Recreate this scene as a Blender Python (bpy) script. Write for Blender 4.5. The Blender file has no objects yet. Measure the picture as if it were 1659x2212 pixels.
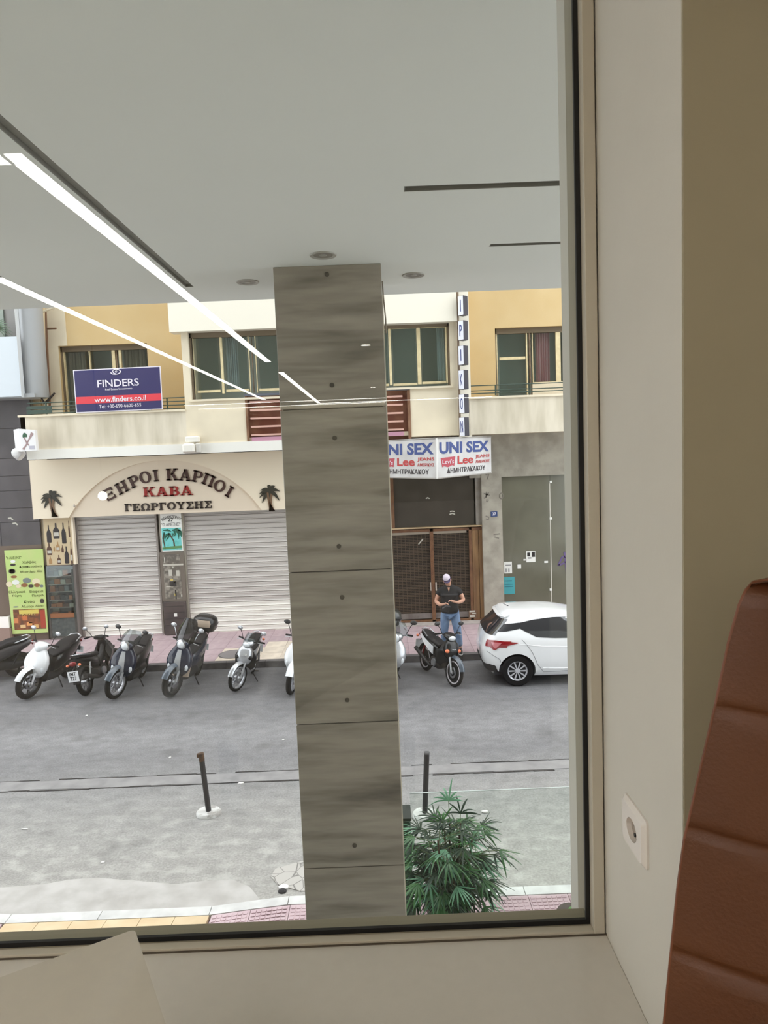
import bpy, bmesh, math, random
from mathutils import Vector, Matrix, Euler

random.seed(7)
S = bpy.context.scene
COL = S.collection
PI = math.pi

# ------------------------------------------------------------------ camera
# Pinhole solved from the photograph's vanishing points (1659 x 2212 frame, focal 1500 px)
F, CX, CY, EYE = 1500.0, 829.5, 1106.0, 4.8
_fw = Vector((820 - CX, 977 - CY, F)).normalized()
_d = F * F / (129 + 9.5 * .039)
_dn = Vector((.039 * _d, _d, F)).normalized()
_rt = _dn.cross(_fw)
def to_world(v): return Vector((v.dot(_rt), v.dot(_fw), -v.dot(_dn)))
cam_data = bpy.data.cameras.new('camera')
cam = bpy.data.objects.new('camera', cam_data); COL.objects.link(cam)
cam_data.sensor_fit = 'VERTICAL'; cam_data.sensor_height = 36.0; cam_data.sensor_width = 27.0
cam_data.lens = F / 2212 * 36.0
cam_data.clip_start = .02; cam_data.clip_end = 300
_r, _u, _b = to_world(Vector((1, 0, 0))), to_world(Vector((0, -1, 0))), to_world(Vector((0, 0, -1)))
cam.matrix_world = Matrix(((_r.x, _u.x, _b.x, 0), (_r.y, _u.y, _b.y, 0), (_r.z, _u.z, _b.z, EYE), (0, 0, 0, 1)))
S.camera = cam

# ------------------------------------------------------------------ sky, exposure
world = bpy.data.worlds.new('sky'); S.world = world; world.use_nodes = True
wn = world.node_tree.nodes; wl = world.node_tree.links
bg = wn['Background']
tc = wn.new('ShaderNodeTexCoord'); sx = wn.new('ShaderNodeSeparateXYZ'); rp = wn.new('ShaderNodeValToRGB')
wl.new(tc.outputs['Generated'], sx.inputs[0]); wl.new(sx.outputs['Z'], rp.inputs[0])
rp.color_ramp.elements[0].position = 0.0; rp.color_ramp.elements[0].color = (.80, .83, .88, 1)   # overcast: paler horizon,
rp.color_ramp.elements[1].position = 1.0; rp.color_ramp.elements[1].color = (1.0, 1.0, 1.03, 1)  # brighter zenith
wl.new(rp.outputs[0], bg.inputs[0])
bg.inputs[1].default_value = 3.5
LED = 32.0                                  # radiance of the café's strip lights
S.view_settings.view_transform = 'Standard'; S.view_settings.look = 'None'
S.view_settings.gamma = 1.0; S.view_settings.exposure = 0.0
S.view_settings.use_curve_mapping = False
S.cycles.max_bounces = 10; S.cycles.diffuse_bounces = 6; S.cycles.glossy_bounces = 4
S.cycles.transparent_max_bounces = 16; S.cycles.transmission_bounces = 6
S.cycles.sample_clamp_indirect = 6.0
S.cycles.caustics_reflective = False; S.cycles.caustics_refractive = False
S.cycles.use_denoising = True

# ------------------------------------------------------------------ pixel -> place helpers (depth is always given)
def ray(px, py): return to_world(Vector((px - CX, py - CY, F)))
def at(px, py, Y):
    r = ray(px, py); return Vector((0, 0, EYE)) + r * (Y / r.y)
def atz(px, py, Z):
    r = ray(px, py); return Vector((0, 0, EYE)) + r * ((Z - EYE) / r.z)
def rect(x0, y0, x1, y1, Y):               # top-left and bottom-right pixels on the plane at depth Y -> X0, Z0, X1, Z1
    a, b = at(x0, y0, Y), at(x1, y1, Y); return a.x, b.z, b.x, a.z
def trect(x0, y0, x1, y1, Y):              # pixel bounding box of a level text
    w = (x1 - x0) * .038; return rect(x0, y0 + w, x1, y1 - w, Y)

# ------------------------------------------------------------------ materials
def lin(c):
    def f(u):
        u /= 255.0; return u / 12.92 if u <= .04045 else ((u + .055) / 1.055) ** 2.4
    return (f(c[0]), f(c[1]), f(c[2]), 1)
MATS = {}
def mat(name, c, rough=.6, c2=None, scale=6.0, stretch=(1, 1, 1), detail=4, bump=0.0, metal=0.0, lo=.35, hi=.65, spec=.5,
        coat=0.0, rand=0.0, bscale=None):
    if name in MATS: return MATS[name]
    m = bpy.data.materials.new(name); m.use_nodes = True
    n, l = m.node_tree.nodes, m.node_tree.links
    b = n['Principled BSDF']
    b.inputs['Base Color'].default_value = lin(c); b.inputs['Roughness'].default_value = rough
    b.inputs['Metallic'].default_value = metal; b.inputs['Specular IOR Level'].default_value = spec
    b.inputs['Coat Weight'].default_value = coat; b.inputs['Coat Roughness'].default_value = .08
    out = None
    if c2 is not None or bump:
        t = n.new('ShaderNodeTexCoord'); mp = n.new('ShaderNodeMapping'); mp.inputs['Scale'].default_value = stretch
        nz = n.new('ShaderNodeTexNoise'); nz.inputs['Scale'].default_value = scale; nz.inputs['Detail'].default_value = detail
        l.new(t.outputs['Object'], mp.inputs[0]); l.new(mp.outputs[0], nz.inputs[0])
        if c2 is not None:
            r = n.new('ShaderNodeValToRGB')
            r.color_ramp.elements[0].position = lo; r.color_ramp.elements[0].color = lin(c)
            r.color_ramp.elements[1].position = hi; r.color_ramp.elements[1].color = lin(c2)
            l.new(nz.outputs[0], r.inputs[0]); out = r.outputs[0]
        if bump:
            bp = n.new('ShaderNodeBump'); bp.inputs['Strength'].default_value = bump; bp.inputs['Distance'].default_value = .01
            if bscale:
                nz2 = n.new('ShaderNodeTexNoise'); nz2.inputs['Scale'].default_value = bscale
                l.new(mp.outputs[0], nz2.inputs[0]); l.new(nz2.outputs[0], bp.inputs['Height'])
            else: l.new(nz.outputs[0], bp.inputs['Height'])
            l.new(bp.outputs[0], b.inputs['Normal'])
    if rand:
        oi = n.new('ShaderNodeObjectInfo'); hs = n.new('ShaderNodeHueSaturation'); mr = n.new('ShaderNodeMapRange')
        mr.inputs['To Min'].default_value = 1 - rand; mr.inputs['To Max'].default_value = 1 + rand
        l.new(oi.outputs['Random'], mr.inputs[0]); l.new(mr.outputs[0], hs.inputs['Value'])
        if out: l.new(out, hs.inputs['Color'])
        else: hs.inputs['Color'].default_value = lin(c)
        out = hs.outputs[0]
    if out: l.new(out, b.inputs['Base Color'])
    MATS[name] = m; return m
def glass(name, tint=(255, 255, 255), ior=1.5, rough=0.0):
    if name in MATS: return MATS[name]
    m = bpy.data.materials.new(name); m.use_nodes = True
    n, l = m.node_tree.nodes, m.node_tree.links; n.remove(n['Principled BSDF'])
    t = n.new('ShaderNodeBsdfTransparent'); t.inputs[0].default_value = lin(tint)
    g = n.new('ShaderNodeBsdfGlossy'); g.inputs['Roughness'].default_value = rough; g.inputs[0].default_value = (1, 1, 1, 1)
    f = n.new('ShaderNodeFresnel'); f.inputs[0].default_value = ior
    x = n.new('ShaderNodeMixShader')
    ge = n.new('ShaderNodeNewGeometry'); mr = n.new('ShaderNodeMapRange')      # thin sheet: same Fresnel on both faces
    mr.inputs['To Min'].default_value = ior; mr.inputs['To Max'].default_value = 1 / ior
    l.new(ge.outputs['Backfacing'], mr.inputs['Value']); l.new(mr.outputs[0], f.inputs[0])
    l.new(f.outputs[0], x.inputs[0]); l.new(t.outputs[0], x.inputs[1]); l.new(g.outputs[0], x.inputs[2])
    l.new(x.outputs[0], n['Material Output'].inputs[0])
    MATS[name] = m; return m
def emit(name, c, k):
    if name in MATS: return MATS[name]
    m = bpy.data.materials.new(name); m.use_nodes = True
    n, l = m.node_tree.nodes, m.node_tree.links; n.remove(n['Principled BSDF'])
    e = n.new('ShaderNodeEmission'); e.inputs[0].default_value = lin(c); e.inputs[1].default_value = k
    l.new(e.outputs[0], n['Material Output'].inputs[0]); MATS[name] = m; return m

# ------------------------------------------------------------------ things and parts
def tag(o, label=None, cat=None, group=None, kind=None):
    if label: o['label'] = label
    if cat: o['category'] = cat
    if group: o['group'] = group
    if kind: o['kind'] = kind
    return o
def thing(name, label, cat, loc=(0, 0, 0), rot=(0, 0, 0), group=None, kind=None):
    o = bpy.data.objects.new(name, None); COL.objects.link(o); o.empty_display_size = .1
    o.location = loc; o.rotation_euler = rot
    return tag(o, label, cat, group, kind)
def copy_tree(o, parent=None):
    c = o.copy(); COL.objects.link(c); c.parent = parent
    for ch in o.children: copy_tree(ch, c)
    return c
def orig(p):
    v = Vector((0, 0, 0))
    while p is not None: v = v + Vector(p.location); p = p.parent
    return v

SPLIT = {'frame', 'bay_side', 'end_plate', 'sash', 'channel', 'shock_absorber', 'swingarm', 'pin_hole', 'gasket'}
class MB:
    """collects shapes; build() links them as one mesh object"""
    def __init__(s): s.v = []; s.f = []
    def add(s, vs, fs, M=None):
        k = len(s.v)
        s.v += [(M @ Vector(p)) if M else Vector(p) for p in vs]
        s.f += [[i + k for i in q] for q in fs]; return s
    def merge(s, o, M=None): return s.add(o.v, o.f, M)
    def xf(s, M): s.v = [M @ p for p in s.v]; return s
    def box(s, x0, y0, z0, x1, y1, z1, M=None):
        x0, x1 = min(x0, x1), max(x0, x1); y0, y1 = min(y0, y1), max(y0, y1); z0, z1 = min(z0, z1), max(z0, z1)
        return s.add([(x0, y0, z0), (x1, y0, z0), (x1, y1, z0), (x0, y1, z0), (x0, y0, z1), (x1, y0, z1), (x1, y1, z1), (x0, y1, z1)],
                     [[0, 3, 2, 1], [4, 5, 6, 7], [0, 1, 5, 4], [1, 2, 6, 5], [2, 3, 7, 6], [3, 0, 4, 7]], M)
    def rbox(s, x0, y0, z0, x1, y1, z1, c=.01, M=None):     # chamfered box
        x0, x1 = min(x0, x1), max(x0, x1); y0, y1 = min(y0, y1), max(y0, y1); z0, z1 = min(z0, z1), max(z0, z1)
        c = min(c, (x1 - x0) * .45, (y1 - y0) * .45, (z1 - z0) * .45)
        rings = []
        for z, e in ((z0, c), (z0 + c, 0), (z1 - c, 0), (z1, c)):
            k = c if e == 0 else c
            a0, a1, b0, b1 = x0 + e, x1 - e, y0 + e, y1 - e
            rings.append([(a0 + k, b0, z), (a1 - k, b0, z), (a1, b0 + k, z), (a1, b1 - k, z), (a1 - k, b1, z), (a0 + k, b1, z), (a0, b1 - k, z), (a0, b0 + k, z)]
                         if (x1 - x0) > 4 * c and (y1 - y0) > 4 * c else
                         [(a0, b0, z), ((a0 + a1) / 2, b0, z), (a1, b0, z), (a1, (b0 + b1) / 2, z), (a1, b1, z), ((a0 + a1) / 2, b1, z), (a0, b1, z), (a0, (b0 + b1) / 2, z)])
        return s.loft(rings, M=M)
    def loft(s, rings, cap=True, M=None, close=True):
        n = len(rings[0]); vs = [p for r in rings for p in r]; fs = []
        for i in range(len(rings) - 1):
            for j in range(n if close else n - 1):
                a, b = i * n + j, i * n + (j + 1) % n; fs.append([a, b, b + n, a + n])
        if cap: fs.append(list(range(n))[::-1]); fs.append([(len(rings) - 1) * n + j for j in range(n)])
        return s.add(vs, fs, M)
    def tube(s, pts, r, n=8, M=None, cap=True):
        pts = [Vector(p) for p in pts]; rs = r if isinstance(r, (list, tuple)) else [r] * len(pts)
        rings = []; up = None
        for i, p in enumerate(pts):
            t = (pts[min(i + 1, len(pts) - 1)] - pts[max(i - 1, 0)]).normalized()
            if up is None: up = Vector((0, 0, 1)) if abs(t.z) < .9 else Vector((1, 0, 0))
            a = t.cross(up)
            if a.length < 1e-4: a = t.cross(Vector((0, 1, 0)))
            a.normalize(); b = a.cross(t).normalized(); up = b
            rings.append([p + a * math.cos(2 * PI * k / n) * rs[i] + b * math.sin(2 * PI * k / n) * rs[i] for k in range(n)])
        return s.loft(rings, cap, M)
    def lathe(s, prof, n=16, M=None, closed=False):          # prof: (r, h) about local z
        rings = [[(r * math.cos(2 * PI * k / n), r * math.sin(2 * PI * k / n), h) for k in range(n)] for r, h in prof]
        if closed: rings.append(rings[0])
        return s.loft(rings, not closed, M)
    def ell(s, c, rad, M=None, n=12, m=8):
        rings = []
        for i in range(m + 1):
            a = -PI / 2 + PI * i / m; a = max(-PI / 2 + .06, min(PI / 2 - .06, a))
            rings.append([(c[0] + rad[0] * math.cos(a) * math.cos(2 * PI * k / n), c[1] + rad[1] * math.cos(a) * math.sin(2 * PI * k / n), c[2] + rad[2] * math.sin(a)) for k in range(n)])
        return s.loft(rings, True, M)
    def extr(s, poly, o, ux, uy, d, M=None):                 # polygon in (ux, uy) plane at o, extruded by vector d
        o, ux, uy, d = Vector(o), Vector(ux), Vector(uy), Vector(d)
        a = [o + ux * p[0] + uy * p[1] for p in poly]; n = len(a)
        return s.add(a + [p + d for p in a], [list(range(n))] + [[n + i for i in range(n)][::-1]] + [[i, (i + 1) % n, n + (i + 1) % n, n + i] for i in range(n)], M)
    def sheet(s, rows, t, M=None):                           # grid of points given thickness t along averaged normals
        m, n = len(rows), len(rows[0]); P = [[Vector(p) for p in r] for r in rows]; Q = []
        for i in range(m):
            q = []
            for j in range(n):
                du = P[i][min(j + 1, n - 1)] - P[i][max(j - 1, 0)]; dv = P[min(i + 1, m - 1)][j] - P[max(i - 1, 0)][j]
                q.append(P[i][j] + du.cross(dv).normalized() * t)
            Q.append(q)
        vs = [p for r in P for p in r] + [p for r in Q for p in r]; k = m * n; fs = []
        for i in range(m - 1):
            for j in range(n - 1):
                a = i * n + j; fs.append([a, a + 1, a + n + 1, a + n]); fs.append([k + a, k + a + n, k + a + n + 1, k + a + 1])
        for j in range(n - 1):
            fs.append([j, k + j, k + j + 1, j + 1]); a = (m - 1) * n + j; fs.append([a, a + 1, k + a + 1, k + a])
        for i in range(m - 1):
            a = i * n; fs.append([a, a + n, k + a + n, k + a]); a = i * n + n - 1; fs.append([a, k + a, k + a + n, a + n])
        return s.add(vs, fs, M)
    def islands(s):
        par = list(range(len(s.v)))
        def fd(a):
            while par[a] != a: par[a] = par[par[a]]; a = par[a]
            return a
        for q in s.f:
            for i in q[1:]: par[fd(q[0])] = fd(i)
        g = {}
        for q in s.f: g.setdefault(fd(q[0]), []).append(q)
        out = []
        for fs in g.values():
            ix = sorted(set(i for q in fs for i in q)); mp = {i: k for k, i in enumerate(ix)}
            m = MB(); m.v = [s.v[i] for i in ix]; m.f = [[mp[i] for i in q] for q in fs]; out.append(m)
        return out
    def build(s, name, m, parent=None, smooth=None, bevel=0, sub=0, world=True, label=None, kind=None):
        if name in SPLIT:                        # each separate piece is an object of its own
            il = s.islands()
            if len(il) > 1: return [i.build(name, m, parent, smooth, bevel, sub, world, label, kind) for i in il][0]
        me = bpy.data.meshes.new(name)
        o0 = orig(parent) if (parent is not None and world) else Vector((0, 0, 0))
        me.from_pydata([tuple(p - o0) for p in s.v], [], s.f)
        bm = bmesh.new(); bm.from_mesh(me); bmesh.ops.recalc_face_normals(bm, faces=bm.faces); bm.to_mesh(me); bm.free()
        me.materials.append(m)
        if smooth is not None:
            for p in me.polygons: p.use_smooth = True
            me.set_sharp_from_angle(angle=math.radians(smooth))
        o = bpy.data.objects.new(name, me); COL.objects.link(o)
        if parent is not None: o.parent = parent
        if bevel:
            bv = o.modifiers.new('bevel', 'BEVEL'); bv.width = bevel; bv.segments = 2; bv.limit_method = 'ANGLE'
        if sub:
            sb = o.modifiers.new('sub', 'SUBSURF'); sb.levels = sub; sb.render_levels = sub
        if label: o['label'] = label
        if kind: o['kind'] = kind
        return o
def B(*a): return MB().box(*a)
def piece(src, name, loc, parent):           # a copy of one piece, sharing its mesh
    o = src.copy(); COL.objects.link(o); o.parent = parent; o.location = Vector(loc) - orig(parent); return o

def wall_holes(mb, X0, Z0, X1, Z1, Y0, Y1, holes):
    xs = sorted(set([X0, X1] + [h[0] for h in holes] + [h[2] for h in holes])); xs = [x for x in xs if X0 <= x <= X1]
    zs = sorted(set([Z0, Z1] + [h[1] for h in holes] + [h[3] for h in holes])); zs = [z for z in zs if Z0 <= z <= Z1]
    for i in range(len(xs) - 1):
        run = None
        for j in range(len(zs) - 1):
            cx, cz = (xs[i] + xs[i + 1]) / 2, (zs[j] + zs[j + 1]) / 2
            if any(h[0] < cx < h[2] and h[1] < cz < h[3] for h in holes):
                if run is not None: mb.box(xs[i], Y0, run, xs[i + 1], Y1, zs[j]); run = None
            elif run is None: run = zs[j]
        if run is not None: mb.box(xs[i], Y0, run, xs[i + 1], Y1, zs[-1])
    return mb

def text_mb(s, w, h, o, ux, uy, depth=.006, bold=0.0, shear=0.0, arc=None):
    """built-in font lettering fitted to w x h, laid at o along ux / uy; thickness towards ux x uy"""
    cu = bpy.data.curves.new('lettering', 'FONT'); cu.body = s; cu.extrude = .5; cu.offset = bold; cu.shear = shear; cu.resolution_u = 3
    ob = bpy.data.objects.new('lettering_source', cu); COL.objects.link(ob)
    dg = bpy.context.evaluated_depsgraph_get(); dg.update(); me = ob.evaluated_get(dg).to_mesh()
    P = [v.co.copy() for v in me.vertices]; Fc = [list(p.vertices) for p in me.polygons]
    ob.evaluated_get(dg).to_mesh_clear(); bpy.data.objects.remove(ob); bpy.data.curves.remove(cu)
    x0 = min(p.x for p in P); x1 = max(p.x for p in P); y0 = min(p.y for p in P); y1 = max(p.y for p in P)
    o, ux, uy = Vector(o), Vector(ux).normalized(), Vector(uy).normalized(); nz = ux.cross(uy)
    V = []
    for p in P:
        a, b, c = (p.x - x0) / (x1 - x0) * w, (p.y - y0) / (y1 - y0) * h, (p.z + .5) * depth
        if arc:
            R = arc; th = (a - w / 2) / R; a, b = w / 2 + (R + b) * math.sin(th), (R + b) * math.cos(th) - R
        V.append(o + ux * a + uy * b + nz * c)
    m = MB(); m.v = V; m.f = Fc; return m
def wall_text(parent, s, r, Y, m, name='lettering', bold=.0, depth=.006, shear=0, arc=None):
    X0, Z0, X1, Z1 = r
    return text_mb(s, X1 - X0, Z1 - Z0, (X0, Y, Z0), (1, 0, 0), (0, 0, 1), depth, bold, shear, arc).build(name, m, parent)

# ------------------------------------------------------------------ shared materials
M_white = mat('white_plaster', (203, 199, 189), .7, (207, 203, 193), 3, bump=.03, bscale=60)
M_tan = mat('shade_taupe_wall', (158, 149, 126), .75, (152, 143, 120), 2, bump=.03, bscale=60)  # taupe carries the shade of the wall facing away from the window
M_ceil = mat('ceiling_white', (232, 233, 228), .85)
M_soff = mat('soffit_white', (232, 235, 230), .8, (236, 239, 234), .6)
M_frame = mat('window_frame_beige', (190, 182, 166), .45)
M_black = mat('black_rubber', (12, 11, 12), .6)
M_sill = mat('glossy_taupe_stone', (204, 198, 188), .17, (206, 200, 190), 40)
M_floor = mat('grey_floor', (178, 170, 160), .5, (186, 178, 168), 3)
M_road = None
M_led = emit('strip_light', (255, 250, 243), LED)
GLASS = glass('clear_glass', (249, 251, 250), 1.36)
M_dark = mat('dark_void', (22, 21, 20), .8)

# ------------------------------------------------------------------ the café room (inside)
XR, YF, YC, YG = .44, 1.385, 1.012, 1.425       # reveal plane, frame face, wall corner, glass
ZF, ZC, ZS = 3.42, 6.14, 3.765                  # floor, ceiling, sill
XL, XFAR, YB = -6.0, 4.0, -16.0
B(XL, YB, ZF - .25, XFAR, YF + .1, ZF).build('floor', M_floor, kind='structure')
B(XL - .2, YB - .2, ZC, XFAR + .2, YF, ZC + .3).build('ceiling', M_ceil, kind='structure')
wr = B(XR, YC, ZF, XFAR, YC + .65, ZC).build('wall_right', M_white, kind='structure')
B(XR + .0008, YC - .004, ZF, XFAR, YC, ZC).build('wall_front', M_tan, kind='structure', label='room-facing wall skin, its shade put in as taupe')
B(XL - .2, YB, ZF, XL, YF + .1, ZC).build('wall_left', M_white, kind='structure')
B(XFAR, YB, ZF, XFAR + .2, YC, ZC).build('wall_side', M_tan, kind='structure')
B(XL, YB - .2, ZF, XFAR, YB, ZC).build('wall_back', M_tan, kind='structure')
B(XL, YC - .1, ZF, XR, YF + .06, ZS).build('trim_1', M_sill, bevel=.002, kind='structure', label='glossy taupe stone window sill')
# window: frame, gasket and the big pane
win = thing('window_1', None, None, (0, YG, ZS), kind='structure')
OX = .414                                       # clear edge of the frame
M_framo = mat('shaded_outer_frame', (150, 141, 122), .5)  # darker copy of the frame beige, outer shading put into the colour
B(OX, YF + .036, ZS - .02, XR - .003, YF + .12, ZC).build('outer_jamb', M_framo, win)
fr = MB().box(OX, YF, ZS - .02, XR - .003, YF + .036, ZC)
fr.build('frame_jamb', M_frame, win, bevel=.0015)
B(XL, YF, ZS + .002, OX, YF + .02, ZS + .008).build('frame_bottom', M_frame, win, bevel=.001)
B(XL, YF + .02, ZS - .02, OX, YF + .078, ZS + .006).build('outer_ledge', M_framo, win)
B(XL, YF, ZC - .03, OX, YF + .12, ZC + .1).build('frame_head', M_frame, win)
B(XL, YF, ZS, XL + .06, YF + .12, ZC).build('frame_jamb', M_frame, win)
B(XL, YF - .003, ZS - .001, XR, YF, ZS + .0025).build('painted_shadow_line', mat('painted_joint_shade', (84, 74, 62), .8), win)  # brown strip drawn for the shadow line between frame and sill
g = MB().box(OX - .0095, YF + .026, ZS + .006, OX + .001, YF + .034, ZC - .03).box(XL, YF + .026, ZS + .004, OX - .0095, YF + .034, ZS + .0165)
g.build('gasket', M_black, win)
B(XL + .05, YG - .003, ZS, OX + .005, YG + .003, ZC - .02).build('pane', GLASS, win)
# café strip lights: reflected in the pane; the two side-wall strips are unseen additions
def strip(X0, Y0, X1, Y1, label, grp='linear ceiling lights of the café'):
    t = thing('linear_ceiling_light', label, 'ceiling light', ((X0 + X1) / 2, (Y0 + Y1) / 2, ZC), group=grp)
    B(X0, Y0, ZC - .006, X1, Y1, ZC).build('diffuser', M_led, t)
    f_ = MB().box(X0 - .008, Y0 - .008, ZC - .008, X0, Y1 + .008, ZC).box(X1, Y0 - .008, ZC - .008, X1 + .008, Y1 + .008, ZC)
    f_.build('frame', M_frame, t)
def vy(y): return 2 * YG - y                     # mirror in the pane
SW = .045
strip(-1.526 - SW, vy(10.0), -1.526 + SW, vy(3.12), 'long lit ceiling strip running away from the window, nearer part')
strip(-5.2, vy(3.165 + SW), -1.526 - SW, vy(3.165 - SW), 'lit ceiling strip parallel to the window, meeting the long strip')
strip(-1.526 - SW, vy(18.3), -1.526 + SW, vy(11.3), 'lit ceiling strip continuing the long one, deeper in the café')
strip(-2.66 - SW, vy(16.5), -2.66 + SW, vy(5.07), 'second long lit ceiling strip, further left in the café')
strip(-5.6, vy(5.11 + SW), -2.66 - SW, vy(5.11 - SW), 'lit ceiling strip parallel to the window, meeting the second long strip')
strip(-4.8, vy(17.42), .2, vy(17.36), 'thin lit ceiling strip across the back of the café, nearer one')
strip(-4.8, vy(18.85), .2, vy(18.77), 'thin lit ceiling strip across the back of the café, farther one')
strip(3.55 - SW, -9.0, 3.55 + SW, .6, 'unseen ceiling strip added along the right side wall to brighten the café')  # added outside the reflected view to brighten the room
strip(-5.5 - SW, -5.0, -5.5 + SW, 1.0, 'unseen ceiling strip added along the left side wall to brighten the café')  # likewise an unseen addition for the room's brightness
strip(-1.5, -15.6, 3.0, -15.5, 'lit ceiling strip by the back wall of the café')
for px, py, lb in ((790, 745, 'round lit ceiling spot reflected high on the pillar'), (806, 836, 'round lit ceiling spot reflected lower on the pillar')):
    p = atz(px, py, ZC); t = thing('ceiling_spot', lb, 'ceiling light', (p.x, vy(p.y), ZC), group='round ceiling spots of the café')
    MB().lathe([(.001, -.004), (.06, -.004), (.06, 0), (.001, 0)], 20, Matrix.Translation((p.x, vy(p.y), ZC))).build('lens', M_led, t)
    MB().lathe([(.062, -.006), (.085, -.006), (.085, 0), (.062, 0)], 20, Matrix.Translation((p.x, vy(p.y), ZC)), closed=True).build('ring', M_frame, t)
p = at(222, 1071, 8.0); gp = Vector((p.x, vy(8.0), p.z))
t = thing('pendant_lamp', 'small glowing globe lamp hanging deep in the café, seen as a reflection', 'lamp', (gp.x, gp.y, ZC))
MB().ell(gp, (.052, .052, .052)).build('globe', emit('globe_light', (255, 250, 240), LED * 1.4), t, smooth=60)
MB().tube([gp + Vector((0, 0, .05)), (gp.x, gp.y, ZC)], .006, 6).build('cord', M_black, t)

# wall socket on the reveal
sk = thing('wall_socket', 'white square wall socket low on the window reveal', 'socket', (XR, 1.2, 4.098))
cy_, cz_ = 1.203, 4.1
def rsq(h, e, n=5):
    q = []
    for k, (sx_, sz_) in enumerate(((1, 1), (-1, 1), (-1, -1), (1, -1))):
        for i in range(n):
            a = PI / 2 * k + PI / 2 * i / (n - 1); q.append((sx_ * (h - e) + e * math.cos(a), sz_ * (h - e) + e * math.sin(a)))
    return q
rings = [[(XR - dx_, cy_ + a * 1.25, cz_ + b) for a, b in rsq(hh, .006)] for hh, dx_ in ((.0445, 0), (.0445, .004), (.038, .0105), (.0, .0105))][:3]
M_sock = mat('socket_plastic', (226, 219, 212), .25)
pl = MB().loft(rings, cap=False)
inner = [(XR - .0105, cy_ + a * 1.25, cz_ + b) for a, b in rsq(.038, .006)]
N = 20
hole = [(XR - .0105, cy_ + .0205 * math.cos(2 * PI * (i + .5) / N) * 1.25, cz_ + .0205 * math.sin(2 * PI * (i + .5) / N)) for i in range(N)]
pl.add(inner + hole, [[i, (i + 1) % N, N + (i + 1) % N, N + i] for i in range(N)])
pl.build('cover_plate', M_sock, sk, smooth=35)
deep = [(XR - .001, y, z) for _, y, z in hole]
MB().loft([hole, deep], cap=False).build('well_rim', M_sock, sk, smooth=40)
MB().add(deep, [list(range(N))]).build('well_floor', mat('socket_well', (150, 138, 126), .4), sk)
MB().lathe([(.004, 0), (.004, .002)], 10, Matrix.Translation((XR - .003, cy_, cz_ - .010)) @ Matrix.Rotation(-PI / 2, 4, 'Y')).lathe([(.004, 0), (.004, .002)], 10, Matrix.Translation((XR - .003, cy_, cz_ + .010)) @ Matrix.Rotation(-PI / 2, 4, 'Y')).build('pin_hole', M_black, sk)

# table corner
ZT = 4.06
c0, c1, c2 = atz(291, 2007, ZT), atz(0, 2111, ZT), atz(371, 2170, ZT)
e1 = (c1 - c0).normalized(); e2 = Vector((-e1.y, e1.x, 0))
if e2.dot(c2 - c0) < 0: e2 = -e2
tb = thing('cafe_table', 'grey glossy square café table, its corner pointing at the window', 'table', c0 + e1 * .4 + e2 * .4 - Vector((0, 0, ZT - ZF)))
poly = []
for (s1, s2, k) in ((0, 0, 0), (.8, 0, 1), (.8, .8, 2), (0, .8, 3)):
    a0 = {0: PI, 1: 1.5 * PI, 2: 0, 3: .5 * PI}[k]; rr = .008
    cx0 = rr if s1 == 0 else s1 - rr; cy0 = rr if s2 == 0 else s2 - rr
    for i in range(4):
        a = a0 + PI / 2 * i / 3; poly.append((cx0 + rr * math.cos(a), cy0 + rr * math.sin(a)))
M_table = mat('table_laminate', (190, 183, 170), .11, (192, 185, 171), 60)
MB().extr(poly, c0 - Vector((0, 0, .025)), e1, e2, (0, 0, .025)).build('table_top', M_table, tb)
tc_ = c0 + e1 * .4 + e2 * .4
MB().tube([(tc_.x, tc_.y, ZF + .02), (tc_.x, tc_.y, ZT - .025)], .035, 14).build('pedestal', mat('table_metal', (60, 60, 62), .35, metal=.8), tb, smooth=40)
MB().lathe([(.001, 0), (.24, 0), (.24, .012), (.05, .03), (.001, .03)], 24, Matrix.Translation((tc_.x, tc_.y, ZF))).build('foot', MATS['table_metal'], tb, smooth=40)

# brown high-back chair, its upholstered face turned to the camera
wax = Vector((-.78, .62, 0)).normalized(); nrm = Vector((-.62, -.78, 0)).normalized()
upv = (Vector((0, 0, 1)) - nrm * .10).normalized(); pn = wax.cross(upv).normalized()
if pn.dot(nrm) < 0: pn = -pn
P0 = at(1480, 1800, .80)
def onchair(px, py):
    r = ray(px, py); o = Vector((0, 0, EYE)); k = (P0 - o).dot(pn) / r.dot(pn); q = o + r * k - P0
    return q.dot(wax), q.dot(upv)
edge = [onchair(*p) for p in ((1436, 2212), (1447, 2100), (1466, 1915), (1480, 1815), (1500, 1728), (1548, 1522), (1575, 1392), (1598, 1310), (1611, 1277), (1622, 1262), (1659, 1256))]
seams = [(onchair(1545, 1524)[1]), (onchair(1486, 1786)[1]), (onchair(1456, 2052)[1])]
topv = edge[-1][1]; bot = -(P0.z - (ZF + .45)) / upv.z
mid = edge[-1][0] - .11                          # centre line of the back
def half(v):
    e = edge
    if v <= e[0][1]: return e[0][0] - mid + (e[0][1] - v) * .06
    for a, b in zip(e, e[1:]):
        if a[1] <= v <= b[1]: return a[0] + (b[0] - a[0]) * (v - a[1]) / max(1e-6, b[1] - a[1]) - mid
    return e[-1][0] - mid
ch = thing('dining_chair', 'brown leather high-back chair with channel-stitched back, right of the window', 'chair',
           (P0 + wax * mid).to_tuple()[:2] + (ZF,))
M_lea = mat('brown_leather', (94, 54, 27), .5, (85, 47, 22), 5, bump=.10, bscale=220)
M_lea2 = mat('brown_piping', (112, 62, 34), .5)
vs = sorted(set([bot + (topv - bot) * i / 46 for i in range(47)] + [e[1] for e in edge if e[1] < topv] + [s_ + d for s_ in seams for d in (-.012, -.005, 0, .005, .012)] ))
rowsF, rowsB = [], []
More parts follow.
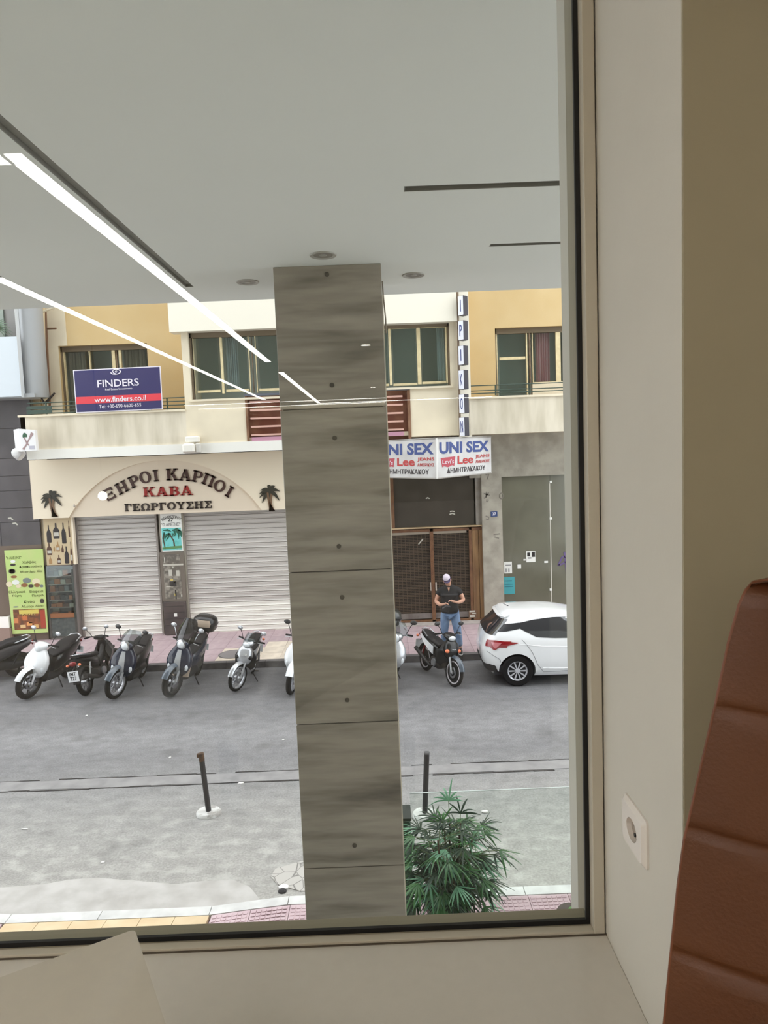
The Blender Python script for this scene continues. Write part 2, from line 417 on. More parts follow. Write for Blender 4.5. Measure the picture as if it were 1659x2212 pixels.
vs[-1] = topv
for v in vs:
    h = max(half(v), .05); rf, rb = [], []
    for j in range(21):
        u = -1 + 2 * j / 20
        q = P0 + wax * (mid + h * u) + upv * v
        edgeoff = .024 * (1 - abs(u) ** 5)
        curve = .05 * (u * u - 1)
        d = edgeoff + curve
        for s_ in seams: d -= .0065 * math.exp(-((v - s_ - .012 * (1 - u * u) * -1) / .006) ** 2) * (1 if abs(u) < .97 else 0)
        if topv - v < .03: d -= .02 * (1 - (topv - v) / .03) ** 2
        rf.append(q + pn * d); rb.append(q + pn * (curve - .055 + .03 * abs(u) ** 4 + (.03 * (1 - (topv - v) / .03) ** 2 if topv - v < .03 else 0)))
    rowsF.append(rf); rowsB.append(rb)
bk = MB(); n_ = 21
bk.loft([rf + rb[::-1] for rf, rb in zip(rowsF, rowsB)])
back = bk.build('backrest', M_lea, ch, smooth=60)
MB().tube([r[-1] + pn * -.004 for r in rowsF], .0035, 6).build('piping', M_lea2, ch, smooth=60)
MB().tube([r[0] + pn * -.004 for r in rowsF], .0035, 6).build('piping', M_lea2, ch, smooth=60)
sc_ = P0 + wax * mid + upv * bot; sc_.z = ZF + .45
Ms = Matrix((( wax.x, nrm.x, 0, sc_.x), (wax.y, nrm.y, 0, sc_.y), (0, 0, 1, sc_.z), (0, 0, 0, 1)))
MB().rbox(-.23, -.02, -.06, .23, .44, .03, .02, Ms).build('seat', M_lea, ch, smooth=40)
M_leg = mat('dark_wood_leg', (52, 36, 26), .5)
for lx, ly in ((-.2, .02), (.2, .02), (-.2, .4), (.2, .4)):
    MB().tube([Ms @ Vector((lx, ly, -.06)), Ms @ Vector((lx * 1.05, ly, -.45))], [.022, .014], 8).build('leg', M_leg, ch, smooth=40)

# ------------------------------------------------------------------ our own building outside the glass
YE = 6.08
sof = MB()
slots = [(-1.46, 1.52, -1.395, 5.553), (.178, 3.655, 3.4, 3.73), (.784, 4.715, 3.4, 4.775)]
s2 = atz(5, 598, ZC); slots.append((s2.x - 1.2 - .03, 1.52, -2.58, 5.0)) if False else None
slots.append((-2.69, 1.52, -2.62, 5.09))
xs = sorted(set([-14, 9] + [v for s_ in slots for v in (s_[0], s_[2])])); ys = sorted(set([YF + .121, YE] + [v for s_ in slots for v in (s_[1], s_[3])]))
for i in range(len(xs) - 1):
    for j in range(len(ys) - 1):
        cx, cy = (xs[i] + xs[i + 1]) / 2, (ys[j] + ys[j + 1]) / 2
        if any(s_[0] < cx < s_[2] and s_[1] < cy < s_[3] for s_ in slots): continue
        sof.box(xs[i], ys[j], ZC, xs[i + 1], ys[j + 1], ZC + .09)
sof.build('soffit', M_soff, kind='structure', label='white soffit over the pavement')
B(-14, YF + .12, ZC + .09, 9, YE, 19).build('wall_upper', mat('own_facade', (124, 122, 116), .7), kind='structure', label='upper floors of the café building')
M_slot = mat('slot_grey', (150, 150, 142), .6)
for (a, b, c, d), lb in zip(slots, ('unlit recessed linear light in the soffit, long one running to the street', 'unlit recessed linear light in the soffit, nearer one parallel to the street',
                                     'unlit recessed linear light in the soffit, farther one parallel to the street', 'unlit recessed linear light at the far left of the soffit')):
    t = thing('recessed_linear_light', lb, 'light', ((a + c) / 2, (b + d) / 2, ZC), group='unlit linear lights of the soffit')
    B(a, b, ZC + .022, c, d, ZC + .088).build('diffuser', M_slot, t)
    w_ = .006
    MB().box(a, b, ZC + .001, a + w_, d, ZC + .022).box(c - w_, b, ZC + .001, c, d, ZC + .022).box(a, b, ZC + .001, c, b + w_, ZC + .022).box(a, d - w_, ZC + .001, c, d, ZC + .022).build('channel', mat('channel_dark', (132, 130, 124), .6), t)
M_ring = mat('downlight_ring', (176, 174, 166), .4)
for (px, py, lb) in ((698, 551, 'round unlit downlight in the soffit in front of the pillar'), (535, 609, 'round unlit downlight in the soffit left of the pillar'), (893, 594, 'round unlit downlight in the soffit right of the pillar')):
    p = atz(px, py, ZC); T = Matrix.Translation(p)
    t = thing('downlight', lb, 'light', p, group='round downlights of the soffit')
    r_ = .092 if px == 698 else .088
    MB().lathe([(r_ - .026, -.003), (r_ - .004, -.007), (r_, -.002), (r_, .0), (r_ - .026, .0)], 28, T, closed=True).build('trim_ring', M_ring, t, smooth=50)
    MB().lathe([(.001, -.0015), (r_ - .027, -.0015), (r_ - .027, 0), (.001, 0)], 28, T).build('reflector', mat('reflector_grey', (138, 134, 126), .35), t)
    MB().lathe([(.001, -.006), (.022, -.006), (.026, -.0015), (.001, -.0015)], 20, T).build('bulb', mat('bulb_grey', (160, 158, 150), .3), t)

# marble-clad pillar
def marble():
    m = bpy.data.materials.new('streaked_marble'); m.use_nodes = True
    n, l = m.node_tree.nodes, m.node_tree.links; b = n['Principled BSDF']; b.inputs['Roughness'].default_value = .35
    t = n.new('ShaderNodeTexCoord'); mp = n.new('ShaderNodeMapping'); mp.inputs['Rotation'].default_value = (0, math.radians(-9), 0); mp.inputs['Scale'].default_value = (.9, 1.0, 6.5)
    oi = n.new('ShaderNodeObjectInfo'); ad = n.new('ShaderNodeVectorMath'); sc = n.new('ShaderNodeVectorMath'); sc.operation = 'SCALE'
    l.new(oi.outputs['Random'], sc.inputs['Scale']); sc.inputs[0].default_value = (7, 3, 5)
    l.new(t.outputs['Object'], mp.inputs[0]); l.new(mp.outputs[0], ad.inputs[0]); l.new(sc.outputs[0], ad.inputs[1])
    n1 = n.new('ShaderNodeTexNoise'); n1.inputs['Scale'].default_value = 1.15; n1.inputs['Detail'].default_value = 5; n1.inputs['Distortion'].default_value = .25
    n2 = n.new('ShaderNodeTexNoise'); n2.inputs['Scale'].default_value = 3.2; n2.inputs['Detail'].default_value = 3
    l.new(ad.outputs[0], n1.inputs[0]); l.new(ad.outputs[0], n2.inputs[0])
    r = n.new('ShaderNodeValToRGB'); e = r.color_ramp.elements
    e[0].position = .24; e[0].color = lin((106, 100, 92)); e[1].position = .52; e[1].color = lin((168, 160, 149))
    x = e.new(.38); x.color = lin((142, 135, 125)); x = e.new(.75); x.color = lin((180, 173, 162))
    l.new(n1.outputs[0], r.inputs[0])
    mx = n.new('ShaderNodeMixRGB'); mx.blend_type = 'MULTIPLY'; mx.inputs[0].default_value = .35
    r2 = n.new('ShaderNodeValToRGB'); r2.color_ramp.elements[0].position = .35; r2.color_ramp.elements[0].color = (.6, .6, .6, 1); r2.color_ramp.elements[1].position = .6
    l.new(n2.outputs[0], r2.inputs[0]); l.new(r.outputs[0], mx.inputs[1]); l.new(r2.outputs[0], mx.inputs[2])
    l.new(mx.outputs[0], b.inputs['Base Color']); return m
M_marble = marble()
PX0, PX1, PY0, PY1 = -.708, .062, 5.08, 5.75
pil = thing('marble_pillar', 'grey streaked marble pillar standing in front of the window', 'pillar', ((PX0 + PX1) / 2, 5.4, 0))
B(PX0 + .02, PY0 + .02, 0, PX1 - .02, PY1 - .02, ZC).build('core', mat('mortar_dark', (70, 66, 58), .9), pil)
zj = [ZC] + [at(740, y, PY0).z for y in (881, 1233, 1562, 1874)] + [at(740, 1874, PY0).z - 1.13, 0]
zj = zj[:5] + [at(740, 1874, PY0).z - 1.12, 0]
for a, b in zip(zj, zj[1:]):
    MB().rbox(PX0, PY0, b + .0035, PX1, PY0 + .019, a - (.0035 if a < ZC else 0), .003).build('marble_panel', M_marble, pil)
    MB().rbox(PX0 + .002, PY0 + .02, b + .0035, PX0 + .021, PY1, a - (.0035 if a < ZC else 0), .003).build('marble_panel', M_marble, pil)
    MB().rbox(PX1 - .021, PY0 + .02, b + .0035, PX1 - .002, PY1, a - (.0035 if a < ZC else 0), .003).build('marble_panel', M_marble, pil)
M_edge = mat('pale_stone_edge', (226, 218, 200), .7)
MB().box(PX1 - .001, PY0 + .004, 0, PX1 + .006, PY0 + .03, ZC - .22).build('corner_strip', M_edge, pil)
for px, py in ((706, 593), (717, 832), (723, 946), (732, 1180), (739, 1290), (750, 1512), (766, 1826)):
    p = at(px, py, PY0); MB().lathe([(.001, 0), (.017, 0), (.017, .006), (.001, .008)], 12, Matrix.Translation(p) @ Matrix.Rotation(PI / 2, 4, 'X')).build('fixing_bolt', mat('bolt_grey', (84, 78, 68), .5), pil)
cb = MB().tube([at(826, 608, 5.3), at(828, 640, 5.3), at(833, 690, 5.3), at(834, 720, 5.3)], .006, 6).build('loose_cable', mat('cable_grey', (150, 140, 125), .6), pil)

# lower street-level front of our building
B(-14, 1.5, 0, 9, 1.62, ZF - .25).build('wall_street', mat('street_front', (110, 106, 98), .6), kind='structure', label='shop front of the ground floor below the café')
B(-14, YF + .125, ZF - .25, 9, YF + .165, ZS - .14).build('trim_2', mat('outer_band', (160, 152, 140), .6), kind='structure', label='band below the window outside')
B(XR + .03, YC + .66, 0, 9, YC + .75, ZC + .022).build('wall_outside', M_white, kind='structure')
B(-14, YF + .1, ZF - .3, XL, YF + .3, ZC + .1).build('wall_outside', M_white, kind='structure')

# ------------------------------------------------------------------ street
def road_mat():
    m = bpy.data.materials.new('asphalt'); m.use_nodes = True
    n, l = m.node_tree.nodes, m.node_tree.links; b = n['Principled BSDF']; b.inputs['Roughness'].default_value = .85
    t = n.new('ShaderNodeTexCoord'); sp = n.new('ShaderNodeSeparateXYZ'); l.new(t.outputs['Object'], sp.inputs[0])
    def noise(s, d, st=(1, 1, 1)):
        mp = n.new('ShaderNodeMapping'); mp.inputs['Scale'].default_value = st; z = n.new('ShaderNodeTexNoise')
        z.inputs['Scale'].default_value = s; z.inputs['Detail'].default_value = d; l.new(t.outputs['Object'], mp.inputs[0]); l.new(mp.outputs[0], z.inputs[0]); return z.outputs[0]
    # worn, dusty asphalt of the near lane against the darker, newer far lane
    w = n.new('ShaderNodeMath'); w.operation = 'MULTIPLY_ADD'; l.new(noise(.5, 4), w.inputs[0]); w.inputs[1].default_value = 1.2; l.new(sp.outputs['Y'], w.inputs[2])
    mr = n.new('ShaderNodeMapRange'); mr.inputs['From Min'].default_value = 7.4; mr.inputs['From Max'].default_value = 15.5; l.new(w.outputs[0], mr.inputs[0])
    r = n.new('ShaderNodeValToRGB'); e = r.color_ramp.elements
    e[0].position = 0; e[0].color = lin((172, 169, 164)); e[1].position = 1; e[1].color = lin((112, 111, 113))
    for p, c in ((.2, (160, 158, 155)), (.38, (142, 141, 141)), (.5, (128, 127, 129)), (.62, (140, 139, 141)), (.74, (120, 119, 121))):
        x = e.new(p); x.color = lin(c)
    l.new(mr.outputs[0], r.inputs[0])
    r2 = n.new('ShaderNodeValToRGB'); r2.color_ramp.elements[0].position = .3; r2.color_ramp.elements[0].color = (.80, .80, .80, 1)
    r2.color_ramp.elements[1].position = .72; r2.color_ramp.elements[1].color = (1.16, 1.16, 1.16, 1); l.new(noise(4.5, 9, (.8, 1.25, 1)), r2.inputs[0])
    mx = n.new('ShaderNodeMixRGB'); mx.blend_type = 'MULTIPLY'; mx.inputs[0].default_value = .8; l.new(r.outputs[0], mx.inputs[1]); l.new(r2.outputs[0], mx.inputs[2])
    r3 = n.new('ShaderNodeValToRGB'); r3.color_ramp.elements[0].position = .3; r3.color_ramp.elements[0].color = (.7, .7, .7, 1)
    r3.color_ramp.elements[1].position = .7; r3.color_ramp.elements[1].color = (1.2, 1.2, 1.2, 1); l.new(noise(38, 3), r3.inputs[0])
    m2 = n.new('ShaderNodeMixRGB'); m2.blend_type = 'MULTIPLY'; m2.inputs[0].default_value = .7; l.new(mx.outputs[0], m2.inputs[1]); l.new(r3.outputs[0], m2.inputs[2])
    # pale dust and cement spills on the near lane, a few dark stains
    nd = noise(4.2, 10, (1, 1.3, 1)); ra = n.new('ShaderNodeMapRange'); ra.inputs['From Min'].default_value = 10.0; ra.inputs['From Max'].default_value = 8.2; l.new(sp.outputs['Y'], ra.inputs[0])
    th = n.new('ShaderNodeMapRange'); th.inputs['From Min'].default_value = .50; th.inputs['From Max'].default_value = .68; l.new(nd, th.inputs[0])
    mu = n.new('ShaderNodeMath'); mu.operation = 'MULTIPLY'; l.new(ra.outputs[0], mu.inputs[0]); l.new(th.outputs[0], mu.inputs[1])
    mu2 = n.new('ShaderNodeMath'); mu2.operation = 'MULTIPLY'; l.new(mu.outputs[0], mu2.inputs[0]); mu2.inputs[1].default_value = .42
    md = n.new('ShaderNodeMixRGB'); l.new(mu2.outputs[0], md.inputs[0]); l.new(m2.outputs[0], md.inputs[1]); md.inputs[2].default_value = lin((204, 202, 197))
    ts = n.new('ShaderNodeMapRange'); ts.inputs['From Min'].default_value = .40; ts.inputs['From Max'].default_value = .30; ts.inputs['To Max'].default_value = .45; l.new(noise(1.3, 7), ts.inputs[0])
    m3 = n.new('ShaderNodeMixRGB'); l.new(ts.outputs[0], m3.inputs[0]); l.new(md.outputs[0], m3.inputs[1]); m3.inputs[2].default_value = lin((92, 90, 90)); m2 = m3
    l.new(m2.outputs[0], b.inputs['Base Color'])
    bp = n.new('ShaderNodeBump'); bp.inputs['Strength'].default_value = .3; bp.inputs['Distance'].default_value = .01; l.new(noise(60, 2), bp.inputs['Height']); l.new(bp.outputs[0], b.inputs['Normal'])
    return m
M_road = road_mat()
ka, kb = atz(330, 1437, .15), atz(900, 1417, .15)
def KY(x): return ka.y + (kb.y - ka.y) * (x - ka.x) / (kb.x - ka.x)       # road edge of the far kerb
B(-30, 6.95, -.2, 30, 20, 0).build('road', M_road, kind='structure')
M_conc = mat('pale_concrete', (196, 193, 190), .85, (176, 172, 168), 3.5, bump=.3, detail=8, bscale=30)
M_crack = mat('dark_crack', (70, 67, 66), .95)
def slab(name, pts, z0, z1, m, parent=None, label=None, kind=None):
    return MB().extr([(p[0], p[1]) for p in pts], (0, 0, z0), (1, 0, 0), (0, 1, 0), (0, 0, z1 - z0)).build(name, m, parent, label=label, kind=kind)
def gpts(px, z=0): return [atz(a, b, z) for a, b in px]
rnd = random.Random(3)
# sealed trench along the street: a pale band with broken dark edges
tr = thing('trench_strip', None, None, (0, 10.1, 0), kind='structure')
top = [(x, 10.24 + .03 * rnd.uniform(-1, 1)) for x in [-9 + .45 * i for i in range(38)]]
slab('band', top + [(x, 9.95 + .02 * rnd.uniform(-1, 1)) for x, _ in top[::-1]], .0, .006, mat('trench_fill', (154, 152, 152), .85, (136, 134, 135), 4), tr)
for y0_, wd in ((9.92, .028), (10.26, .016)):
    q = MB()
    for i in range(60):
        x = -9 + i * .3; 
        if rnd.random() < .75: a = y0_ + rnd.uniform(-.012, .012); q.box(x, a, .001, x + .31, a + wd * rnd.uniform(.4, 1.2), .009)
    q.build('crack', M_crack, tr, kind='stuff')
# concrete gutter along the near kerb, with its broken edge
ed = gpts([(-60, 1925), (40, 1916), (95, 1912), (150, 1902), (210, 1898), (300, 1905), (380, 1912), (440, 1905), (505, 1903), (540, 1918), (556, 1938)])
slab('gutter', ed + [Vector((ed[-1].x + .1, 7.06, 0)), Vector((ed[0].x - .3, 7.06, 0))], 0, .012, M_conc, kind='structure', label='pale concrete gutter strip along the near kerb')
vor = bpy.data.materials.new('cracked_cement'); vor.use_nodes = True
n, l = vor.node_tree.nodes, vor.node_tree.links; t_ = n.new('ShaderNodeTexCoord'); v_ = n.new('ShaderNodeTexVoronoi'); v_.feature = 'DISTANCE_TO_EDGE'; v_.inputs['Scale'].default_value = 6
r_ = n.new('ShaderNodeValToRGB'); r_.color_ramp.elements[0].position = .0; r_.color_ramp.elements[0].color = lin((110, 107, 104)); r_.color_ramp.elements[1].position = .035; r_.color_ramp.elements[1].color = lin((190, 186, 181))
l.new(t_.outputs['Object'], v_.inputs[0]); l.new(v_.outputs[0], r_.inputs[0]); l.new(r_.outputs[0], n['Principled BSDF'].inputs['Base Color']); n['Principled BSDF'].inputs['Roughness'].default_value = .9
slab('cracked_patch', gpts([(585, 1895), (595, 1878), (650, 1862), (700, 1860), (760, 1900), (700, 1925), (648, 1926), (600, 1912)]), 0, .010, vor, kind='structure', label='cracked cement patch by the near kerb')
slab('gutter', [(.7, 7.06), (4.5, 7.06), (4.5, 7.22), (.7, 7.2)], 0, .008, M_conc, kind='structure', label='pale concrete gutter strip on the right')

# near pavement: kerb stones, yellow ramp slabs, pink ribbed tiles
npv = thing('sidewalk', None, None, (0, 6, 0), kind='structure')
M_kerb = mat('kerb_white', (226, 226, 224), .8, (206, 205, 204), 5, rand=.04)
M_yel = mat('yellow_slab', (226, 204, 170), .85, (212, 188, 152), 4, rand=.05)
M_pink = mat('pink_tile', (206, 184, 189), .85, (196, 172, 178), 6, rand=.05)
B(-14, 1.6, -.2, 9, 6.90, -.01).build('bedding', mat('bedding_grey', (150, 136, 138), .9), npv)
jx = [atz(x, 1968, .04).x for x in (40, 130, 245, 350, 457)]
def kz(x):                                       # height of the kerb: dropped between the two ramps
    if x < -4.15: return .10 if x < -4.6 else .04 + .06 * (-4.15 - x) / .45
    if x < -1.98: return .04
    if x < -1.2: return .04 + .08 * (x + 1.98) / .78
    return .12
kx = [-7.4, -6.6, -5.8, -5.05, -4.12, -3.15, -1.98, -1.15, -.35, .5, 1.35, 1.93, 2.7, 3.5, 4.3]
for a, b in zip(kx, kx[1:]):
    m_ = MB(); g_ = .004
    m_.loft([[(x, 6.905, -.1), (x, 7.055, -.1), (x, 7.055, kz(x) - .012), (x, 7.043, kz(x)), (x, 6.905, kz(x))] for x in (a + g_, (a + b) / 2, b - g_)])
    m_.build('kerb_stone', M_kerb, npv)
tw = .415
def tilted(x0, x1, y0, y1, mkr, name, m):
    q = MB(); z00, z10 = kz(x0) - .004, kz(x1) - .004
    q.add([(x0, y0, -.01), (x1, y0, -.01), (x1, y1, -.01), (x0, y1, -.01), (x0, y0, .11 if mkr else z00), (x1, y0, .11 if mkr else z10), (x1, y1, z10), (x0, y1, z00)],
          [[0, 3, 2, 1], [4, 5, 6, 7], [0, 1, 5, 4], [1, 2, 6, 5], [2, 3, 7, 6], [3, 0, 4, 7]])
    return q.build(name, m, npv)
for i in range(6):
    x0 = -4.12 + i * tw * .862
    if x0 + .3 > -1.95: break
    tilted(x0 + .003, x0 + tw * .862 - .003, 5.9, 6.90, True, 'ramp_slab', M_yel)
def pink(x0, y0, y1, zz):
    q = MB().box(x0 + .003, y0 + .003, -.01, x0 + tw - .003, y1 - .003, 0)
    for i in range(7):
        for j in range(7):
            a, b_ = x0 + .02 + i * .0545, y0 + .02 + j * .0545; q.box(a, b_, 0, a + .042, b_ + .036, .007)
    k = len(q.v)
    for v in q.v: v.z += zz(v.x) if v.z >= 0 else 0
    return q
protoP = None
for row in range(3):
    y1 = 6.90 - row * tw
    for i in range(18):
        x0 = -1.95 + i * tw
        if x0 < -1.15:
            pink(x0, y1 - tw, y1, lambda x: kz(x) - .004).build('tactile_tile', M_pink, npv)
        elif protoP is None: protoP = pink(x0, y1 - tw, y1, lambda x: .116).build('tactile_tile', M_pink, npv); P_ref = (x0, y1)
        else:
            o = protoP.copy(); COL.objects.link(o); o.parent = npv; o.location = (x0 - P_ref[0], y1 - P_ref[1], 0)
for i in range(3): pink(-4.14 - tw * (i + 1), 6.90 - tw, 6.90, lambda x: kz(x) - .004).build('tactile_tile', M_pink, npv)
B(-14, 1.6, -.01, 9, 6.90 - 3 * tw, .105).build('inner_paving', mat('inner_paving_grey', (176, 176, 172), .8, (164, 164, 160), 2), npv)

# far pavement: kerb stones and pink slabs
fpv = thing('sidewalk', None, None, (0, 17, 0), kind='structure')
M_pink2 = mat('pink_slab', (186, 164, 168), .85, (174, 152, 157), 7, rand=.05, bump=.2)
M_pink3 = mat('cream_slab', (228, 214, 196), .85, (206, 192, 176), 4, rand=.04)  # one patch of slabs is given a paler cream tone
M_kerb2 = mat('far_kerb_dark', (108, 104, 104), .85, (88, 84, 85), 6, rand=.06)
def sk_(x, y): return y + (KY(x) - KY(0))
MB().add([(-16, KY(-16) + .16, -.1), (12, KY(12) + .16, -.1), (12, 19.5, -.1), (-16, 19.5, -.1), (-16, KY(-16) + .16, .135), (12, KY(12) + .16, .135), (12, 19.5, .135), (-16, 19.5, .135)],
         [[0, 3, 2, 1], [4, 5, 6, 7], [0, 1, 5, 4], [1, 2, 6, 5], [2, 3, 7, 6], [3, 0, 4, 7]]).build('bedding', mat('bedding_pink', (168, 150, 152), .9), fpv)
x = -10.0
while x < 7.5:
    a, b = x + .004, x + .896
    MB().add([(a, KY(a), -.05), (b, KY(b), -.05), (b, KY(b) + .158, -.05), (a, KY(a) + .158, -.05), (a, KY(a), .15), (b, KY(b), .15), (b, KY(b) + .158, .15), (a, KY(a) + .158, .15)],
             [[0, 3, 2, 1], [4, 5, 6, 7], [0, 1, 5, 4], [1, 2, 6, 5], [2, 3, 7, 6], [3, 0, 4, 7]]).build('kerb_stone', M_kerb2, fpv)
    x += .9
ang = math.atan2(KY(1) - KY(0), 1.0)
src = {}
for mm in (M_pink2, M_pink3):
    src[mm.name] = None
for r in range(7):
    for i in range(36):
        xx = -10 + .5 * i; yy = .165 + .5 * r
        wx, wy = xx, KY(xx) + yy
        if wy > 18.6 or xx > 4.3: continue
        cream_area = (-4.1 < xx < -.9 and r < 3) and not (r == 2 and xx < -3.4)
        mm = M_pink3 if cream_area else M_pink2
        if src[mm.name] is None:
            src[mm.name] = MB().box(.003, .003, .13, .497, .497, .15).build('paving_slab', mm, fpv, world=False)
            o = src[mm.name]
        else: o = src[mm.name].copy(); COL.objects.link(o); o.parent = fpv
        o.location = (wx, wy - 17, rnd.uniform(-.0015, .0015)); o.rotation_euler = (0, 0, ang)
mh = atz(505, 1413, .152)
t = thing('manhole_cover', 'round grey manhole cover in the far pavement behind the silver motorbike', 'manhole cover', mh)
MB().lathe([(.001, 0), (.33, 0), (.33, .006), (.30, .008), (.001, .008)], 28, Matrix.Translation(mh)).build('lid', mat('iron_grey', (128, 122, 122), .6), t, smooth=30)
MB().lathe([(.335, 0), (.36, 0), (.36, .005), (.335, .005)], 28, Matrix.Translation(mh), closed=True).build('rim', M_kerb2, t)

# bollard posts on round white feet
M_post = mat('post_black', (34, 32, 34), .5)
M_foot = mat('foot_white', (226, 226, 224), .5, (172, 168, 164), 9, lo=.5, hi=.62)
def bollard(px, py, tpx, tpy, label, rust):
    b0 = atz(px, py, 0); t = thing('bollard', label, 'bollard', b0)
    p1 = at(tpx, tpy, b0.y)
    rr = []
    for k in range(24):
        a = 2 * PI * k / 24; rr.append((math.cos(a), math.sin(a) * .9))
    MB().loft([[b0 + Vector((.165 * c, .165 * s, 0)) for c, s in rr], [b0 + Vector((.165 * c, .165 * s, .03)) for c, s in rr], [b0 + Vector((.15 * c, .15 * s, .05)) for c, s in rr], [b0 + Vector((.135 * c, .135 * s, .042)) for c, s in rr], [b0 + Vector((.04 * c, .04 * s, .045)) for c, s in rr]]).build('foot', M_foot, t, smooth=40)
    MB().tube([b0 + Vector((0, 0, .04)), p1 - (p1 - b0) * .0], .036, 14).build('post', M_post, t, smooth=40)
    d = (p1 - b0).normalized()
    if rust: MB().tube([p1 - d * .10, p1 + d * .005], .0385, 14).build('bracket', mat('rusty_brown', (96, 70, 44), .8, (60, 44, 34), 30), t, smooth=40); MB().rbox(p1.x - .045, p1.y - .05, p1.z - .035, p1.x + .01, p1.y + .0, p1.z + .012, .004).build('lug', MATS['rusty_brown'], t)
    else: MB().tube([p1 - d * .02, p1 + d * .003], .038, 14).build('cap', mat('cap_grey', (90, 90, 92), .5), t, smooth=40)
bollard(451, 1758, 434, 1628, 'black post with a rusty bracket on a round white foot, left of the pillar', True)
bollard(918, 1762, 922, 1625, 'black post on a round white foot, right of the pillar behind the palm', False)

# scraps of litter on the asphalt
M_scrap = mat('scrap_white', (236, 234, 230), .7)
for i, (px, py, sx_, sy_, lb) in enumerate(((520, 1692, .10, .04, 'white paper scrap on the road near the trench strip'), (367, 1636, .045, .04, 'small white paper scrap on the road left of the post'), (187, 1546, .05, .06, 'white paper scrap on the road in front of the black moped'),
        (53, 1791, .11, .02, 'thin white stick lying on the road at far left'), (612, 1598, .05, .03, 'small white scrap on the road near the pillar'), (222, 1863, .05, .03, 'white scrap on the dusty near lane'), (613, 1918, .12, .10, 'crumpled white packet in the broken gutter'), (1048, 1755, .10, .05, 'pale scrap on the road right of the palm'))):
    p = atz(px, py, .004); q = MB()
    h_ = .02 if i in (6, 7) else .006
    rr = random.Random(i)
    q.loft([[p + Vector((sx_ * .5 * math.cos(a) * rr.uniform(.7, 1.1), sy_ * .5 * math.sin(a) * rr.uniform(.7, 1.1), z)) for a in [2 * PI * k / 7 + .3 for k in range(7)]] for z in (0, h_)])
    o = q.build('paper_scrap', M_scrap); tag(o, lb, 'litter', 'scraps of litter on the road')
p = atz(491, 1441, 0)
q = MB().ell(p + Vector((.05, 0, .06)), (.20, .12, .07), Matrix.Identity(4), 10, 6)
for v in q.v: v += Vector((rnd.uniform(-.03, .03), rnd.uniform(-.03, .03), rnd.uniform(-.02, .03)))
tag(q.build('crumpled_bag', mat('bag_cream', (206, 196, 166), .6)), 'crumpled cream plastic bag by the kerb beside the silver motorbike', 'litter')
for px, py, lb in ((1246, 1876, 'dark stone lying on the near lane by the window frame'), (610, 1925, 'dark pebble in the broken gutter')):
    p = atz(px, py, .01); tag(MB().ell(p, (.05, .04, .03), None, 8, 5).build('stone', mat('stone_dark', (62, 60, 62), .9)), lb, 'stone')

# ------------------------------------------------------------------ the building across the street
YBF, YBU, YWL, YFS, YSH = 17.55, 17.40, 18.6, 18.15, 18.45
M_yel_w = mat('ochre_wall', (214, 188, 140), .85, (208, 180, 130), 1.2, bump=.15, bscale=40)
M_cream_w = mat('cream_render', (236, 224, 198), .85, (224, 212, 188), 1.5, bump=.1, bscale=40)
M_par = mat('stained_parapet', (226, 216, 196), .85, (200, 190, 168), 2.2, (1.6, 1, .35), bump=.1, bscale=50, lo=.42, hi=.72)
M_bayw = mat('bay_white', (244, 238, 222), .8)
M_winf = mat('cream_window_frame', (232, 216, 172), .6, (214, 196, 152), 8)
M_winf2 = mat('brown_window_post', (128, 108, 88), .7, (96, 78, 62), 10)
M_lint = mat('painted_shade_lintel', (112, 98, 78), .8)  # brown stands in for the shade of the window recesses
G_far = glass('house_glass', (220, 228, 226), 1.6)
M_room = mat('dim_room', (196, 200, 194), .9)
M_curt = mat('white_curtain', (232, 236, 236), .9)
M_curtp = mat('pink_curtain', (240, 178, 184), .9)
bld = thing('apartment_building', 'ochre and cream apartment building across the street, shops below its balconies', 'building', (-2, YWL, 0))
H = {}
W1 = rect(126, 748, 328, 905, YWL); W4 = rect(1069, 709, 1262, 905, YWL)
W2 = rect(405, 717, 640, 855, YBF); W3 = rect(790, 698, 974, 833, YBF)
Xl = at(88, 900, YWL).x; Xbl = at(395, 800, YBF).x; Xbr = at(988, 760, YBF).x
ZB0, ZB1 = at(500, 957, YBF).z, at(500, 893, YBF).z
bal_z0 = at(220, 966, YBF).z; bal_z1 = at(220, 892, YBF).z
wall = MB(); wall_holes(wall, Xl, bal_z0, 7.5, 14.5, YWL, YWL + .25, [W1, W4]); wall.build('wall', M_yel_w, bld)
lw = at(150, 800, YWL).x
wp = MB(); wall_holes(wp, Xl, bal_z0, lw, 14.5, YWL - .03, YWL - .002, [W1]); wp.build('wall', M_cream_w, bld, label='cream strip of wall left of the window')
# bay with its two window openings and the louvred panel below
LV = rect(529, 856, 889, 948, YBF)
bay = MB(); wall_holes(bay, Xbl, at(700, 951, YBF).z, Xbr, at(700, 700, YBF).z, YBF, YBF + .25, [W2, W3, LV]); bay.build('bay_front', M_cream_w, bld)
bs = MB().box(Xbl, YBF + .25, bal_z0, Xbl + .2, YWL, 14.5).box(Xbr - .2, YBF + .25, bal_z0, Xbr, YWL, 14.5); bs.build('bay_side', M_cream_w, bld)
u0 = at(364, 690, YBU); 
B(u0.x, YBU, at(480, 713, YBU).z, Xbr, YBF + .25, 14.5).build('bay_upper', M_bayw, bld)
B(Xl + .1, YWL + 1.0, 0.1, 7.5, YWL + 2.2, 14.5).build('core', M_dark, bld)
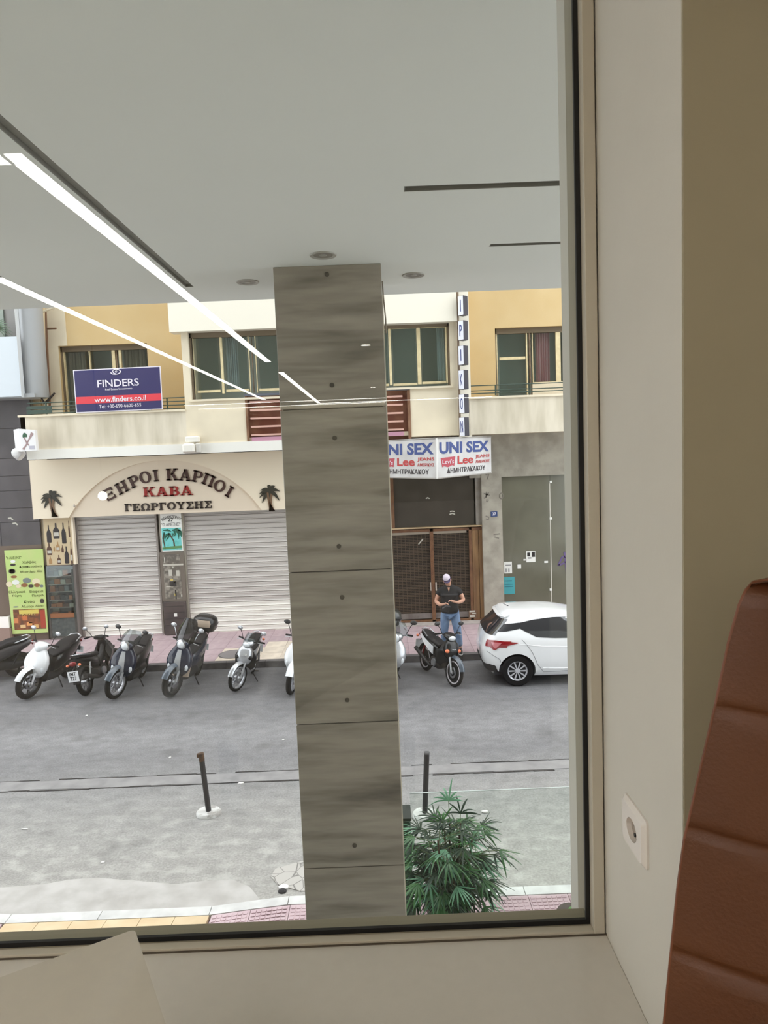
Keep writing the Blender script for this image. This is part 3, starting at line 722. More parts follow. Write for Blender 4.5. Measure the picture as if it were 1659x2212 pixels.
# window builder: outer recess, posts and panes given in pixels on depth Y
def window(hole, Y, posts, panes, curtains=(), sill=True, head=.14, bars=()):
    X0, Z0, X1, Z1 = hole
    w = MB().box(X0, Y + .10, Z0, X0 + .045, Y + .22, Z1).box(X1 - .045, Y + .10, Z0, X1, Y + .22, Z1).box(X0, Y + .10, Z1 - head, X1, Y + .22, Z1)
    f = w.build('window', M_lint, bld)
    rm = MB().add([(X0, Y + .9, Z0), (X1, Y + .9, Z0), (X1, Y + .9, Z1), (X0, Y + .9, Z1), (X0, Y + .24, Z0), (X1, Y + .24, Z0), (X1, Y + .24, Z1), (X0, Y + .24, Z1)], [[0, 1, 2, 3], [0, 4, 5, 1], [2, 6, 7, 3], [1, 5, 6, 2], [0, 3, 7, 4]])
    rm.build('room_recess', M_room, f)
    for a, b, c, d, k in posts:
        x0, z0, x1, z1 = rect(a, b, c, d, Y + .12); B(x0, Y + .12, z0, x1, Y + .2, z1).build('frame_post', M_winf if k else M_winf2, f)
    for a, b, c, d in panes:
        x0, z0, x1, z1 = rect(a, b, c, d, Y + .15)
        s = MB().box(x0 - .03, Y + .13, z0 - .06, x1 + .03, Y + .19, z0).box(x0 - .03, Y + .13, z1, x1 + .03, Y + .19, z1 + .03); s.build('sash', M_winf, f)
        B(x0 - .01, Y + .155, z0 - .01, x1 + .01, Y + .163, z1 + .01).build('pane', G_far, f)
    for a, b, c, d, m in curtains:
        x0, z0, x1, z1 = rect(a, b, c, d, Y + .3); n_ = 24; rows = []
        for zz in (z0, (z0 + z1) / 2, z1): rows.append([(x0 + (x1 - x0) * i / n_, Y + .3 + .03 * math.sin(i * 1.55) + .012 * math.sin(i * 3.7 + zz), zz) for i in range(n_ + 1)])
        MB().sheet(rows, .006).build('curtain', m, f, smooth=60)
    for a, b, c, d in bars:
        x0, z0, x1, z1 = rect(a, b, c, d, Y + .13); B(x0, Y + .13, z0, x1, Y + .16, z1).build('bar', M_winf, f)
    if sill: MB().box(X0 - .05, Y - .06, Z0 - .05, X1 + .05, Y + .2, Z0).build('window_sill', M_cream_w, f)
    return f
window(W1, YWL, [(138, 758, 147, 905, 1), (193, 755, 202, 905, 1), (247, 752, 251, 905, 1), (251, 752, 260, 905, 0), (260, 752, 266, 905, 1), (322, 750, 327, 905, 1)],
       [(147, 758, 193, 900), (202, 755, 247, 900), (266, 753, 322, 900)], [(147, 758, 195, 900, mat('dim_curtain', (168, 150, 128), .9)), (266, 753, 322, 900, MATS['dim_curtain'])], sill=False)
window(W2, YBF, [(415, 727, 423, 852, 1), (473, 724, 485, 850, 1), (536, 722, 541, 848, 1), (541, 722, 549, 848, 0), (549, 721, 557, 848, 1), (604, 720, 614, 846, 1)],
       [(423, 729, 474, 842), (485, 726, 536, 840), (557, 724, 604, 838)], [(486, 726, 518, 840, mat('grey_curtain', (214, 214, 216), .9))])
window(W3, YBF, [(796, 712, 802, 838, 1), (838, 710, 848, 832, 1), (899, 708, 911, 830, 1), (961, 706, 968, 827, 1)],
       [(803, 713, 838, 829), (848, 711, 899, 827), (911, 709, 961, 823)], [(942, 709, 962, 822, M_curt)])
window(W4, YWL, [(1071, 718, 1078, 905, 1), (1136, 717, 1142, 900, 1), (1142, 717, 1149, 900, 0), (1149, 716, 1154, 900, 1), (1200, 715, 1212, 826, 1)],
       [(1078, 720, 1136, 900), (1154, 719, 1200, 824), (1212, 718, 1258, 822)], [(1156, 719, 1188, 824, M_curtp), (1226, 718, 1258, 822, M_curtp)], sill=False, bars=[(1079, 772, 1135, 776)])
x0, z0, x1, z1 = rect(1152, 826, 1262, 905, YWL); B(x0, YWL + .1, z0, x1, YWL + .22, z1).build('wall', M_cream_w, bld, label='cream wall below the window on the right')
# louvred panel of six slats, rust brown
lv = MB().box(LV[0], YBF + .10, LV[1], LV[2], YBF + .2, LV[3])
lvp = lv.build('louvre_panel', mat('rust_brown_panel', (104, 52, 34), .75, (136, 92, 66), 2.5, lo=.45, hi=.7), bld)
for q in ((529, 856, 539, 958), (879, 842, 889, 945)):
    x0, z0, x1, z1 = rect(*q, YBF); B(x0, YBF - .02, LV[1], x1, YBF + .1, LV[3]).build('frame_post', mat('rust_frame', (112, 76, 52), .8, (140, 104, 80), 7), lvp)
B(LV[0], YBF - .02, LV[1] - .06, LV[2], YBF + .15, LV[1]).build('frame_rail', mat('dark_rail', (62, 48, 42), .8), lvp)
B(LV[0] - .02, YBF - .04, LV[3], LV[2], YBF + .05, LV[3] + .05).build('frame_rail', mat('blue_grey_flashing', (92, 96, 108), .6), lvp)
sl_x0, sl_x1 = at(541, 900, YBF).x, at(871, 900, YBF).x
for i in range(5):
    z = at(560, 868 + 17.9 * i, YBF + .03).z; B(sl_x0, YBF - .01, z - .022, sl_x1, YBF + .10, z + .022).build('slat', mat('pinkish_slat', (214, 170, 156), .6), lvp)
B(sl_x0, YBF + .0, at(560, 953, YBF).z, sl_x1, YBF + .10, at(560, 944, YBF).z).build('slat', mat('violet_slat', (190, 140, 160), .6), lvp)
# balconies
bx0, bx1 = at(46, 935, YBF).x, Xbl + .0
def balcony(x0, x1, z0, z1):
    MB().box(x0, YBF, z0, x1, YBF + .12, z1).build('parapet', M_par, bld)
    MB().box(x0, YBF + .12, z0, x1, YWL, z0 + .14).build('balcony_slab', M_cream_w, bld)
    MB().box(x0 - .04, YBF - .04, z1, x1, YBF + .16, z1 + .05).build('coping', M_cream_w, bld)
balcony(bx0, bx1, bal_z0, at(220, 895, YBF).z)
rb0, rb1 = at(1015, 900, YBF).x, 7.5
rz0, rz1 = at(1130, 935, YBF).z, at(1130, 858, YBF).z
balcony(rb0, rb1, rz0, rz1)
B(Xbl - .02, YBF + .05, bal_z0 - .0, Xbr, YWL, bal_z0 + .1).build('bay_floor', M_cream_w, bld)
B(bx0, YBF + .0, bal_z0, bx0 + .12, YWL, at(220, 895, YBF).z).build('parapet', M_par, bld)
M_green = mat('dark_green_iron', (52, 72, 62), .55)
def railing(x0, x1, zs, px_posts, label):
    t = thing('balcony_railing', label, 'railing', ((x0 + x1) / 2, YBF + .06, zs[-1]))
    for z in zs: MB().tube([(x0, YBF + .06, z), (x1, YBF + .06, z)], .014, 6).build('rail', M_green, t)
    for p in px_posts: MB().box(p - .015, YBF + .045, zs[-1] - .06, p + .015, YBF + .075, zs[0] + .01).build('post', M_green, t)
    return t
zt = at(220, 893, YBF).z
rl = railing(at(57, 880, YBF).x, Xbl, [at(370, y, YBF).z for y in (859, 867, 875, 882)], [at(p, 875, YBF).x for p in (97, 360)], 'thin dark green railing on the left balcony behind the blue banner')
x0, z0, x1, z1 = rect(56, 879, 112, 893, YBF + .02)
MB().box(x0, YBF + .03, z0, x1, YBF + .05, z0 + .10).box(x0, YBF + .03, z1 - .07, x1, YBF + .05, z1).build('end_plate', M_green, rl)
railing(rb0 - .02, rb1, [at(1130, y, YBF).z for y in (829, 840, 846)], [at(p, 840, YBF).x for p in (1071, 1146, 1225)], 'dark green railing on the right balcony')
# weathered strip and mast behind the letter boxes
B(Xbr, YBF + .02, at(988, 945, YBF).z, at(1016, 800, YBF).x, YBF + .25, 14.5).build('bay_return', M_bayw, bld)
MB().tube([at(988, 628, YBF - .05), at(991, 800, YBF - .05), at(994, 940, YBF - .05)], .028, 8).build('conduit', M_winf2, bld)
# pipes on the left edge
M_pipe = mat('cream_pipe', (226, 210, 178), .6); M_pipe2 = mat('brown_pipe', (116, 82, 56), .7)
MB().tube([at(91, 655, YWL - .15), at(93, 760, YWL - .15), at(97, 872, YWL - .15)], .07, 10).build('downpipe', M_pipe, bld, smooth=50)
MB().tube([at(98, 672, YWL - .12), at(102, 760, YWL - .12), at(108, 885, YWL - .12)], .032, 8).build('downpipe', M_pipe2, bld, smooth=50, label='thin brown pipe')
MB().tube([at(100, 710, YWL - .1), at(121, 709.5, YWL - .3)], .022, 8).build('wall_spike', M_pipe2, bld)
MB().tube([at(86, 676, YWL - .3), at(118, 664, YWL - .3)], .03, 8).build('bracket', M_cream_w, bld)
MB().box(at(68, 800, YWL).x, YWL - .1, bal_z0, at(86, 800, YWL).x, YWL + .2, 14.5).build('wall_edge', mat('weathered_render', (196, 178, 146), .9, (150, 134, 108), 3), bld)
# ground floor piers and soffits
B(at(72, 1100, YFS).x, YFS + .25, .1, at(100, 1100, YFS).x, YWL + .3, bal_z0).build('pier', M_cream_w, bld)
CG0, CG1 = at(1042, 1180, YSH).x, at(1085, 1180, YSH).x
M_rawc = mat('raw_concrete', (176, 170, 156), .9, (150, 144, 132), 3, detail=8, bump=.3, bscale=30)
ch_ = rect(1062, 943, 1300, 1022, YSH - .1)
B(CG0 - .3, YSH - .1, ch_[1], 7.5, YWL, rz0).build('concrete_header', M_rawc, bld)
B(CG0, YSH - .12, .1, CG1, YWL, ch_[1] + .3).build('concrete_column', M_rawc, bld)
B(bx0 + .1, YBF + .5, bal_z0 - .05, 7.5, YWL + .3, bal_z0).build('soffit', M_cream_w, bld)

# white fascia strip under the balcony
fx0, fx1 = at(59, 985, YFS - .45).x, at(608, 960, YFS - .45).x
t_ = B(at(59, 985, YBF).x, YBF - .03, at(330, 983, YBF).z, at(640, 960, YBF).x, YBF + .12, bal_z0)
t_.build('fascia_strip', mat('bright_white', (242, 240, 232), .6), bld)

# ------------------------------------------------------------------ nut shop: fascia sign, shutters
sg = thing('shop_sign', 'cream arched shop sign with brown raised Greek letters over the shutters', 'sign', (at(340, 1100, YFS).x, YFS, at(340, 1110, YFS).z))
M_sign = mat('sign_cream', (240, 226, 202), .6); M_sign2 = mat('sign_cream_inner', (230, 214, 192), .6)
X0, Z0, X1, Z1 = at(70, 1050, YFS).x, at(340, 1110.5, YFS).z, at(640, 1040, YFS).x, at(340, 984, YFS).z
B(X0 + .02, YFS, Z0, X1, YFS + .12, Z1).build('backing_panel', M_sign2, sg)
ax0, ax1, azt = at(150, 1113, YFS).x, at(566, 1104, YFS).x, at(351, 994, YFS).z
acx = (ax0 + ax1) / 2; hw = (ax1 - ax0) / 2; ah = azt - Z0
NA = 40
RA = (hw * hw + ah * ah) / (2 * ah); aa = math.asin(min(1, hw / RA))
arcp = [(acx + RA * math.sin(-aa + 2 * aa * i / NA), Z0 + ah - RA + RA * math.cos(-aa + 2 * aa * i / NA)) for i in range(NA + 1)]
fp = MB(); o = len(fp.v)
A_ = [(X0, Z0)] + [(X0 + (X1 - X0) * max(0, min(1, (a - X0) / (X1 - X0))), Z1) for a, b in arcp] + [(X1, Z0)]
Bt = [arcp[0]] + arcp + [arcp[-1]]
A_[1] = (X0, Z1); A_[-2] = (X1, Z1)
vs = [(a, YFS - .05, b) for a, b in A_] + [(a, YFS - .05, b) for a, b in Bt] + [(a, YFS - .001, b) for a, b in A_] + [(a, YFS - .001, b) for a, b in Bt]
k = len(A_); fs = []
for i in range(k - 1):
    fs += [[i, i + 1, k + i + 1, k + i], [k + i, k + i + 1, 3 * k + i + 1, 3 * k + i], [i, 2 * k + i, 2 * k + i + 1, i + 1]]
fp.add(vs, fs); fp.build('arched_front_panel', M_sign, sg)
B(X0 - .02, YFS - .05, Z0 - .01, X0, YFS + .12, Z1).build('side_edge', M_sign2, sg)
# slab-serif glyphs, unit height
def R4(a, b, c, d): return [(a, b), (c, b), (c, d), (a, d)]
def ringseg(cx, cy, rx, ry, tx, ty, a0, a1, n=14):
    out = [(cx + rx * math.cos(a0 + (a1 - a0) * i / n), cy + ry * math.sin(a0 + (a1 - a0) * i / n)) for i in range(n + 1)]
    inn = [(cx + (rx - tx) * math.cos(a0 + (a1 - a0) * i / n), cy + (ry - ty) * math.sin(a0 + (a1 - a0) * i / n)) for i in range(n + 1)]
    return [[out[i], out[i + 1], inn[i + 1], inn[i]] for i in range(n)]
def st(x): return [R4(x, 0, x + .24, 1), R4(x - .09, 0, x + .33, .13), R4(x - .09, .87, x + .33, 1)]
def diag(x0, y0, x1, y1, w): return [[(x0, y0), (x0 + w, y0), (x1 + w, y1), (x1, y1)]]
GL = {
 'Η': (1.02, st(.09) + st(.69) + [R4(.3, .43, .75, .57)]), 'Ι': (.42, st(.09)),
 'Ρ': (.86, st(.09) + [R4(.3, .87, .5, 1), R4(.3, .40, .5, .52)] + ringseg(.5, .70, .36, .30, .22, .12, -PI / 2, PI / 2)),
 'Ο': (1.0, ringseg(.5, .5, .5, .52, .24, .13, 0, 2 * PI, 24)),
 'Κ': (1.0, st(.09) + diag(.3, .45, .72, 1, .22) + diag(.72, 0, .40, .62, .26) + [R4(.62, .89, 1, 1), R4(.64, 0, 1.04, .11)]),
 'Α': (1.04, diag(.06, 0, .42, 1, .14) + diag(.70, 0, .36, 1, .28) + [R4(.25, .24, .75, .36), R4(-.02, 0, .32, .11), R4(.60, 0, 1.08, .11)]),
 'Π': (1.02, st(.09) + st(.69) + [R4(.1, .87, .95, 1)]),
 'Ξ': (.86, [R4(.03, .84, .83, 1), R4(.16, .42, .70, .58), R4(.03, 0, .83, .16), R4(.03, .7, .12, .9), R4(.74, .7, .83, .9), R4(.03, .1, .12, .3), R4(.74, .1, .83, .3), R4(.16, .36, .22, .64), R4(.64, .36, .70, .64)]),
 'Β': (.88, st(.09) + [R4(.3, .87, .5, 1), R4(.3, .46, .52, .56), R4(.3, 0, .52, .12)] + ringseg(.48, .74, .34, .26, .22, .11, -PI / 2, PI / 2) + ringseg(.5, .28, .38, .28, .23, .12, -PI / 2, PI / 2)),
 'Γ': (.80, st(.09) + [R4(.3, .87, .78, 1), R4(.67, .66, .78, .9)]),
 'Ε': (.84, st(.09) + [R4(.3, .87, .80, 1), R4(.3, .44, .62, .56), R4(.3, 0, .82, .13), R4(.70, .7, .80, .9), R4(.72, .1, .82, .3), R4(.55, .34, .62, .66)]),
 'Ω': (1.04, ringseg(.52, .54, .5, .48, .24, .13, -PI * .28, PI * 1.28, 20) + [R4(.02, 0, .44, .16), R4(.60, 0, 1.02, .16)]),
 'Υ': (.96, [R4(.36, 0, .60, .5), R4(.24, 0, .72, .12)] + diag(.36, .45, .04, 1, .24) + diag(.44, .45, .74, 1, .16) + [R4(-.04, .88, .38, 1), R4(.62, .88, 1.0, 1)]),
 'Σ': (.88, [R4(.05, .86, .82, 1), R4(.05, 0, .86, .14), R4(.72, .66, .82, .9), R4(.76, .1, .86, .34)] + diag(.05, 1, .36, .5, .27) + diag(.05, 0, .36, .52, .2)),
}
def glyph(ch, c, h, wscale, rot, Y, depth=.03):
    w, polys = GL[ch]; q = MB(); ux = Vector((math.cos(rot), 0, math.sin(rot))); uz = Vector((-math.sin(rot), 0, math.cos(rot)))
    for p in polys: q.extr([((x - w / 2) * h * wscale, (y - .5) * h) for x, y in p], Vector((c.x, Y, c.z)), ux, uz, (0, -depth, 0))
    return q
M_let = mat('letter_brown', (62, 30, 22), .5); M_letr = mat('letter_red', (150, 30, 24), .5); M_letb = mat('letter_dark', (44, 30, 22), .5)
pos = [('Ξ', 237, 1067), ('Η', 264, 1053), ('Ρ', 290, 1040), ('Ο', 314, 1031), ('Ι', 337, 1027.5), ('Κ', 372, 1025), ('Α', 401, 1026), ('Ρ', 427, 1029.5), ('Π', 451, 1037), ('Ο', 475, 1049.5), ('Ι', 496, 1062)]
pts = [at(a, b, YFS) for _, a, b in pos]
for i, (c_, a, b) in enumerate(pos):
    p, q = pts[max(0, i - 1)], pts[min(len(pts) - 1, i + 1)]
    glyph(c_, pts[i], .305, .98, math.atan2(q.z - p.z, q.x - p.x), YFS - .001, .035).build('letter', M_let, sg)
def line_of(s, x0, x1, yl, yr, h, m):
    tot = sum(GL[c][0] for c in s) + .12 * (len(s) - 1); a, b = at(x0, yl, YFS), at(x1, yr, YFS); W_ = b.x - a.x; k = W_ / tot; x = a.x
    for c in s:
        w = GL[c][0] * k; cc = Vector((x + w / 2, 0, (a.z + b.z) / 2)); glyph(c, cc, h, k / h, 0, YFS - .001, .03).build('letter', m, sg); x += w + .12 * k
line_of('ΚΑΒΑ', 310, 416, 1063, 1059, .25, M_letr)
line_of('ΓΕΩΡΓΟΥΣΗΣ', 270, 458, 1096, 1090, .19, M_letb)
M_bul = mat('spot_head', (210, 200, 186), .4)
for px, py in ((162, 1095), ):
    p = at(px, py, YFS - .08); MB().lathe([(.01, 0), (.03, .02), (.03, .07), (.012, .09)], 10, Matrix.Translation(p) @ Matrix.Rotation(.8, 4, 'X')).build('spot_clip', M_bul, sg, smooth=40)
M_palm = mat('palm_trunk_brown', (112, 84, 60), .6); M_palmg = mat('palm_dark_green', (44, 42, 30), .6)
def palm(px, py, topx, topy, label, spread=1.0):
    Y = YFS - .055; b0 = at(px, py, Y); tp = at(topx, topy, Y)
    t = thing('palm_cutout', label, 'sign', b0)
    for off in (-.035, .035):
        q = MB(); n_ = 8; L, Rr = [], []
        for i in range(n_ + 1):
            k = i / n_; c = b0.lerp(tp, k); bend = off * (k ** 1.4) * 1.6 + .03 * math.sin(k * PI) * (-1)
            w = .035 - .012 * k + (.05 * (1 - k) ** 6); L.append((c.x - w + bend, c.z)); Rr.append((c.x + w + bend, c.z))
        q.extr(L + Rr[::-1], (0, Y, 0), (1, 0, 0), (0, 0, 1), (0, -.025, 0)); q.build('trunk', M_palm, t)
    for i, a in enumerate((-170, -140, -95, 95, 60, 20, -30, 150, -190)):
        th = math.radians(a); q = MB(); L, Rr = [], []; ln = .28 * spread
        d = Vector((math.sin(th), 0, math.cos(th))) if False else Vector((math.cos(th), 0, math.sin(th)))
        for k in range(7):
            u = k / 6; c = tp + d * ln * u + Vector((0, 0, .10 * u - .20 * u * u)); w = .045 * math.sin(PI * min(1, u * .85 + .12)); nn = Vector((-d.z, 0, d.x))
            L.append(((c + nn * w).x, (c + nn * w).z)); Rr.append(((c - nn * w).x, (c - nn * w).z))
        q.extr(L + Rr[::-1], (0, Y - .002 * i, 0), (1, 0, 0), (0, 0, 1), (0, -.02, 0)); q.build('frond', M_palmg, t)
palm(119, 1116, 112, 1074, 'dark palm tree cutout on the left end of the cream shop sign')
palm(588, 1104, 583, 1062, 'dark palm tree cutout on the right end of the cream shop sign')

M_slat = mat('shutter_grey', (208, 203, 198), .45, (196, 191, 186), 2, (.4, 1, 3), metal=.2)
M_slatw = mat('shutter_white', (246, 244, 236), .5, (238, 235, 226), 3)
def shutter(x0, x1, z0, z1, zwhite, n, label):
    t = thing('roller_shutter', label, 'shutter', ((x0 + x1) / 2, YSH, z0)); h = (z1 - z0) / n; src = {}
    for i in range(n):
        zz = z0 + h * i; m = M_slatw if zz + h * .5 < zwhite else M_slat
        if m.name not in src:
            q = MB(); prof = [(0, 0), (-.012, h * .06), (-.016, h * .18), (-.004, h * .30), (-.003, h * .6), (-.010, h * .86), (-.003, h * .93), (.006, h * .95), (.02, h * .95), (.02, 0)]
            q.loft([[(xx, YSH + a, zz + b) for a, b in prof] for xx in (x0, x1)]); src[m.name] = (q.build('slat', m, t), zz)
        else:
            s0, zb = src[m.name]; o = s0.copy(); COL.objects.link(o); o.parent = t; o.location = (0, 0, zz - zb)
    MB().box(x0, YSH - .02, z0 - .07, x1, YSH + .03, z0).build('bottom_bar', M_slatw, t)
    for xx in (x0 - .05, x1): B(xx, YSH - .05, z0 - .07, xx + .05, YSH + .05, z1).build('guide_rail', mat('rail_grey', (150, 142, 136), .5), t)
    return t
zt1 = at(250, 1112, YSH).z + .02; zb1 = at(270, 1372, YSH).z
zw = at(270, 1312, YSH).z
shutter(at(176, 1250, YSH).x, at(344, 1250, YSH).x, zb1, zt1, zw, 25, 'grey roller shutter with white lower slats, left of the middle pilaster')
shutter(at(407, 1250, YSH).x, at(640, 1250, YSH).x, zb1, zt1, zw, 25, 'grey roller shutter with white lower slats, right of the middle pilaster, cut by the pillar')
B(at(90, 1380, YFS).x, YSH - .25, .1, at(640, 1375, YFS).x, YSH + .3, zb1 - .06).build('step', mat('step_pale', (212, 202, 196), .8), bld)
B(at(72, 1372, YFS).x, YSH + .06, .1, at(650, 1100, YSH).x, YSH + .3, zt1 + 1.2).build('shop_back', M_dark, bld)
# middle pilaster with sign and show-cases
YP = YSH - .14
pl_ = rect(344, 1109, 406, 1372, YP)
B(at(350, 1240, YP).x, YP + .02, .1, at(402, 1240, YP).x, YSH + .06, zt1).build('pilaster', M_rawc, bld)
nsg = thing('number_sign', 'white shop sign reading 27 with a turquoise palm picture on the middle pilaster', 'sign', at(371, 1190, YP))
M_pap = mat('sign_white', (236, 236, 230), .5); M_ink = mat('ink_black', (30, 28, 28), .6)
x0, z0, x1, z1 = rect(346, 1110, 396, 1190, YP); B(x0, YP - .02, z0, x1, YP + .02, z1).build('panel', M_pap, nsg)
wall_text(nsg, '27', trect(363, 1119, 375, 1126.5, YP), YP - .021, M_ink, bold=.02, depth=.004)
a = rect(350, 1114, 391, 1122, YP)
text_mb('ΒΕΡΑΝΖΕΡΟΥ', a[2] - a[0], .075, (a[0], YP - .021, at(350, 1120, YP).z), (1, 0, 0), (0, 0, 1), .004, .01, 0, arc=.42).build('lettering', M_ink, nsg)
wall_text(nsg, '"Ο ΑΛΕΞΗΣ"', trect(349, 1128.5, 390, 1137, YP), YP - .021, mat('ink_grey', (70, 70, 76), .6), depth=.004)
x0, z0, x1, z1 = rect(349, 1141, 393.5, 1187, YP); B(x0, YP - .024, z0, x1, YP - .02, z1).build('picture', mat('turquoise', (116, 206, 204), .6, (70, 170, 160), 5, lo=.5), nsg)
M_pg = mat('picture_green', (30, 92, 72), .7); M_pb = mat('picture_brown', (74, 62, 46), .7); M_pg2 = mat('picture_olive', (92, 142, 88), .7)
def ribbon(pts, w, m, parent, Y, name='stroke', d=.003):
    P_ = [at(a, b, Y) for a, b in pts]; q = MB(); L, Rr = [], []
    ws = w if isinstance(w, (list, tuple)) else [w] * len(P_)
    for i, p in enumerate(P_):
        tg = (P_[min(i + 1, len(P_) - 1)] - P_[max(i - 1, 0)]).normalized(); nn = Vector((-tg.z, 0, tg.x)) * ws[i] / 2
        L.append(p + nn); Rr.append(p - nn)
    for i in range(len(P_) - 1):
        a_ = [L[i], L[i + 1], Rr[i + 1], Rr[i]]; q.add(a_ + [p + Vector((0, d, 0)) for p in a_], [[0, 1, 2, 3], [7, 6, 5, 4], [0, 4, 5, 1], [1, 5, 6, 2], [2, 6, 7, 3], [3, 7, 4, 0]])
    return q.build(name, m, parent)
YQ = YP - .027
for pts_, w, m in (([(357, 1187), (355, 1175), (352, 1163), (354, 1152)], .03, M_pb), ([(377, 1180), (375, 1168), (370, 1160), (366, 1152)], .035, M_pb),
    ([(352, 1146), (362, 1145), (370, 1148)], [.02, .06, .01], M_pg), ([(366, 1152), (360, 1156), (356, 1164)], [.05, .06, .01], M_pg), ([(366, 1152), (364, 1160), (359, 1168)], [.05, .05, .01], M_pg), ([(374, 1152), (373, 1160)], [.05, .01], M_pg),
    ([(372, 1146), (382, 1143), (392, 1148)], [.03, .07, .02], M_pg), ([(380, 1146), (386, 1152), (386, 1164)], [.06, .06, .01], M_pg), ([(384, 1145), (391, 1152), (392, 1160)], [.06, .07, .02], M_pg), ([(376, 1147), (379, 1154), (375, 1160)], [.05, .04, .01], M_pg), ([(351, 1185), (370, 1183), (393, 1181)], [.05, .07, .06], M_pg2), ([(354, 1150), (356, 1158), (352, 1166)], [.04, .04, .01], M_pg)):
    ribbon(pts_, w, m, nsg, YQ)
cs = thing('poster_case', 'dark framed poster case of faded drinks on the middle pilaster', 'poster', at(375, 1297, YP))
M_pcase = mat('case_grey_brown', (112, 102, 92), .5); 
x0, z0, x1, z1 = rect(345, 1193, 404, 1297, YP); MB().box(x0, YP - .04, z0, x1, YP + .02, z1).build('case', M_pcase, cs)
x0, z0, x1, z1 = rect(351, 1198, 394, 1293, YP - .04); B(x0, YP - .044, z0, x1, YP - .04, z1).build('poster', mat('faded_poster', (98, 92, 84), .6, (150, 144, 132), 9, lo=.45, hi=.62), cs)
M_pale = mat('poster_pale', (196, 192, 180), .6); M_pd = mat('poster_dark', (40, 36, 34), .6); M_py = mat('poster_yellow', (216, 192, 104), .6)
for a, b, c, d, m in ((354, 1204, 357, 1216, M_pale), (364, 1231, 372, 1244, M_pale), (380, 1232, 388, 1244, M_pale), (366, 1256, 381, 1266, M_pd), (368, 1251, 374, 1254, M_py), (376, 1255, 378.5, 1259, M_py), (359, 1266, 369, 1268, M_pale), (378, 1274, 382, 1294, M_pd), (377, 1282, 381, 1287, M_py), (391, 1284, 394, 1289, M_pale), (352, 1219, 396, 1221, M_pale), (372, 1224, 375, 1227, M_pale)):
    x0, z0, x1, z1 = rect(a, b, c, d, YP - .045); B(x0, YP - .048, z0, x1, YP - .0445, z1).build('print', m, cs)
vm = thing('dark_cabinet', 'dark cabinet with a small white sticker at the foot of the middle pilaster', 'cabinet', at(375, 1368, YP))
x0, z0, x1, z1 = rect(352, 1301, 404, 1367, YP - .1); MB().rbox(x0, YP - .1, .16, x1, YP + .1, z1, .01).build('body', mat('cabinet_dark', (58, 50, 52), .5, (78, 66, 64), 3), vm)
for i in range(4): z = z0 + (z1 - z0) * (.25 + .2 * i); B(x0 + .03, YP - .106, z, x1 - .03, YP - .1, z + .012).build('seam', M_pd, vm)
x0, z0, x1, z1 = rect(376, 1325, 383, 1332, YP - .1); B(x0, YP - .106, z0, x1, YP - .1, z1).build('sticker', M_pap, vm)

# left pier: bottle poster, show-case, green poster
YQ2 = YSH - .2
bp_ = thing('bottle_poster', 'beige poster with printed liquor bottles left of the shutter', 'poster', at(125, 1220, YQ2))
x0, z0, x1, z1 = rect(93, 1119, 161, 1219, YQ2); B(x0, YQ2, z0, x1, YQ2 + .04, z1).build('panel', mat('poster_beige', (206, 186, 150), .6), bp_)
B(x1, YQ2 - .02, z0, x1 + .05, YQ2 + .1, z1).build('edge_strip', M_sign, bp_)
M_bot = [mat('bottle_black', (36, 26, 28), .5), mat('bottle_brown', (84, 52, 34), .5), mat('bottle_gold', (170, 132, 84), .5)]
def bottle(a, b, c, d, m, lab):
    x0, z0, x1, z1 = rect(a, b, c, d, YQ2 - .001); w, h = x1 - x0, z1 - z0
    o = [(.5, 0), (.9, .0), (1, .05), (1, .52), (.85, .64), (.64, .72), (.62, .98), (.5, 1)]
    pl = [(x0 + p * w, z0 + q * h) for p, q in o] + [(x0 + (1 - p) * w, z0 + q * h) for p, q in o[::-1]]
    q = MB().extr(pl, (0, YQ2 - .001, 0), (1, 0, 0), (0, 0, 1), (0, -.003, 0)).build('bottle_print', m, bp_)
    if lab: B(x0 + w * .1, YQ2 - .006, z0 + h * .15, x1 - w * .1, YQ2 - .004, z0 + h * .4).build('label_print', M_pale, q)
for a in ((99, 1134, 112, 1172, 0, 0), (113, 1130, 129, 1163, 0, 1), (131, 1129, 144, 1174, 0, 0), (146, 1125, 152, 1160, 1, 0), (100, 1173, 113, 1199, 1, 1), (120, 1170, 130, 1191, 2, 1), (132, 1178, 138, 1193, 1, 0), (138, 1180, 150, 1217, 0, 0), (123, 1199, 132, 1218, 1, 1), (105, 1202, 113, 1218, 2, 0), (150, 1170, 158, 1218, 1, 1), (115, 1178, 119, 1191, 2, 0)):
    bottle(*a[:4], M_bot[a[4]], a[5])
dc = thing('display_case', 'tall glazed display case with packed shelves at the left pier', 'cabinet', at(133, 1371, YQ2))
x0, z0, x1, z1 = rect(96, 1222, 169, 1372, YQ2)
M_dc = mat('case_frame', (104, 96, 92), .5)
MB().box(x0, YQ2 + .2, .16, x1, YQ2 + .24, z1).build('back', mat('case_back', (84, 72, 68), .6, (120, 104, 96), 6), dc)
MB().box(x0, YQ2, .16, x0 + .05, YQ2 + .2, z1).box(x1 - .06, YQ2, .16, x1, YQ2 + .2, z1).box(x0, YQ2, z1 - .08, x1, YQ2 + .2, z1).box(x0, YQ2, .16, x1, YQ2 + .2, .24).build('frame', M_dc, dc)
sh = [at(130, y, YQ2).z for y in (1244, 1262, 1278, 1296, 1312, 1332)]
cc_ = [mat('pack_orange', (206, 120, 70), .6), mat('pack_brown', (120, 76, 56), .6), mat('pack_pale', (200, 188, 172), .6), mat('pack_grey', (130, 130, 130), .6), mat('pack_dark', (64, 56, 56), .6)]
rr = random.Random(11)
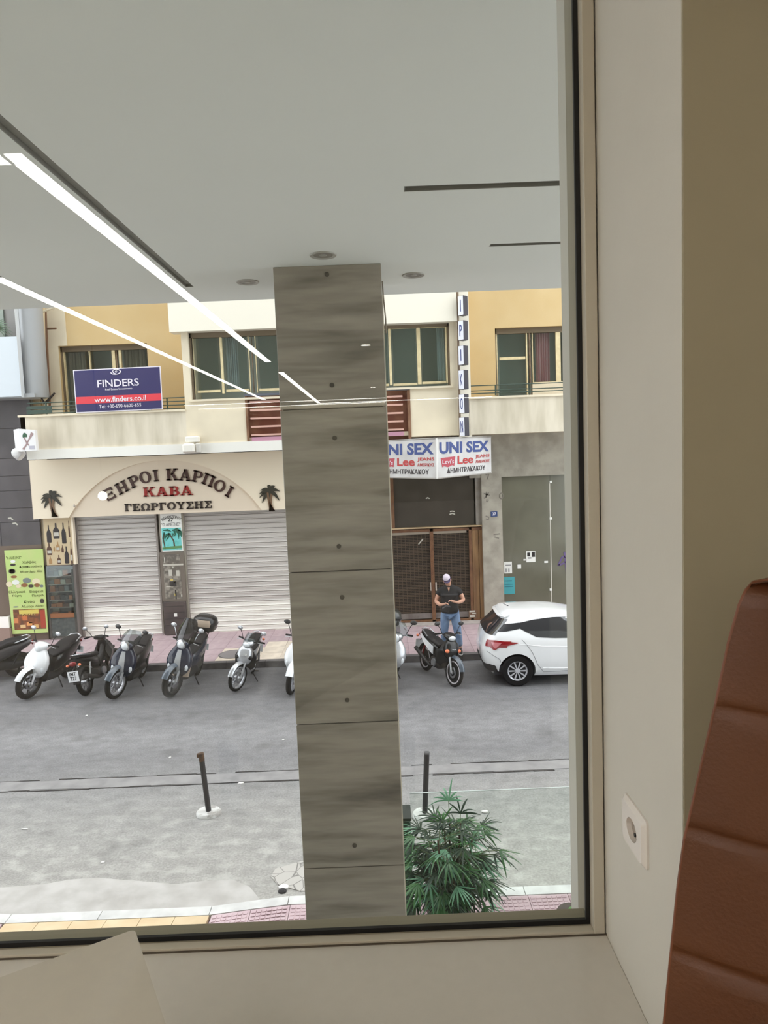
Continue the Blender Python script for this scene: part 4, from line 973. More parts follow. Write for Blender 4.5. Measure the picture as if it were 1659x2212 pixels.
for i, z in enumerate(sh):
    B(x0 + .05, YQ2 + .01, z - .02, x1 - .06, YQ2 + .2, z).build('shelf', mat('shelf_pink', (190, 168, 158), .5), dc)
    xx = x0 + .07
    while xx < x1 - .18:
        w = rr.uniform(.07, .17); h = rr.uniform(.08, .16); B(xx, YQ2 + .05, z, xx + w, YQ2 + .17, z + h).build('packet', cc_[rr.choice([0, 1, 1, 2, 3, 4, 4])], dc); xx += w + .015
B(x0 + .05, YQ2 - .004, at(130, 1333, YQ2).z - .02, x1 - .06, YQ2 + .05, at(130, 1325, YQ2).z).build('orange_band', cc_[0], dc)
x2 = at(130, 1366, YQ2).z
MB().box(x0 + .05, YQ2 + .02, .24, x1 - .06, YQ2 + .06, sh[-1] - .03).build('lower_panel', mat('lower_teal', (92, 102, 106), .5, (130, 138, 140), 12), dc)
B(x0, YQ2 - .006, .2, x1, YQ2 - .002, z1 - .02).build('pane', G_far, dc)
MB().box(x1, YQ2 + .0, .16, x1 + .06, YQ2 + .25, z1 + .02).build('side_post', M_dc, dc)
gp = thing('green_poster', 'tall lime green poster with product pictures beside the display case', 'poster', at(60, 1368, YQ2 - .05))
YG2 = YQ2 - .06
A4 = [at(9, 1189, YG2), at(92, 1186, YG2), at(103.5, 1366, YG2), at(27, 1370, YG2)]
M_lime = mat('lime_green', (184, 212, 124), .6, (198, 210, 136), 1.5)
MB().add(A4 + [p + Vector((0, .03, 0)) for p in A4], [[0, 1, 2, 3], [7, 6, 5, 4], [0, 4, 5, 1], [1, 5, 6, 2], [2, 6, 7, 3], [3, 7, 4, 0]]).build('panel', M_lime, gp)
M_gi = mat('green_ink', (82, 92, 30), .6)
for s, r in (('"ο ΑΛΕΞΗΣ"', (13, 1201, 46, 1208)), ('Χαλβάς', (48, 1211, 78, 1218.5)), ('Δραπετσώνα', (41, 1220, 91, 1228)), ('Μαστίχα Χίο', (44, 1231, 91, 1239)), ('Ελληνικά', (19, 1275, 55, 1283)), ('Γύρη', (27, 1284, 46, 1290)), ('Βαφειά', (64, 1274, 94, 1282)), ('Πετρίλ', (69, 1283, 96, 1290)), ('Κινόα', (52, 1296, 75, 1303)), ('Αλεύρι Ζέας', (46, 1306, 95, 1314))):
    wall_text(gp, s, trect(*r, YG2), YG2 - .001, M_gi, 'lettering', .008, .003)
M_nut = [mat('nut_brown', (140, 92, 54), .7), mat('nut_pale', (226, 214, 180), .7), mat('nut_grey', (120, 128, 124), .7), mat('nut_dark', (60, 54, 44), .7), mat('pot_white', (230, 232, 224), .6)]
for px, py, w, h, k in ((28, 1213, 11, 7, 4), (28, 1220, 12, 5, 3), (26, 1234, 15, 11, 3), (26, 1234, 11, 8, 4), (30, 1246, 14, 6, 0), (20, 1262, 14, 12, 1), (34, 1258, 16, 12, 4), (58, 1254, 18, 12, 2), (78, 1256, 18, 14, 1), (40, 1266, 12, 8, 1), (53, 1264, 14, 9, 0), (67, 1266, 12, 7, 3), (80, 1264, 12, 9, 0), (90, 1266, 8, 6, 2), (91, 1298, 10, 10, 3), (34, 1311, 12, 3, 2)):
    c = at(px, py, YG2); kx_ = w / 164.; kz_ = h / 164.
    MB().extr([(c.x + kx_ * math.cos(a) , c.z + kz_ * math.sin(a)) for a in [2 * PI * i / 12 for i in range(12)]], (0, YG2 - .001 - .001 * (px % 3), 0), (1, 0, 0), (0, 0, 1), (0, -.002, 0)).build('picture', M_nut[k], gp)
x0, z0, x1, z1 = rect(28, 1317, 100, 1358, YG2); B(x0, YG2 - .003, z0, x1, YG2 - .001, z1).build('picture', mat('spice_picture', (150, 84, 44), .7, (96, 58, 36), 6, lo=.4, hi=.6), gp)
for a, b, c, d, k in ((41, 1318, 84, 1325, (214, 196, 96)), (86, 1318, 100, 1356, (168, 62, 40)), (48, 1330, 60, 1340, (196, 110, 60)), (30, 1336, 40, 1346, (206, 128, 76)), (62, 1334, 74, 1346, (128, 74, 40)), (44, 1350, 56, 1356, (220, 184, 130)), (74, 1349, 84, 1356, (216, 170, 104)), (58, 1344, 70, 1351, (226, 156, 90))):
    x0, z0, x1, z1 = rect(a, b, c, d, YG2); B(x0, YG2 - .005, z0, x1, YG2 - .003, z1).build('picture', mat('spice_%d_%d' % (a, b), k, .7), gp)
wall_text(gp, 'ΚΑΦΕΣ', trect(48, 1323, 78, 1330, YG2), YG2 - .006, M_py, 'lettering', .01, .003)

# blue banner
YBN = YBF - .06
bn = thing('advert_banner', 'blue FINDERS banner with a red stripe hung on the left balcony', 'banner', at(255, 890, YBN))
Q = [at(157.5, 799.5, YBN), at(346.5, 790.5, YBN), at(352, 884, YBN), at(164.5, 892.5, YBN)]
M_navy = mat('banner_blue', (50, 46, 98), .5); M_bred = mat('banner_red', (226, 66, 78), .5); M_bw = mat('banner_white', (238, 232, 240), .5)
bux = (Q[1] - Q[0]).normalized(); buz = Vector((-bux.z, 0, bux.x)); bw_, bh_ = (Q[1] - Q[0]).length, (Q[0] - Q[3]).length
def bpt(u, v): return Q[0] + (Q[1] - Q[0]) * u + ((Q[3] - Q[0]) * (1 - u) + (Q[2] - Q[1]) * u) * v
def bq(u0, v0, u1, v1, d): 
    a = [bpt(u0, v0), bpt(u1, v0), bpt(u1, v1), bpt(u0, v1)]; a = [p + Vector((0, -d, 0)) for p in a]
    return MB().add(a + [p + Vector((0, .004, 0)) for p in a], [[0, 1, 2, 3], [7, 6, 5, 4], [0, 4, 5, 1], [1, 5, 6, 2], [2, 6, 7, 3], [3, 7, 4, 0]])
bq(0, 0, 1, 1, .0).build('board', M_bw, bn); bq(.012, .022, .988, .978, .004).build('field', M_navy, bn); bq(.012, .63, .988, .795, .008).build('stripe', M_bred, bn)
def btext(s, u0, v0, u1, v1, m, bold):
    o = bpt(u0, v1) + Vector((0, -.012, 0)); text_mb(s, (bpt(u1, v1) - bpt(u0, v1)).length, (v1 - v0) * bh_, o, bux, buz, .004, bold).build('lettering', m, bn)
btext('FINDERS', .27, .26, .745, .43, M_bw, .012); btext('Real Estate Investments', .355, .46, .665, .505, M_bw, 0); btext('www.finders.co.il', .225, .655, .815, .775, M_bw, .012); btext('Tel: +30-690-6600-655', .27, .835, .755, .915, M_bw, .003)
def bcurve(pts, w):
    q = MB(); P_ = [bpt(*p) + Vector((0, -.012, 0)) for p in pts]
    return q.tube(P_, w, 6).build('logo', M_bw, bn)
bcurve([(.43, .10), (.45, .135), (.48, .145), (.51, .14), (.535, .115), (.545, .085)], .013)
bcurve([(.545, .085), (.53, .05), (.505, .03), (.48, .03), (.46, .05), (.455, .085), (.465, .115), (.485, .13)], .013)
bcurve([(.505, .075), (.492, .065), (.482, .08), (.486, .095), (.50, .098)], .010)
for u in (.02, .98): 
    for v in (.03, .97): MB().tube([bpt(u, v), bpt(u, v) + Vector((0, .08, 0))], .012, 6).build('tie', M_black, bn)

# white sign box, lamp and floodlight at the shop
sb = thing('sign_box', 'small white illuminated sign box with a palm emblem at the left end of the balcony', 'sign', at(60, 974, YBF - .5))
Ysb = YBF - .55; f4 = [at(40, 926, Ysb), at(75, 929, Ysb), at(79, 973, Ysb), at(46, 975.5, Ysb)]; s4 = [at(29, 928.5, Ysb + .35), at(34, 974.5, Ysb + .35)]
b4 = [f4[1] + Vector((.0, .12, 0)), f4[2] + Vector((0, .12, 0))]
MB().add([f4[0], f4[1], f4[2], f4[3], s4[0], b4[0], b4[1], s4[1]], [[0, 1, 2, 3], [4, 7, 6, 5], [0, 3, 7, 4], [0, 4, 5, 1], [1, 5, 6, 2], [2, 6, 7, 3]]).build('box', mat('box_white', (238, 236, 236), .4), sb)
for px, py, w, h in ((53, 938, 3.5, 3), (51, 942, 2.5, 4), (56, 941, 2.5, 3.5)): 
    c = at(px, py, Ysb - .004); MB().ell(c, (w / 84, .003, h / 84), None, 8, 5).build('emblem', mat('emblem_green', (52, 96, 70), .6), sb)
ribbon([(50, 971), (56, 962), (62, 950), (70, 935)], [.06, .03, .03, .08], mat('emblem_mauve', (166, 140, 140), .6), sb, Ysb - .004, 'emblem')
ribbon([(52, 945), (58, 957), (62, 962)], .03, MATS['emblem_mauve'], sb, Ysb - .006, 'emblem')
x0, z0, x1, z1 = rect(63, 963, 75, 970, Ysb); B(x0, Ysb - .006, z0, x1, Ysb - .002, z1).build('emblem', mat('emblem_grey', (190, 188, 200), .6), sb)
MB().tube([at(37, 930, Ysb + .36), at(39, 950, Ysb + .36), at(41, 975, Ysb + .36)], .05, 8).build('side_band', mat('band_grey', (150, 146, 148), .5), sb)
MB().tube([at(60, 960, YBF - .2), at(60, 960, YBF + .02)], .03, 8).build('bracket', M_winf2, sb)
sl = thing('spot_lamp', 'white conical lamp hanging under the small sign box', 'lamp', at(36, 977, Ysb + .3))
cpt = at(35, 977, Ysb + .3); Ml = Matrix.Translation(cpt) @ Matrix.Rotation(math.radians(-50), 4, 'Y')
MB().lathe([(.03, .10), (.09, .07), (.13, 0), (.14, -.16), (.12, -.18), (.02, -.17)], 16, Ml).build('shade', mat('lamp_white', (214, 212, 210), .4), sl, smooth=50)
MB().tube([cpt, at(52, 970, Ysb + .4)], .025, 8).build('arm', MATS['band_grey'], sl)
fl = thing('floodlight', 'white floodlight with a square box above it on the balcony front', 'lamp', at(408, 970, YFS - .75))
Yfl = YBF - .25
x0, z0, x1, z1 = rect(399, 943, 428, 955, Yfl); MB().rbox(x0, Yfl, z0, x1, Yfl + .24, z1, .02).build('housing', mat('lamp_ivory', (240, 236, 226), .4), fl)
x0, z0, x1, z1 = rect(393, 958, 421, 979, Yfl - .05); MB().rbox(x0, Yfl - .1, z0, x1, Yfl + .15, z1, .05).build('head', MATS['lamp_ivory'], fl, smooth=40)
x0, z0, x1, z1 = rect(421, 957, 434, 979, Yfl); MB().rbox(x0, Yfl - .02, z0, x1, Yfl + .1, z1, .03).build('hinge', mat('lamp_grey', (206, 202, 194), .4), fl, smooth=40)
MB().box(x0 - .1, Yfl + .1, z0 + .05, x0 + .02, YBF, z0 + .12).build('arm', MATS['lamp_grey'], fl)

# ------------------------------------------------------------------ vertical letter boxes
M_lbw = mat('letterbox_white', (238, 240, 250), .4); M_lbd = mat('letterbox_dark', (46, 44, 58), .5); M_lbb = mat('letterbox_blue', (70, 80, 140), .5)
lbs = [('I', 1000, 661), ('P', 1000.5, 714.5), ('I', 1001, 768), ('K', 1001.5, 820.5), ('O', 1002.5, 872.5), ('N', 1003, 922)]
for i, (c_, px, py) in enumerate(lbs):
    Yl = YBF - .30; p = at(px, py, Yl)
    t = thing('letter_box_sign', 'white and navy letter box %s of the vertical sign, %s from the top' % (c_, ('first', 'second', 'third', 'fourth', 'fifth', 'sixth')[i]), 'sign', p, group='letter boxes of the vertical sign')
    M_ = Matrix.Translation(p) @ Matrix.Rotation(math.radians(42), 4, 'Z')
    a, h = .085, .232
    MB().rbox(-a, -a, -h, a, a, h, .006, M_).build('box', M_lbd, t)
    MB().box(-a - .006, -a * .93, -h * .97, -a - .0005, a * .93, h * .97, M_).build('face', M_lbw, t)
    o = M_ @ Vector((-a - .0065, a * .45, -h * .6)); ux = M_.to_3x3() @ Vector((0, -1, 0))
    text_mb(c_, a * (.9 if c_ not in 'I' else .3), h * 1.2, o if c_ != 'I' else M_ @ Vector((-a - .0065, a * .15, -h * .6)), ux, (0, 0, 1), .006, .005).build('letter', M_lbb, t)
    MB().tube([p, (p.x + .05, YBF + .02, p.z)], .02, 6).build('bracket', M_winf2, t)
pot_m = mat('terracotta', (206, 104, 70), .7)
for px, py, lb in ((1235, 845, 'terracotta pot on the right balcony next to the window frame edge'), (1005, 848, 'small terracotta pot at the left end of the right balcony')):
    p = at(px, py, YBF + .35); sc_ = 1.0 if px > 1100 else .55
    t = thing('flower_pot', lb, 'flower pot', (p.x, p.y, p.z - .1))
    MB().lathe([(.07 * sc_, -.10 * sc_), (.10 * sc_, .08 * sc_), (.115 * sc_, .08 * sc_), (.115 * sc_, .11 * sc_), (.09 * sc_, .11 * sc_), (.08 * sc_, .06 * sc_)], 14, Matrix.Translation(p)).build('pot', pot_m, t, smooth=40)
    MB().box(p.x - .07, p.y - .04, bal_z0, p.x + .07, p.y + .2, p.z - .10 * sc_).build('stand', M_cream_w, t)

# ------------------------------------------------------------------ UNI SEX prow sign
us = thing('shop_sign', 'two-faced white UNI SEX jeans sign jutting out over the brown grille', 'sign', at(943, 1030, 16.9))
Yn, Yf_ = 16.75, 17.75
A0, A1 = at(942.5, 946.5, Yn), at(943.5, 1033.5, Yn)
R0, R1 = at(1060.5, 943.5, Yf_), at(1061.5, 1021, Yf_)
L0 = Vector((2 * A0.x - R0.x, R0.y, R0.z)); L1 = Vector((2 * A1.x - R1.x, R1.y, R1.z))
zt_ = (R0.z + A0.z) / 2; zb_ = (R1.z + A1.z) / 2
M_us = mat('sign_face_white', (214, 212, 210), .4, (196, 192, 190), 2.5); M_use = mat('sign_edge', (168, 164, 158), .5)
bk_ = [Vector((R0.x, Yf_ + .15, zt_)), Vector((L0.x, Yf_ + .15, zt_))]
vv = []
for z0_, P3 in ((0, (L1, A1, R1)), (1, (L0, A0, R0))): vv.append([P3[0], P3[1], P3[2], Vector((P3[2].x, Yf_ + .15, P3[2].z)), Vector((P3[0].x, Yf_ + .15, P3[0].z))])
MB().loft(vv).build('light_box', M_us, us)
MB().tube([A1 + Vector((0, -.012, 0)), A0 + Vector((0, -.012, 0))], .022, 8).build('corner_trim', mat('trim_white', (232, 230, 226), .4), us)
for a, b in ((A0, R0), (A1, R1), (L0, A0), (L1, A1)): MB().tube([a, b], .018, 6).build('edge_trim', M_use, us)
M_ub = mat('sign_blue', (52, 72, 136), .5); M_ur = mat('sign_red', (190, 52, 52), .5); M_uk = mat('sign_black', (66, 58, 62), .5)
def sface(Ta, Tb, Ba, Bb):                 # lettering laid on a face given by its top and bottom corners
    def pt(u, v): return (Ta + (Tb - Ta) * u) * (1 - v) + (Ba + (Bb - Ba) * u) * v
    nz = (Tb - Ta).cross(Ta - Ba).normalized()
    if nz.y > 0: nz = -nz
    def tx(s, u0, v0, u1, v1, m, bold):
        q = text_mb(s, 1, 1, (0, 0, 0), (1, 0, 0), (0, 1, 0), 1, bold); o = MB(); o.f = q.f
        o.v = [pt(u0 + (u1 - u0) * p.x, v1 + (v0 - v1) * p.y) + nz * (.002 + .006 * p.z) for p in q.v]; return o.build('lettering', m, us)
    def quad(pts_, m, name, d=.002):
        P_ = [pt(*p) + nz * d for p in pts_]; n_ = len(P_)
        return MB().add(P_ + [p + nz * .003 for p in P_], [list(range(n_)), [n_ + i for i in range(n_)][::-1]] + [[i, (i + 1) % n_, n_ + (i + 1) % n_, n_ + i] for i in range(n_)]).build(name, m, us)
    return tx, quad
for Ta, Tb, Ba, Bb in ((A0, R0, A1, R1), (L0, A0, L1, A1)):
    tx, quad = sface(Ta, Tb, Ba, Bb)
    tx('UNI SEX', .05, .10, .955, .40, M_ub, .035); tx('Lee', .37, .47, .655, .69, M_ur, .022); tx('JEANS', .70, .47, .965, .58, M_ur, .015); tx('ΑΜΕΡΙΚΗΣ', .70, .62, .965, .70, M_ur, .004); tx('ΔΗΜΗΤΡΑΚΑΚΟΥ', .18, .77, .88, .90, M_uk, .012)
    quad([(.07, .50), (.33, .48), (.31, .72), (.27, .70), (.20, .745), (.13, .71), (.095, .735)], mat('label_red', (186, 70, 84), .5), 'red_tab')
    q_ = tx("Levi's", .10, .545, .30, .655, M_bw, .0)
    for v_ in q_.data.vertices: pass
    q_.location = Vector(q_.location) + Vector((0, -.005, 0))

# ------------------------------------------------------------------ closed shop with brown grille
YD = YSH + .02
sf = thing('closed_shop', 'closed shop front with dark transom and brown roller grilles', 'shop front', at(940, 1343, YD))
M_rust = mat('rust_brown_frame', (122, 84, 54), .7, (98, 62, 40), 6); M_rust2 = mat('brown_plywood', (146, 112, 74), .75, (112, 80, 50), 2.5, (3, 1, .5), lo=.4, hi=.65)
x0, z0, x1, z1 = rect(846, 1026, 1026, 1134, YD); tl = x0 - 1.2
B(tl, YD + .06, z0, x1, YD + .07, z1).build('transom_pane', mat('dusty_dark_glass', (64, 58, 52), .12, (52, 47, 42), 2), sf)
B(tl, YD + .5, z0 - .1, x1 + .1, YD + .55, z1 + .1).build('back_wall', mat('black_brown', (34, 30, 27), .9), sf)
xf0 = at(846, 1080, YD).x; xf1 = at(851, 1080, YD).x
B(xf0 - .03, YD, z0, xf1, YD + .1, z1).build('frame_post', M_rust, sf)
B(tl, YD - .02, z1, x1 + .2, YD + .2, z1 + .09).build('transom_head', M_use, sf)
B(tl, YD - .08, at(940, 1140, YD).z, at(1043, 1136, YD).x, YD + .2, z0).build('ledge', mat('ledge_beige', (196, 170, 132), .7), sf)
x2_, z2_, x3_, z3_ = rect(1026, 1028, 1043, 1134, YD); B(x2_, YD - .02, z2_, x3_, YD + .2, z3_ + .1).build('grey_panel', mat('panel_grey', (160, 154, 146), .7, (140, 132, 122), 4), sf)
zb0, ztp = at(940, 1342, YD).z, at(940, 1142, YD).z
for a, b in ((931, 938.5), (1015, 1021)):
    xa, xb = at(a, 1240, YD).x, at(b, 1240, YD).x; B(xa, YD - .03, zb0, xb, YD + .1, ztp).build('frame_post', M_rust, sf)
B(tl, YD - .03, ztp - .07, at(1064, 1138, YD).x, YD + .1, ztp).build('frame_rail', M_rust, sf)
B(tl, YD - .03, zb0, at(1064, 1338, YD).x, YD + .1, zb0 + .05).build('frame_rail', M_rust, sf)
xa, xb = at(1021, 1240, YD).x, at(1064, 1240, YD).x; w_ = (xb - xa) / 3
for i in range(3): MB().rbox(xa + w_ * i + .006, YD - .02, zb0, xa + w_ * (i + 1) - .006, YD + .08, ztp - .07, .008).build('plywood_panel', M_rust2, sf)
B(xa, YD + .03, zb0, xb, YD + .1, ztp).build('panel_backing', M_rust, sf)
M_gr = mat('grille_brown', (88, 72, 58), .6)
def grille(xa, xb, z0, z1):
    g = MB(); n = int((z1 - z0) / .042); m_ = int((xb - xa) / .11)
    for i in range(n + 1): z = z0 + (z1 - z0) * i / n; g.box(xa, YD + .03, z - .008, xb, YD + .042, z + .008)
    for j in range(m_ + 1): x = xa + (xb - xa) * j / m_; g.box(x - .006, YD + .024, z0, x + .006, YD + .048, z1)
    g.build('grille', M_gr, sf, kind='stuff')
gz0, gz1 = at(940, 1324, YD).z, at(940, 1153, YD).z
gl0 = at(853, 1240, YD).x - .9
grille(gl0, at(931, 1240, YD).x, gz0, gz1); grille(at(938.5, 1240, YD).x, at(1015, 1240, YD).x, gz0, gz1)
for xa_, xb_ in ((gl0, at(931, 1240, YD).x), (at(938.5, 1240, YD).x, at(1010, 1240, YD).x)):
    B(xa_, YD - .01, gz1, xb_, YD + .1, ztp - .07).build('roller_box', mat('roller_grey', (150, 138, 122), .6), sf)
    B(xa_, YD + .01, zb0 + .08, xb_, YD + .06, gz0).build('kick_plate', mat('kick_grey', (128, 120, 116), .6, (104, 94, 90), 4), sf)
B(gl0, YD + .25, zb0, at(1021, 1240, YD).x, YD + .3, ztp).build('dark_interior', MATS['black_brown'], sf)
for a, b in ((929, 931.5), (940, 943.5)):
    q = rect(a, 1257, b, 1275, YD); B(q[0], YD - .07, q[1], q[2], YD - .05, q[3]).build('handle', mat('handle_pale', (190, 180, 168), .4), sf)
q = rect(1012, 1318, 1029, 1335, YD); B(q[0], YD - .028, q[1], q[2], YD - .02, q[3]).build('poster', mat('bill_brown', (110, 84, 66), .7), sf)
for a in ((1014, 1319, 1026, 1322), (1020, 1324, 1028, 1326), (1015, 1329, 1026, 1333)):
    q = rect(*a, YD - .03); B(q[0], YD - .032, q[1], q[2], YD - .028, q[3]).build('print', M_pale, sf)
for px, py, dx_, dz_ in ((924, 1075, 4, -2), (977, 1104, 5, 1), (977, 1109, 6, -2), (1018, 1179, 2, -6), (909, 1170, 5, -6)):
    ribbon([(px - dx_, py + abs(dz_)), (px, py), (px + dx_, py + (abs(dz_) if py < 1150 else dz_))], .03, M_pale, sf, YD - .01, 'sticker_scrap')
st_ = rect(840, 1344, 1066, 1361, YD - .3); B(at(800, 1350, YD).x, YD - .35, .1, at(1066, 1350, YD).x, YD + .3, zb0 - .005).build('step', mat('step_concrete', (190, 180, 174), .85, (170, 160, 156), 5), sf)
# number plate and marks on the concrete column
npl = thing('number_plate', 'small blue house number plate 27 on the concrete column', 'sign', at(1067, 1110, YSH - .13))
q = rect(1060, 1105, 1074.5, 1115.5, YSH - .13); B(q[0], YSH - .135, q[1], q[2], YSH - .121, q[3]).build('plate', mat('plate_blue', (42, 66, 118), .4), npl)
wall_text(npl, '27', trect(1063.5, 1106.5, 1071.5, 1113.5, YSH - .136), YSH - .1365, M_bw, bold=.03, depth=.003)
gm = mat('grey_scribble', (126, 120, 112), .8)
sc = thing('wall_scribbles', 'grey scribbled marks on the concrete column beside the number plate', 'graffiti', at(1053, 1090, YSH - .122))
for pts_ in ([(1045, 1066), (1058, 1070)], [(1051, 1062), (1050, 1076)], [(1046, 1077), (1056, 1064)], [(1050, 1080), (1055, 1080), (1054, 1084), (1050, 1083)], [(1049, 1115), (1056, 1117), (1055, 1123), (1050, 1121)], [(1066, 1155), (1080, 1153)], [(1068, 1160), (1078, 1163)], [(1049, 1026), (1056, 1024), (1052, 1036)]): ribbon(pts_, .035, gm, sc, YSH - .1215, 'mark', .0015)
c = at(1083, 1071, YSH - .12); MB().lathe([(.04, -.01), (.055, -.01), (.055, .01), (.04, .01)], 16, Matrix.Translation(c) @ Matrix.Rotation(PI / 2, 4, 'X') @ Matrix.Diagonal((1, 1.6, 1, 1)), closed=True).build('ring_mark', gm, sc)

# right shop window
sw = thing('shop_window', 'large whitened shop window with posters and purple graffiti at right', 'shop window', at(1170, 1300, YSH))
z0s, z1s = .3, ch_[1]
B(CG1, YSH + .02, z0s, at(1191, 1180, YSH).x - .004, YSH + .03, z1s).build('pane', mat('shop_glass', (112, 110, 94), .14, (98, 96, 82), .9), sw)
B(at(1191, 1180, YSH).x + .004, YSH + .02, z0s, 7.4, YSH + .03, z1s).build('pane', MATS['shop_glass'], sw)
B(CG1, YSH + .6, z0s - .2, 7.4, YSH + .65, z1s + .2).build('back_wall', mat('olive_grey', (112, 108, 92), .9, (92, 90, 78), 1.2), sw)
B(CG1, YSH + .02, z0s - .2, 7.4, YSH + .6, z0s).build('plinth', M_rawc, sw)
B(at(1190, 1180, YSH).x - .012, YSH + .012, at(1190, 1296, YSH).z - 1, at(1190, 1180, YSH).x + .012, YSH + .019, at(1190, 1044, YSH).z).build('joint', mat('joint_white', (206, 202, 190), .5), sw)
for py in (1041, 1120, 1274): 
    c = at(1190, py, YSH); B(c.x - .03, YSH + .0, c.z - .03, c.x + .03, YSH + .018, c.z + .03).build('glass_clip', M_pap, sw)
B(CG1, YSH - .02, z1s, 7.4, YSH + .3, z1s + .06).build('head_rail', M_cream_w, sw)
def bill(a, m, label, extra=()):
    q = rect(*a, YSH); t = thing('window_bill', label, 'poster', ((q[0] + q[2]) / 2, YSH + .015, q[1])); B(q[0], YSH + .013, q[1], q[2], YSH + .018, q[3]).build('sheet', m, t)
    for e, mm in extra:
        r = rect(*e, YSH); B(r[0], YSH + .010, r[1], r[2], YSH + .0128, r[3]).build('print', mm, t)
M_pr = mat('print_grey', (150, 150, 150), .6)
bill((1089, 1214, 1106.5, 1238.5), M_pap, 'white printed sheet on the shop window above the turquoise poster', [((1092, 1220, 1104, 1222), M_pr), ((1092, 1228, 1095, 1236), M_pr), ((1098, 1228, 1101, 1236), M_pr)])
bill((1087, 1247, 1112.5, 1283), mat('teal_poster', (72, 164, 172), .6), 'turquoise poster low on the shop window beside the concrete column', [((1090, 1262, 1108, 1263), mat('teal_dark', (50, 120, 132), .6)), ((1090, 1267, 1109, 1268), MATS['teal_dark']), ((1090, 1254, 1106, 1255.5), MATS['teal_dark'])])
bill((1137, 1191, 1157, 1214), M_pap, 'torn white bill with a dark picture in the middle of the shop window', [((1139, 1194, 1145, 1202), M_pd), ((1140, 1204, 1148, 1207), M_pr), ((1149, 1192, 1156, 1203), M_pd)])
for a, lb in (((1118, 1220, 1126, 1228), 'small white scrap stuck on the shop window left of the torn bill'), ((1131, 1208, 1136, 1211), 'tiny white scrap stuck beside the torn bill'), ((1176, 1212, 1184, 1216), 'small pale scrap stuck on the shop window right of the torn bill')): bill(a, M_pap, lb)
gf = thing('purple_graffiti', 'purple spray graffiti on the shop window beside the frame', 'graffiti', at(1225, 1240, YSH))
M_pur = mat('spray_purple', (98, 80, 128), .7)
for pts_ in ([(1219, 1192), (1222, 1216)], [(1236, 1189), (1222, 1205), (1234, 1216)], [(1240, 1190), (1240, 1206), (1247, 1206), (1248, 1190)], [(1206, 1222), (1214, 1204), (1220, 1202)], [(1207, 1221), (1222, 1215), (1250, 1214)], [(1222, 1218), (1225, 1244)], [(1230, 1218), (1232, 1240)], [(1238, 1218), (1239, 1244)], [(1245, 1216), (1247, 1246)], [(1226, 1232), (1246, 1228)]): ribbon(pts_, .05, M_pur, gf, YSH + .012, 'stroke', .002)

# ------------------------------------------------------------------ neighbour on the left: stone-clad ground floor, blue-white panels above
nb = thing('stone_clad_building', 'grey neighbour building at far left with dark stone panels and a pale blue balcony', 'building', at(20, 1300, 18.3))
YN = 18.35; M_st = mat('dark_stone', (86, 80, 82), .5, (70, 64, 66), 2, rand=.06); M_bl = mat('pale_blue_panel', (210, 217, 223), .6); M_gc = mat('grey_cylinder', (168, 170, 172), .6)
zt0 = at(30, 858, YN).z; zs_ = [at(30, y, YN).z for y in (858, 925, 990, 1028, 1060, 1098, 1128, 1180)]
xN0, xN1 = -16, at(76, 1000, YN).x
B(xN0, YN + .03, .1, xN1, YN + 2, 14).build('core', mat('neighbour_grey', (150, 148, 146), .8), nb)
for a, b in zip(zs_, zs_[1:]):
    for i in range(8):
        xr = xN1 - i * 1.05; MB().rbox(xr - 1.045, YN - .02, b + .004, xr, YN + .03, a - .004, .004).build('stone_panel', M_st, nb)
B(xN0, YN - .03, .12, xN1, YN + .03, zs_[-1] + .02).build('lower_wall', mat('brown_lower', (112, 96, 84), .7), nb)
xq = at(9, 1250, YN - .06).x
B(xN0, YN - .1, .12, xq, YN - .03, at(5, 1330, YN).z).build('door_leaf', mat('brown_door', (96, 74, 58), .6, (80, 60, 46), 3), nb)
q = rect(0, 1332, 24, 1354, YN - .1); B(xN0, YN - .2, q[1], q[2], YN - .03, q[3]).build('white_block', mat('block_white', (250, 246, 240), .4), nb)  # plain white block low at the far left
q = rect(0, 1355, 27, 1384, YN - .15); B(xN0, YN - .25, .12, q[2], YN - .03, q[3] - .02).build('plinth', mat('plinth_brown', (150, 126, 116), .8), nb)
Ybl = YN - .7
q = rect(0, 728, 47, 856, Ybl); B(xN0, Ybl, q[1], q[2], Ybl + .12, q[3]).build('balcony_panel', M_bl, nb)
q = rect(31, 655, 48, 858, Ybl); B(q[0], Ybl - .03, q[1], q[2], Ybl + .15, 12).build('balcony_post', mat('post_pale', (220, 224, 228), .5), nb)
MB().tube([(at(58, 800, Ybl).x, Ybl + .45, at(60, 857, Ybl).z), (at(58, 800, Ybl).x, Ybl + .45, 12)], .28, 20).build('rounded_corner', M_gc, nb, smooth=50)
B(xN0, Ybl + .1, q[1], at(66, 800, Ybl).x, YN, q[1] + .1).build('balcony_floor', M_gc, nb)
B(xN0, YN - .02, at(20, 728, YN).z, xN1 - .5, YN + .02, 12).build('upper_glazing', mat('green_grey_pane', (142, 152, 142), .25), nb)
for px, py, lb in ((25, 1120, 'white scrap'), (35, 1131, 'white scrap')): ribbon([(px - 8, py), (px - 2, py - 1), (px + 3, py + 3)], .04, M_pale, nb, YN - .022, 'paper_mark')
pt_ = thing('balcony_plant', 'spiky green plant on the neighbour balcony at far left', 'plant', at(-10, 728, Ybl + .3))
MB().lathe([(.001, 0), (.12, 0), (.15, .3), (.001, .3)], 12, Matrix.Translation(at(-12, 728, Ybl + .3))).build('pot', pot_m, pt_)
